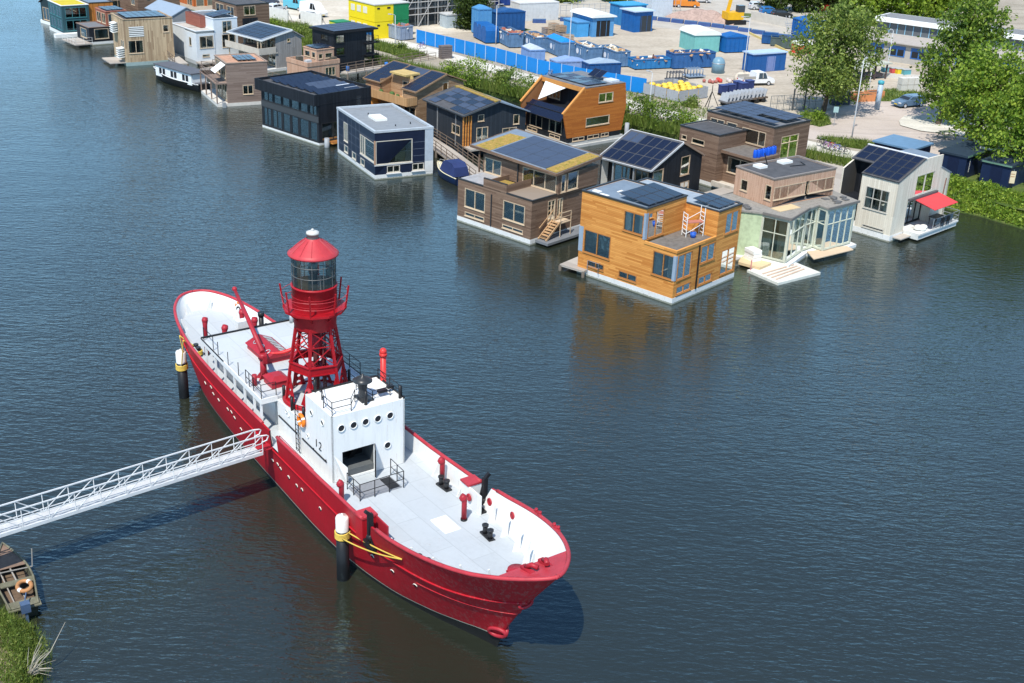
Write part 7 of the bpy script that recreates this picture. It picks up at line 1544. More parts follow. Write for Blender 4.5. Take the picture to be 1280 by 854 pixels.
# dark blue carts and grey frames near the roof of the brown house
cp = None
for k, (px, py) in enumerate(((903, 119), (912, 118), (921, 114), (928, 116), (936, 113))):
    p = at(px, py, GZ); lab = 'dark blue wheeled cart in the row behind the brown drum house'
    if cp is None:
        cp = thing('wheeled_cart', lab, 'cart', p, 30, 'dark blue carts'); mb = MB(); mb.box(-.5, .5, -.4, .4, .3, 1.3); mb.build('bin_body', M('cart_blue', (.02, .035, .13), .5), cp); mb = MB(); mb.box(-.55, .55, -.45, .45, 1.3, 1.4); mb.build('lid', M('cart_lid', (.04, .06, .2), .5), cp)
        for x in (-.4, .4): mb = MB(); mb.tube([(x, -.42, .15), (x, .42, .15)], .15, 10); mb.build('wheels', BLACKM, cp)
    else: dup(cp, p, 30)
for k, (px, py, lab) in enumerate(((912, 132, 'grey trailer with mesh sides, left one behind the brown house roof'), (926, 129, 'grey trailer with tilted boards in the middle behind the brown house roof'), (945, 127, 'flat brown trailer at the right behind the brown house roof'))):
    o = thing('trailer', lab, 'trailer', at(px, py, GZ), 35); mb = MB(); mb.box(-1.3, 1.3, -.8, .8, .5, .7); mb.build('bed', M('trailer_grey', (.14, .14, .15), .7) if k != 2 else M('trailer_brown', (.12, .09, .07), .8), o)
    mb = MB()
    for j in range(4): mb.obox((-1.2 + j * .65, -.7, .7), (.1, 0, 0), (0, 1.4, 0), (.35, 0, .95))
    mb.build('mesh_sides', CG, o)
    for x in (-.6, .6): mb = MB(); mb.tube([(x, -.85, .3), (x, .85, .3)], .3, 12); mb.build('wheels', BLACKM, o)
p = at(874, 92, GZ)
for k, (px, py, lab) in enumerate(((846, 102, 'dark grey pipe bundle behind the yellow bins'), (868, 97, 'blue-grey rack behind the yellow bins'))):
    o = thing('rack', lab, 'rack', at(px, py, GZ), 25); mb = MB()
    for j in range(5): mb.tube([(j * .5 - 1.2, -.8, .5), (j * .5 - 1.2, -.8, 1.3), (j * .5 - 1.2, .8, 1.3), (j * .5 - 1.2, .8, .3)], .08, 6)
    mb.box(-1.5, 1.3, -.9, .9, .25, .4); mb.build('frame', M('rack_%d' % k, ((.08, .085, .1), (.20, .27, .36))[k], .6), o)
o = thing('bottle_bank', 'rounded blue-grey bottle bank standing in the yard', 'recycling bin', at(897, 91, GZ)); mb = MB(); mb.lathe([(.001, 0), (.95, 0), (.95, 1.4), (.8, 1.9), (.45, 2.2), (.001, 2.25)], n=18); mb.build('dome', M('bank_blue', (.16, .28, .36), .4), o); mb = MB(); mb.lathe([(.96, 1.35), (1.0, 1.4), (.96, 1.45)], n=18); mb.build('rim', STEEL, o)
o = thing('tarp_heap', 'pale tarpaulin covered heap left of the white pickup', 'heap', at(926, 103, GZ), 20); mb = MB(); mb.sphere((0, 0, .5), 1.1, 9, sz=.85); mb.sphere((1.0, .1, .5), 1.0, 9, sz=.9); mb.build('tarpaulin', M('tarp_cream', (.55, .48, .38), .8), o); mb = MB(); mb.box(-.9, 1.7, -1.0, 1.0, .0, .12); mb.build('pallet', BARK, o)
for k, (px, py, lab, c) in enumerate(((905, 103, 'red plastic kayak lying among the yard clutter', (.5, .05, .04)), (888, 104, 'small red and brown bag heap right of the yellow bins', (.35, .12, .10)))):
    o = thing('clutter_heap', lab, 'heap', at(px, py, GZ), 10); mb = MB()
    for j in range(7): mb.sphere((rg.uniform(-.9, .9), rg.uniform(-.5, .5), .25), rg.uniform(.2, .38), 6, j % 2)
    mb.build('bags', [M('bag_%d' % k, c, .7), M('bag_pale', (.5, .45, .42), .8)], o)
# low blue barriers
bp = None
for k in range(12):
    u = k / 11; px = 815 + 185 * u - 0; py = 25 + 22 * u + 8 * max(0, u - .5); p = at(px, py, GZ); lab = 'low blue barrier unit in the line across the upper yard'
    if bp is None:
        bp = thing('barrier', lab, 'barrier', p, -18, 'low blue barriers in the upper yard'); mb = MB(); mb.extr([(-1.45, -.35, 0), (-1.45, .35, 0), (-1.45, .2, .6), (-1.45, -.2, .6)], (2.3, 0, 0)); mb.build('block', M('barrier_blue', (.03, .065, .19), .6, var=.3), bp); mb = MB(); mb.box(-1.4, .9, -.1, .1, .6, .72); mb.build('rail', CB1, bp)
    else: dup(bp, p, -18 - 6 * (k % 3))
for k in range(5):
    p = at(642 + 34 * k, 31 - 2.2 * k, GZ); dup(bp, p, 12, 'low blue barrier unit in the line behind the crates', 'low blue barriers behind the crates')
# excavator
ex = at(916, 30, GZ); o = thing('excavator', 'yellow excavator with raised boom at the top of the yard', 'excavator', ex, 20); XY = M('excavator_yellow', (.70, .38, .01), .5)
mb = MB(); mb.box(-2, 2, -1.3, -.7, 0, .8); mb.box(-2, 2, .7, 1.3, 0, .8); mb.build('tracks', BLACKM, o); mb = MB(); mb.box(-1.8, 1.4, -1.2, 1.2, .9, 2.2); mb.build('body', XY, o); mb = MB(); mb.box(.2, 1.5, -1.2, -.1, 2.2, 3.4); mb.build('cab', M('cab_glass', (.05, .06, .07), .2), o)
mb = MB(); mb.bar((-1.2, .3, 2), (-.4, .3, 6.2), .5); mb.bar((-.4, .3, 6.2), (1.0, .3, 7.6), .45); mb.build('boom', XY, o); mb = MB(); mb.bar((1, .3, 7.6), (2.6, .3, 4.8), .35); mb.build('dipper', XY, o); mb = MB(); mb.extr([(2.3, -.2, 4.8), (3.1, -.2, 4.9), (2.9, -.2, 3.9), (2.2, -.2, 4.1)], (0, 1, 0)); mb.build('bucket', BLACKM, o)
o = thing('rubble_heap', 'long pinkish brick ramp heap beside the excavator', 'heap', at(880, 26, GZ), -22); mb = MB(); rg = random.Random(9); N = 14; Mh = 6
P = [(-7 + i, -2.5 + j, (1.8 * math.sin(math.pi * j / Mh) * math.sin(math.pi * (i + .5) / N) + rg.uniform(0, .35)) if 0 < j < Mh else 0) for i in range(N) for j in range(Mh + 1)]
mb.add(P, [(i * 7 + j, (i + 1) * 7 + j, (i + 1) * 7 + j + 1, i * 7 + j + 1) for i in range(N - 1) for j in range(Mh)]); mb.build('rubble', M('rubble_pink', (.36, .26, .22), .95, var=.5, vs=2), o)
o = thing('skip_box', 'red and white box beside the lone tree crown', 'box', at(1001, 66, GZ), 30); mb = MB(); mb.box(-1.2, 1.2, -1, 1, 0, 1.4); mb.build('red_box', M('box_red', (.6, .05, .03), .5), o); mb = MB(); mb.box(-1.3, 1.3, -1.1, 1.1, 1.4, 1.8); mb.build('white_lid', WHITE, o)
for k, (px, py, lab) in enumerate(((952, 55, 'dark blue dumpster, left of three in the upper yard'), (963, 58, 'green-grey dumpster, middle of three in the upper yard'), (976, 61, 'green-grey dumpster with raised lid, right of three'))): rolloff(lab, tuple(at(px, py, GZ))[:2], -10, 2.2, 2.6, 1.5, (CB3, M('dumpster_green', (.07, .10, .10), .6), M('dumpster_green', (.07, .10, .10), .6))[k], None, None, False, 'dumpster', 'dumpsters in the upper yard', cat='dumpster')
o = thing('steel_steps', 'grey steel access stairs beside the high blue container', 'stairs', at(990, 48, GZ), 10); mb = MB()
for k in range(7): mb.box(-.6, .6, k * .35, k * .35 + .3, k * .32 + .2, k * .32 + .25)
for x in (-.6, .6): mb.bar((x, 0, .2), (x, 2.5, 2.4), .08); mb.bar((x, 0, 1.2), (x, 2.5, 3.4), .06)
mb.build('treads', STEEL, o)
for k, (px0, py0, px1, py1, lab) in enumerate(((938, 25, 1010, 40, 'pale grey concrete retaining wall below the parked cars'),)):
    a, b = at(px0, py0, GZ), at(px1, py1, GZ); mb = MB(); d = (b - a); n = V((-d.y, d.x, 0)).normalized() * .4; mb.obox(a, d, n, V((0, 0, 1.6))); o = mb.build('retaining_wall', M('wall_palegrey', (.50, .47, .42), .85, var=.15)); tag(o, lab, 'wall')
a, b = at(935, 42, GZ), at(1000, 74, GZ); mb = MB(); d = b - a; mb.obox(a, d, V((-d.y, d.x, 0)).normalized() * .2, V((0, 0, .35))); tag(mb.build('kerb_rail', M('rail_yellow', (.6, .47, .18), .7)), 'low yellowish guide rail crossing the upper yard', 'rail')
# ================================================================== VEHICLES
def car(label, p, rz, col, kind='estate', name='parked_car', cat='car', group='parked vehicles'):
    K = dict(estate=(4.5, 1.75, [(-2.25, .3), (-2.25, .85), (-2.1, 1.0), (.95, .98), (1.9, .82), (2.22, .6), (2.25, .3)], [(-2.1, 1.0), (-1.85, 1.45), (-.2, 1.48), (.3, 1.42), (1.05, .98)]),
             hatch=(3.9, 1.7, [(-1.95, .3), (-1.95, .85), (-1.85, 1.0), (.8, .98), (1.65, .82), (1.92, .6), (1.95, .3)], [(-1.85, 1.0), (-1.5, 1.45), (.0, 1.48), (.25, 1.42), (.95, .98)]),
             van=(5.2, 1.95, [(-2.6, .35), (-2.6, 1.2), (1.75, 1.2), (2.45, 1.05), (2.6, .7), (2.6, .35)], [(-2.6, 1.2), (-2.55, 2.3), (.7, 2.35), (1.15, 2.2), (1.95, 1.2)]),
             pickup=(5.0, 1.85, [(-2.5, .45), (-2.5, .95), (1.2, .95), (1.35, 1.15), (2.3, 1.0), (2.5, .75), (2.5, .35)], [(-.55, .95), (-.5, 1.85), (.85, 1.88), (1.05, 1.8), (1.55, 1.12)]))[kind]
    L, Wd, lo, up = K; o = thing(name, label, cat, p, rz, group); w = Wd / 2; pm = M('paint_' + '_'.join('%02d' % int(c * 99) for c in col), col, .25, .6, var=.03)
    mb = MB(); mb.extr([(x, -w, z) for x, z in lo], (0, Wd, 0)); mb.build('body', pm, o)
    mb = MB(); k = .86; P = [(x, (-w if z < up[0][1] + .02 or z < 1.21 and kind == 'van' else -w * k), z) for x, z in up]; n = len(P); mb.add(P + [(x, -y, z) for x, y, z in P], [tuple(range(n)), tuple(range(n, 2 * n))[::-1]] + [(i, i + 1, n + i + 1, n + i) for i in range(n - 1)]); cab = mb.build('cabin', pm, o)
    g = MB(); zb, zt = up[0][1] + .06, max(z for x, z in up) - .12; x0 = up[0][0] + .4 if kind != 'van' else .1; x1 = up[-1][0] - .25
    for s_ in (-1, 1):
        f = lambda z: s_ * (w - (w - w * k) * (z - up[0][1]) / (max(z2 for x2, z2 in up) - up[0][1]) + .012)
        m_ = (x0 + x1) / 2; xt1 = up[-2][0] - .1
        for a, b, c, d in ((x0, m_ - .06, x0 + .12, m_ - .06), (m_ + .02, x1, m_ + .02, xt1)): g.quad((a, f(zb), zb), (b, f(zb), zb), (d, f(zt), zt), (c, f(zt), zt))
    a, b = up[-1], up[-2]; nx = V((b[1] - a[1], 0, a[0] - b[0])).normalized(); nx = nx if nx.x > 0 else -nx; off = nx * .015
    g.quad(*[V(q) + off for q in ((a[0] - .08, -w * .9, a[1] + .07), (a[0] - .08, w * .9, a[1] + .07), (b[0], w * k * .93, b[1] - .03), (b[0], -w * k * .93, b[1] - .03))])
    if kind in ('estate', 'hatch'): a, b = up[0], up[1]; g.quad((a[0] - .0, -w * .85, a[1] + .1), (a[0] - .0, w * .85, a[1] + .1), (b[0] - .05, w * k * .85, b[1] - .1), (b[0] - .05, -w * k * .85, b[1] - .1))
    g.build('windows', M('car_glass', (.02, .025, .03), .06, .8), cab)
    for x in (-L * .31, L * .31):
        for s_ in (-1, 1):
            mb = MB(); y = s_ * (w - .1); mb.tube([(x, y - .1, .32), (x, y + .12 * s_ + .0, .32)], .33, 16); wl = mb.build('wheel', M('tyre', (.015, .015, .016), .8), o); mb = MB(); mb.tube([(x, y + .1 * s_, .32), (x, y + .14 * s_, .32)], .2, 12); mb.build('rim', M('rim_alu', (.5, .5, .52), .35), wl)
    for s_ in (-1, 1): mb = MB(); mb.box(L / 2 - .12, L / 2 + .01, s_ * w * .72 - .2, s_ * w * .72 + .2, .62, .78); mb.build('headlight', M('lamp_glass', (.6, .62, .65), .1), o); mb = MB(); mb.box(-L / 2 - .01, -L / 2 + .08, s_ * w * .82 - .12, s_ * w * .82 + .12, .7, .92); mb.build('tail_light', M('tail_red', (.4, .01, .01), .2), o)
    if kind == 'pickup':
        mb = MB(); mb.box(-2.45, -.6, -.85, .85, .96, 1.0); mb.box(-2.45, -.6, -.9, -.84, .95, 1.35); mb.box(-2.45, -.6, .84, .9, .95, 1.35); mb.build('load_bed', M('bed_grey', (.35, .33, .30), .7), o)
    else: mb = MB(); mb.box(L / 2 - .0, L / 2 + .015, -.26, .26, .42, .54); mb.build('number_plate', M('plate_yellow', (.7, .5, .02), .5), o)
    return o
car('blue-grey estate car parked at the road bend', at(1135, 133, GZ), 208, (.10, .16, .24))
car('white pickup with crew cab in the recycling yard', at(944, 106, GZ), 22, (.74, .75, .76), 'pickup', 'pickup_truck', 'pickup')
for px, py, rz, c, kd, lab in ((392, 20, -40, (.75, .76, .77), 'van', 'white van parked on the building site'), (371, 12, -40, (.10, .42, .55), 'van', 'turquoise van on the building site at the top edge'), (345, 15, 60, (.62, .64, .66), 'hatch', 'silver car on the building site behind the brown house'), (389, 27, -30, (.05, .055, .06), 'hatch', 'dark car between the white van and the white panels'), (335, 6, 40, (.07, .09, .14), 'hatch', 'dark blue car at the top edge left of the silver car'),
        (962, 18, 10, (.03, .16, .42), 'hatch', 'bright blue car in the parking row behind the yard'), (977, 22, 10, (.02, .022, .025), 'hatch', 'black car right of the bright blue car'), (948, 12, 10, (.55, .56, .58), 'hatch', 'silver car left of the bright blue car'), (1036, 16, 20, (.40, .05, .03), 'hatch', 'red car under the dark trees at the top edge'), (1150, 22, 200, (.75, .76, .76), 'estate', 'white car behind the flat hall roof'), (1160, 14, 200, (.42, .43, .44), 'estate', 'grey car farther back behind the white car'), (1133, 27, 200, (.02, .05, .05), 'hatch', 'dark green car left of the white car behind the hall'), (1052, 10, 20, (.6, .6, .6), 'hatch', 'white car right of the red car at the top edge'), (857, 9, 5, (.62, .20, .02), 'van', 'orange van at the top of the yard'), (872, 3, 5, (.5, .5, .5), 'van', 'grey van behind the orange van')):
    car(lab, at(px, py, GZ), rz, c, kd, 'parked_van' if kd == 'van' else 'parked_car', 'van' if kd == 'van' else 'car')
# white site panels near vans
for k, (px, py, w_, lab) in enumerate(((345, 27, 6, 'white hoarding panel left of the vans'), (389, 33, 5, 'white hoarding panel behind the black balconied house'), (362, 5, 5, 'grey sheet wall beside the turquoise van'))):
    o = thing('site_hoarding', lab, 'hoarding', at(px, py, GZ), -38); mb = MB(); mb.box(-w_ / 2, w_ / 2, -.06, .06, .1, 2.2 if k < 2 else 4); mb.build('sheet', M('panel_white', (.72, .71, .68), .6) if k < 2 else M('panel_grey', (.42, .43, .45), .6), o); mb = MB()
    for x in (-w_ / 2, 0, w_ / 2): mb.bar((x, .1, 0), (x, .1, 2.2), .08); mb.bar((x, .1, 1.8), (x, 1.2, 0), .06)
    mb.build('props', STEEL, o)
# ================================================================== HALL
o = thing('hall_building', 'low hall with white fascia, ribbon windows and grey roof behind the road', 'building', (80, 173.6, GZ), 53)
HW = M('hall_wall', (.36, .34, .31), .85, var=.1); mb = MB(); mb.box(0, 5, 0, 33, 0, 2.9); mb.build('front_range', HW, o); mb = MB(); mb.obox((-.6, -.2, 2.9), (5.6, 0, .5), (0, 33.4, 0), (0, 0, .15)); mb.build('front_roof', M('hall_front_roof', (.36, .33, .30), .9, var=.15), o)
mb = MB(); mb.box(5, 10, 0, 33, 0, 5.2); mb.build('main_wall', M('hall_upper', (.10, .11, .12), .6), o); mb = MB(); mb.box(4.4, 10.5, -.4, 33.4, 5.2, 5.9); mb.build('fascia', WHITE, o); mb = MB(); mb.box(5, 10, 0, 33, 5.9, 5.95); mb.build('roof', M('hall_roof_grey', (.20, .205, .21), .8), o)
mb = MB(); mb.obox((4.8, -26, 5.96), (22, 0, 5.5), (0, 36, 0), (0, 0, .3)); mb.build('wing_roof', M('hall_roof_grey', (.20, .205, .21), .8), o); mb = MB(); mb.box(4.0, 4.3, -26, -.5, 4.7, 5.6); mb.build('wing_fascia', WHITE, o); mb = MB(); mb.box(5, 25, -26, -.4, 0, 5.2); mb.build('wing_wall', HW, o)
mb = MB()
for k in range(44): y = -25 + k * 1.3; mb.box(4.93, 4.995, y, y + .12, 3.55, 5.15)
mb.box(4.92, 4.99, -25.5, 32.8, 3.45, 3.55); mb.build('window_mullions', M('mullion_blue', (.22, .40, .52), .5), o)
for k in range(9):
    y = 1.5 + k * 3.5; mb = MB(); mb.box(-.06, -.005, y, y + 2.6, .9, 2.5); w = mb.build('window', M('hall_window_blue', (.03, .12, .34), .4), o); mb = MB(); mb.box(-.08, -.065, y + .2, y + 1.2, 1.05, 2.0); mb.box(-.08, -.065, y + 1.4, y + 2.4, 1.05, 2.0); mb.build('pane', PORTG, w)
mb = MB(); mb.box(-.09, -.005, 14, 16.2, .05, 2.6); mb.build('door', BLACKM, o)
# sheds on the right bank
NV = M('shed_navy', (.008, .018, .055), .5, var=.2); NVR = M('shed_navy_roof', (.02, .035, .055), .6, var=.25)
for k, (B, W_, L_, lab) in enumerate((((46.4, 121.8), 6.6, 3.0, 'navy shed with green edged roof and a white vertical sign, left of the pair'), ((49.8, 118.6), 6.6, 3.0, 'navy shed with white vertical sign before the light tree, right of the pair'))):
    o = thing('navy_shed', lab, 'shed', (*B, GZ), 47, 'navy sheds on the bank'); mb = MB(); mb.box(0, W_, 0, L_, 0, 2.3); mb.build('wall', NV, o); mb = MB(); mb.box(-.15, W_ + .15, -.15, L_ + .15, 2.303, 2.5); mb.build('roof', NVR, o); mb = MB(); mb.box(-.17, W_ + .15, -.17, -.153, 2.33, 2.53) if k == 0 else mb.box(-.17, -.153, -.15, L_, 2.33, 2.5); mb.build('roof_edge', M('edge_green', (.12, .22, .16), .6), o)
    mb = MB()
    for j in range(9): mb.box(.85 + .02 * (j % 2), 1.0 - .02 * (j % 3), -.02, -.004, 1.85 - j * .15, 1.95 - j * .15)
    mb.build('vertical_lettering', WHITE, o); mb = MB(); mb.box(-.02, -.004, .8, 2.0, .05, 2.05); mb.build('door', M('shed_door', (.006, .012, .04), .5), o)
o = thing('pipe_section', 'grey pipe lying across the roofs between the navy sheds', 'pipe', (50.0, 124.2, GZ + 2.55)); mb = MB(); mb.tube([(-1.2, .8, .1), (2.4, -.9, .1)], .16, 10); mb.build('tube', STEEL, o); mb = MB(); mb.tube([(-1.25, .82, .1), (-1.15, .77, .1)], .2, 10); mb.build('collar', STEEL, o)
hut('small flat-roofed blue hut behind the white house ridge', (41.2, 123.6), 46, 4.2, 4.4, 2.4, NV, M('hut_blue_roof', (.12, .22, .34), .5), .2)
# ================================================================== STREET THINGS
LP_ = M('lamp_pale', (.42, .44, .46), .45)
def lamp(label, loc, h, arm=1.0, rz=0):
    o = thing('street_lamp', label, 'lamp post', (loc[0], loc[1], GZ), rz, 'lamp posts'); mb = MB(); mb.tube([(0, 0, 0), (0, 0, h * .2), (0, 0, h)], [.09, .075, .05], 8); mb.build('pole', LP_, o)
    mb = MB(); mb.tube([(0, 0, h), (arm * .4, 0, h + .12), (arm, 0, h + .1)], .04, 6); mb.build('arm', LP_, o); mb = MB(); mb.box(arm - .1, arm + .5, -.12, .12, h + .02, h + .14); mb.build('lamp_head', M('lamp_grey', (.4, .41, .42), .5), o); return o
for lab, p, h_, rz in (('tall pale lamp post on the grass beside the bicycles', (38.8, 138.4), 9.0, 60), ('pale lamp post behind the hoarding right of the evergreen', (-4.6, 190.3), 6, 40), ('pale lamp post between the second and third container', (6.4, 173.8), 9, 200), ('pale lamp post beside the blue open-front shed', (31.7, 173.5), 8.2, 190), ('pale lamp post in front of the hall door', tuple(at(1107, 98, GZ))[:2], 6.8, 100), ('grey lamp post on the path before the blue-grey container', tuple(at(494, 56, GZ))[:2], 4.4, 150), ('lamp post by the low blue barriers at the top', tuple(at(783, 20, GZ))[:2], 6, 10), ('lamp post on the path beside the grey enclosure', tuple(at(812, 133, GZ))[:2], 4.2, 120), ('leaning pale mast at the right edge by the hall wing', tuple(at(1275, 85, GZ))[:2], 8, 100), ('short lamp post behind the orange planters', tuple(at(1085, 118, GZ))[:2], 5, 100)): lamp(lab, p, h_, .8, rz)
o = thing('info_column', 'blue-grey advertising column at the road corner', 'column', at(1096, 137, GZ)); mb = MB(); mb.tube([(0, 0, 0), (0, 0, 3.3)], .34, 16); mb.build('shaft', M('column_bluegrey', (.36, .45, .55), .5), o); mb = MB(); mb.lathe([(.36, 3.3), (.4, 3.35), (.4, 3.7), (.001, 3.8)], n=16); mb.build('cap', M('column_teal', (.05, .32, .42), .5), o)
for k, (px, py, lab) in enumerate(((1043, 131, 'dark rounded underground waste container beside the lone tree, left one'), (1055, 130, 'dark blue underground waste container, right one'))):
    o = thing('waste_container', lab, 'bin', at(px, py, GZ), 20, 'dark waste containers by the tree'); mb = MB(); mb.extr([(-.55, -.5, 0), (-.55, .5, 0), (-.55, .5, 1.3), (-.55, .2, 1.75), (-.55, -.2, 1.75), (-.55, -.5, 1.3)], (1.1, 0, 0)); mb.build('body', M('waste_dark', (.025, .04, .075), .4), o); mb = MB(); mb.box(-.3, .3, -.53, -.505, 1.0, 1.3); mb.build('chute', BLACKM, o)
for k, (px, py, rz, lab) in enumerate(((1068, 124, 15, 'orange planter frame with dark opening, left one by the road'), (1080, 126, 20, 'low orange planter, middle one by the road'), (1092, 122, 25, 'long orange planter beside the advertising column'))):
    o = thing('planter', lab, 'planter', at(px, py, GZ), rz, 'orange planters'); mb = MB(); mb.box(-1.3, 1.3, -.6, -.5, 0, .9); mb.box(-1.3, 1.3, .5, .6, 0, .9); mb.box(-1.3, -1.2, -.5, .5, 0, .9); mb.box(1.2, 1.3, -.5, .5, 0, .9); mb.build('sides', M('planter_orange', (.60, .24, .10), .7), o); mb = MB(); mb.box(-1.2, 1.2, -.5, .5, .1, .8); mb.build('soil', BARK, o)
for k, (px, py, lab) in enumerate(((1062, 103, 'grey pergola on dark posts, left one before the hall'), (1085, 98, 'grey pergola with plants on top, right one before the hall'))):
    o = thing('pergola', lab, 'shelter', at(px, py, GZ), 30); mb = MB()
    for x in (-2.2, 0, 2.2):
        for y in (-1.2, 1.2): mb.bar((x, y, 0), (x, y, 2.2), .18)
    mb.build('posts', M('post_dark', (.08, .06, .06), .8), o); mb = MB(); mb.box(-2.7, 2.7, -1.7, 1.7, 2.2, 2.4); mb.build('roof', M('pergola_roof', (.42, .43, .36), .8, var=.25), o); mb = MB(); mb.box(-2, 2, -.8, .8, .3, .8); mb.build('bench', M('bench_dark', (.14, .11, .11), .8), o)
for k, (px, py, c, lab) in enumerate(((1107, 90, (.12, .35, .38), 'teal crate on the wall before the hall'), (1117, 91, (.6, .10, .10), 'red crate next to the teal crate before the hall'), (1124, 92, (.75, .55, .03), 'yellow crate before the hall'), (1132, 93, (.10, .32, .36), 'dark teal crate right of the yellow crate'))):
    o = thing('crate', lab, 'crate', at(px, py, GZ + .6), 20, 'coloured crates before the hall'); mb = MB(); mb.box(-.6, .6, -.4, .4, 0, .7); mb.build('box', M('crate_col_%d' % k, c, .5), o); mb = MB(); mb.box(-.65, .65, -.45, .45, .7, .76); mb.build('rim', M('crate_rim', (.4, .4, .38), .6), o)
a, b = at(1095, 97, GZ), at(1150, 100, GZ); mb = MB(); d = b - a; mb.obox(a, d, V((-d.y, d.x, 0)).normalized() * .4, V((0, 0, .62))); tag(mb.build('garden_wall', M('wall_pale', (.52, .50, .46), .8)), 'pale low wall under the coloured crates before the hall', 'wall')
o = thing('bag_stack', 'stack of white bulk bags behind the estate car', 'bags', at(1123, 114, GZ), 20); 
for k in range(6): mb = MB(); x, y, z = (k % 3) * 1.05, 0, (k // 3) * .95; mb.box(x, x + .98, -.5, .5, z, z + .9); mb.build('bulk_bag', M('bag_white', (.58, .55, .50), .85, var=.15), o)
# picnic table on the island
o = thing('picnic_table', 'greenish wooden picnic table on the traffic island', 'picnic table', at(1183, 172, GZ + .1), 20); PT = M('picnic_wood', (.16, .19, .11), .8); mb = MB(); mb.box(-1.0, 1.0, -.4, .4, .72, .77); mb.build('tabletop', PT, o)
for y in (-.75, .75): mb = MB(); mb.box(-1, 1, y - .14, y + .14, .43, .48); mb.build('seat', PT, o)
for x in (-.75, .75): mb = MB(); mb.bar((x, -.3, .72), (x, -.75, 0), .08); mb.bar((x, .3, .72), (x, .75, 0), .08); mb.bar((x, -.8, .42), (x, .8, .42), .07); mb.build('leg', PT, o)
def bicycle(o, col):
    for x in (-.52, .52):
        mb = MB(); mb.tube([(x + .33 * math.cos(u), 0, .34 + .33 * math.sin(u)) for u in [2 * math.pi * k / 18 for k in range(18)]], .028, 5, closed=True); mb.build('wheel', BLACKM, o)
    mb = MB(); q = [(-.52, .34), (-.1, .32), (-.2, .82), (.36, .86), (.52, .34)]
    for a, b in ((0, 1), (0, 2), (1, 2), (2, 3), (1, 3), (3, 4)): mb.bar((q[a][0], 0, q[a][1]), (q[b][0], 0, q[b][1]), .05)
    mb.build('frame', col, o); mb = MB(); mb.bar((-.32, 0, .95), (-.05, 0, .95), .14, .06); mb.build('saddle', BLACKM, o); mb = MB(); mb.bar((.34, -.28, 1.02), (.34, .28, 1.02), .035); mb.bar((.36, 0, .86), (.34, 0, 1.02), .04); mb.build('handlebar', STEEL, o)
bc = [(.03, .03, .035), (.25, .12, .35), (.5, .06, .08), (.12, .16, .5), (.05, .05, .06), (.3, .3, .32)]
for k, (px, py, lab) in enumerate(((1027, 184, 'black bicycle furthest left in the bicycle row on the path'), (1034, 187, 'violet bicycle second from the left in the bicycle row'), (1040, 188, 'red bicycle in the middle of the bicycle row'), (1046, 190, 'blue bicycle right of the red bicycle'), (1053, 193, 'black bicycle furthest right in the bicycle row'), (687, 97, 'grey bicycle leaning by the hoarding left of the cedar house'), (800, 129, 'dark bicycle on the path right of the cedar house'), (527, 61, 'bicycle at the left end of the hoarding'))):
    o = thing('bicycle', lab, 'bicycle', at(px, py, GZ + .02), 120 + 17 * k if k < 5 else 40, 'parked bicycles'); bicycle(o, M('bike_%d' % (k % 6), bc[k % 6], .4))
o = thing('notice_sign', 'pale notice board on a post in the herbs before the right navy shed', 'sign', at(1262, 238, GZ - .1), -10); mb = MB(); mb.box(-.28, .28, -.03, .03, .75, 2.0); mb.build('board', M('sign_cream', (.66, .56, .38), .7), o); mb = MB(); mb.bar((0, .05, 0), (0, .05, 1.9), .07); mb.build('post', BLACKM, o); mb = MB()
for z in (1.7, 1.45): mb.box(-.2, .2, -.036, -.031, z - .06, z + .06)
mb.build('sign_marks', M('sign_mark', (.45, .30, .18), .7), o)
o = thing('gate_fence', 'grey mesh gate panels by the lone tree', 'fence', at(962, 140, GZ), 25); mb = MB()
for k in range(9): mb.bar((k * 1.0, 0, 0), (k * 1.0, 0, 2.0), .06)
for z in (.1, 1.0, 2.0): mb.bar((0, 0, z), (8, 0, z), .05)
for k in range(32): mb.bar((k * .25, 0, .1), (k * .25, 0, 2), .018)
mb.build('mesh', M('gate_grey', (.16, .17, .17), .6), o); mb = MB(); mb.bar((5.2, -.1, 0), (5.2, -.1, 2.8), .14); mb.bar((3.4, -.1, 0), (3.4, -.1, 2.8), .14); mb.build('gate_posts', M('gate_post', (.08, .085, .09), .6), o)
o = thing('utility_tripod', 'dark tripod frame on the path left of the brown drum house', 'tripod', at(888, 136, GZ)); mb = MB()
for a in (0, 2.1, 4.2): mb.bar((math.cos(a) * 1.1, math.sin(a) * 1.1, 0), (0, 0, 2.2), .08)
mb.build('legs', BLACKM, o); mb = MB(); mb.bar((0, 0, 2.1), (0, 0, 3.0), .08); mb.build('mast', BLACKM, o)
o = thing('road_sign', 'small teal and white sign post on the bush patch by the lone tree', 'sign', at(1042, 158, GZ)); mb = MB(); mb.bar((0, 0, 0), (0, 0, 2.3), .06); mb.build('post', STEEL, o); mb = MB(); mb.box(-.3, .3, -.05, -.02, 1.7, 2.4); mb.build('plate', M('sign_teal', (.30, .45, .45), .5), o)
# fence mesh along the top of the yard
a, b = at(700, 22, GZ), at(850, 14, GZ); o = thing('mesh_fence', 'pale steel mesh fence across the top of the yard', 'fence', a, 0); mb = MB(); d = b - a; n = 22
for k in range(n + 1): p = d * k / n; mb.bar(p, p + V((0, 0, 2.2)), .09)
for z in (.2, 1.2, 2.1): mb.bar(V((0, 0, z)), d + V((0, 0, z)), .06)
mb.build('rails', STEEL, o)
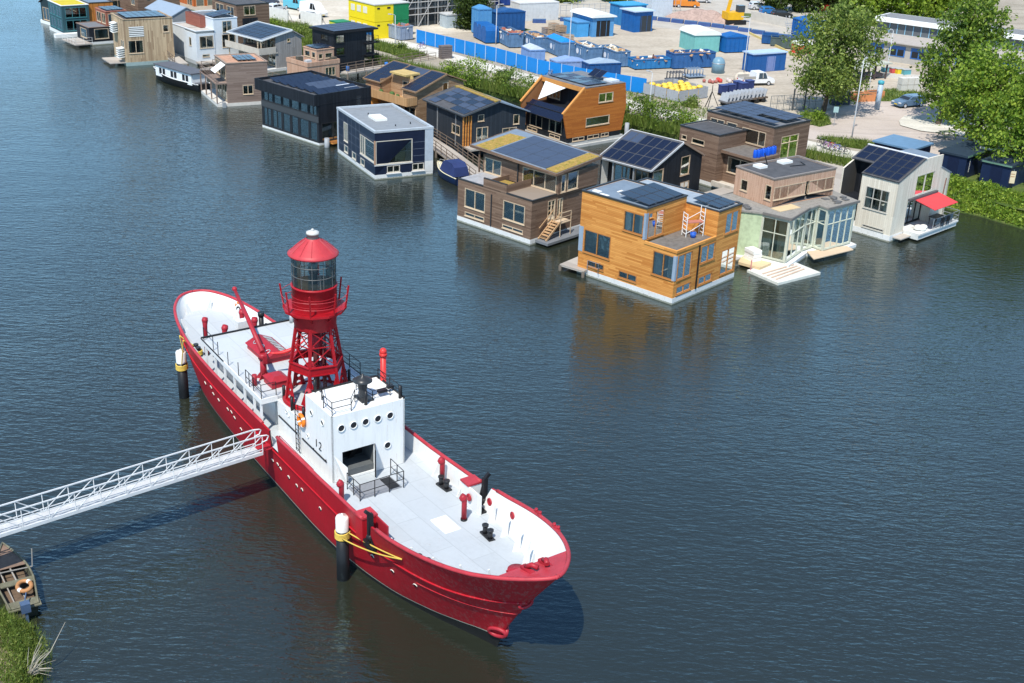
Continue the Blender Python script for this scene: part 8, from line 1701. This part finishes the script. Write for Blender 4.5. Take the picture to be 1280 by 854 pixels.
# ================================================================== CAMERA, LIGHT, RENDER
cam = bpy.data.cameras.new('camera'); co = bpy.data.objects.new('camera', cam); COL.objects.link(co)
P_, Ro = R(23.73), R(2.5)
fw = V((0, math.cos(P_), -math.sin(P_))); rt = V((1, 0, 0)); up = V((0, math.sin(P_), math.cos(P_)))
r2 = rt * math.cos(Ro) + up * math.sin(Ro); u2 = up * math.cos(Ro) - rt * math.sin(Ro)
m = Matrix((r2, u2, -fw)).transposed().to_4x4(); m.translation = (0, 0, 34); co.matrix_world = m
cam.sensor_width = 36; cam.lens = 1490 / 1280 * 36; cam.clip_start = .5; cam.clip_end = 6000; scn.camera = co
SKYBAND = (.05, .70, .5); SKYBANDC = (4.0, 7.6, 11.2)
EL, AZ = R(57), R(74)       # light travels towards azimuth AZ
to_sun = V((-math.cos(AZ) * math.cos(EL), -math.sin(AZ) * math.cos(EL), math.sin(EL)))
sun = bpy.data.lights.new('sun', 'SUN'); sun.energy = 5.0; sun.angle = R(.53); sun.color = (1, .95, .86)
so = bpy.data.objects.new('sun', sun); COL.objects.link(so); so.rotation_euler = to_sun.to_track_quat('Z', 'Y').to_euler(); so.location = (0, 0, 120)
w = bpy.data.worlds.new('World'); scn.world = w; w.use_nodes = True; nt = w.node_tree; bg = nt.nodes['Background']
sky = nt.nodes.new('ShaderNodeTexSky'); sky.sky_type = 'NISHITA'; sky.sun_disc = False; sky.sun_elevation = EL
sky.sun_rotation = math.atan2(to_sun.x, to_sun.y); sky.air_density = 1.35; sky.dust_density = 0; sky.ozone_density = 5
# added bluish cloud-like band low in the sky, to brighten water reflections
def wn(t, **k):
    n_ = nt.nodes.new(t)
    for a_, b_ in k.items(): setattr(n_, a_, b_)
    return n_
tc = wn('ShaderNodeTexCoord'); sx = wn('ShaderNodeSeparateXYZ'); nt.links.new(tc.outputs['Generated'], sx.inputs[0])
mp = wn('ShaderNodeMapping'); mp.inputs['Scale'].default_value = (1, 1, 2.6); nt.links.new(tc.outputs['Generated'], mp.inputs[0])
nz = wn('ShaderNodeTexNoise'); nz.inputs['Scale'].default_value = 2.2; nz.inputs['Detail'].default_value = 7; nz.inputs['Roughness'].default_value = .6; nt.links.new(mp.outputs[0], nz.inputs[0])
r1 = wn('ShaderNodeMapRange', interpolation_type='SMOOTHSTEP'); nt.links.new(sx.outputs[2], r1.inputs[0]); r1.inputs[1].default_value = SKYBAND[0]; r1.inputs[2].default_value = SKYBAND[1]; r1.inputs[3].default_value = SKYBAND[2]; r1.inputs[4].default_value = 0
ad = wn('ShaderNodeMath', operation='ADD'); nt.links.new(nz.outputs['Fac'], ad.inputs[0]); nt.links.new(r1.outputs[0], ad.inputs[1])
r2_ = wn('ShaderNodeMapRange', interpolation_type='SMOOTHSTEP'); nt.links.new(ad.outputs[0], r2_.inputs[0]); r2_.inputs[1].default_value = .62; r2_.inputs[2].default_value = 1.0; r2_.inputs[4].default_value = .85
mxw = wn('ShaderNodeMix', data_type='RGBA'); nt.links.new(r2_.outputs[0], mxw.inputs[0]); nt.links.new(sky.outputs[0], mxw.inputs[6]); mxw.inputs[7].default_value = (*SKYBANDC, 1)
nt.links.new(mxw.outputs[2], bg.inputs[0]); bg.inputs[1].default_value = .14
vs = scn.view_settings; vs.view_transform = 'Standard'; vs.look = 'None'; vs.gamma = 1; vs.exposure = EXPO; vs.use_curve_mapping = False
scn.render.engine = 'CYCLES'; scn.cycles.max_bounces = 6; scn.cycles.transparent_max_bounces = 12
scn.render.resolution_x = 1024; scn.render.resolution_y = 683
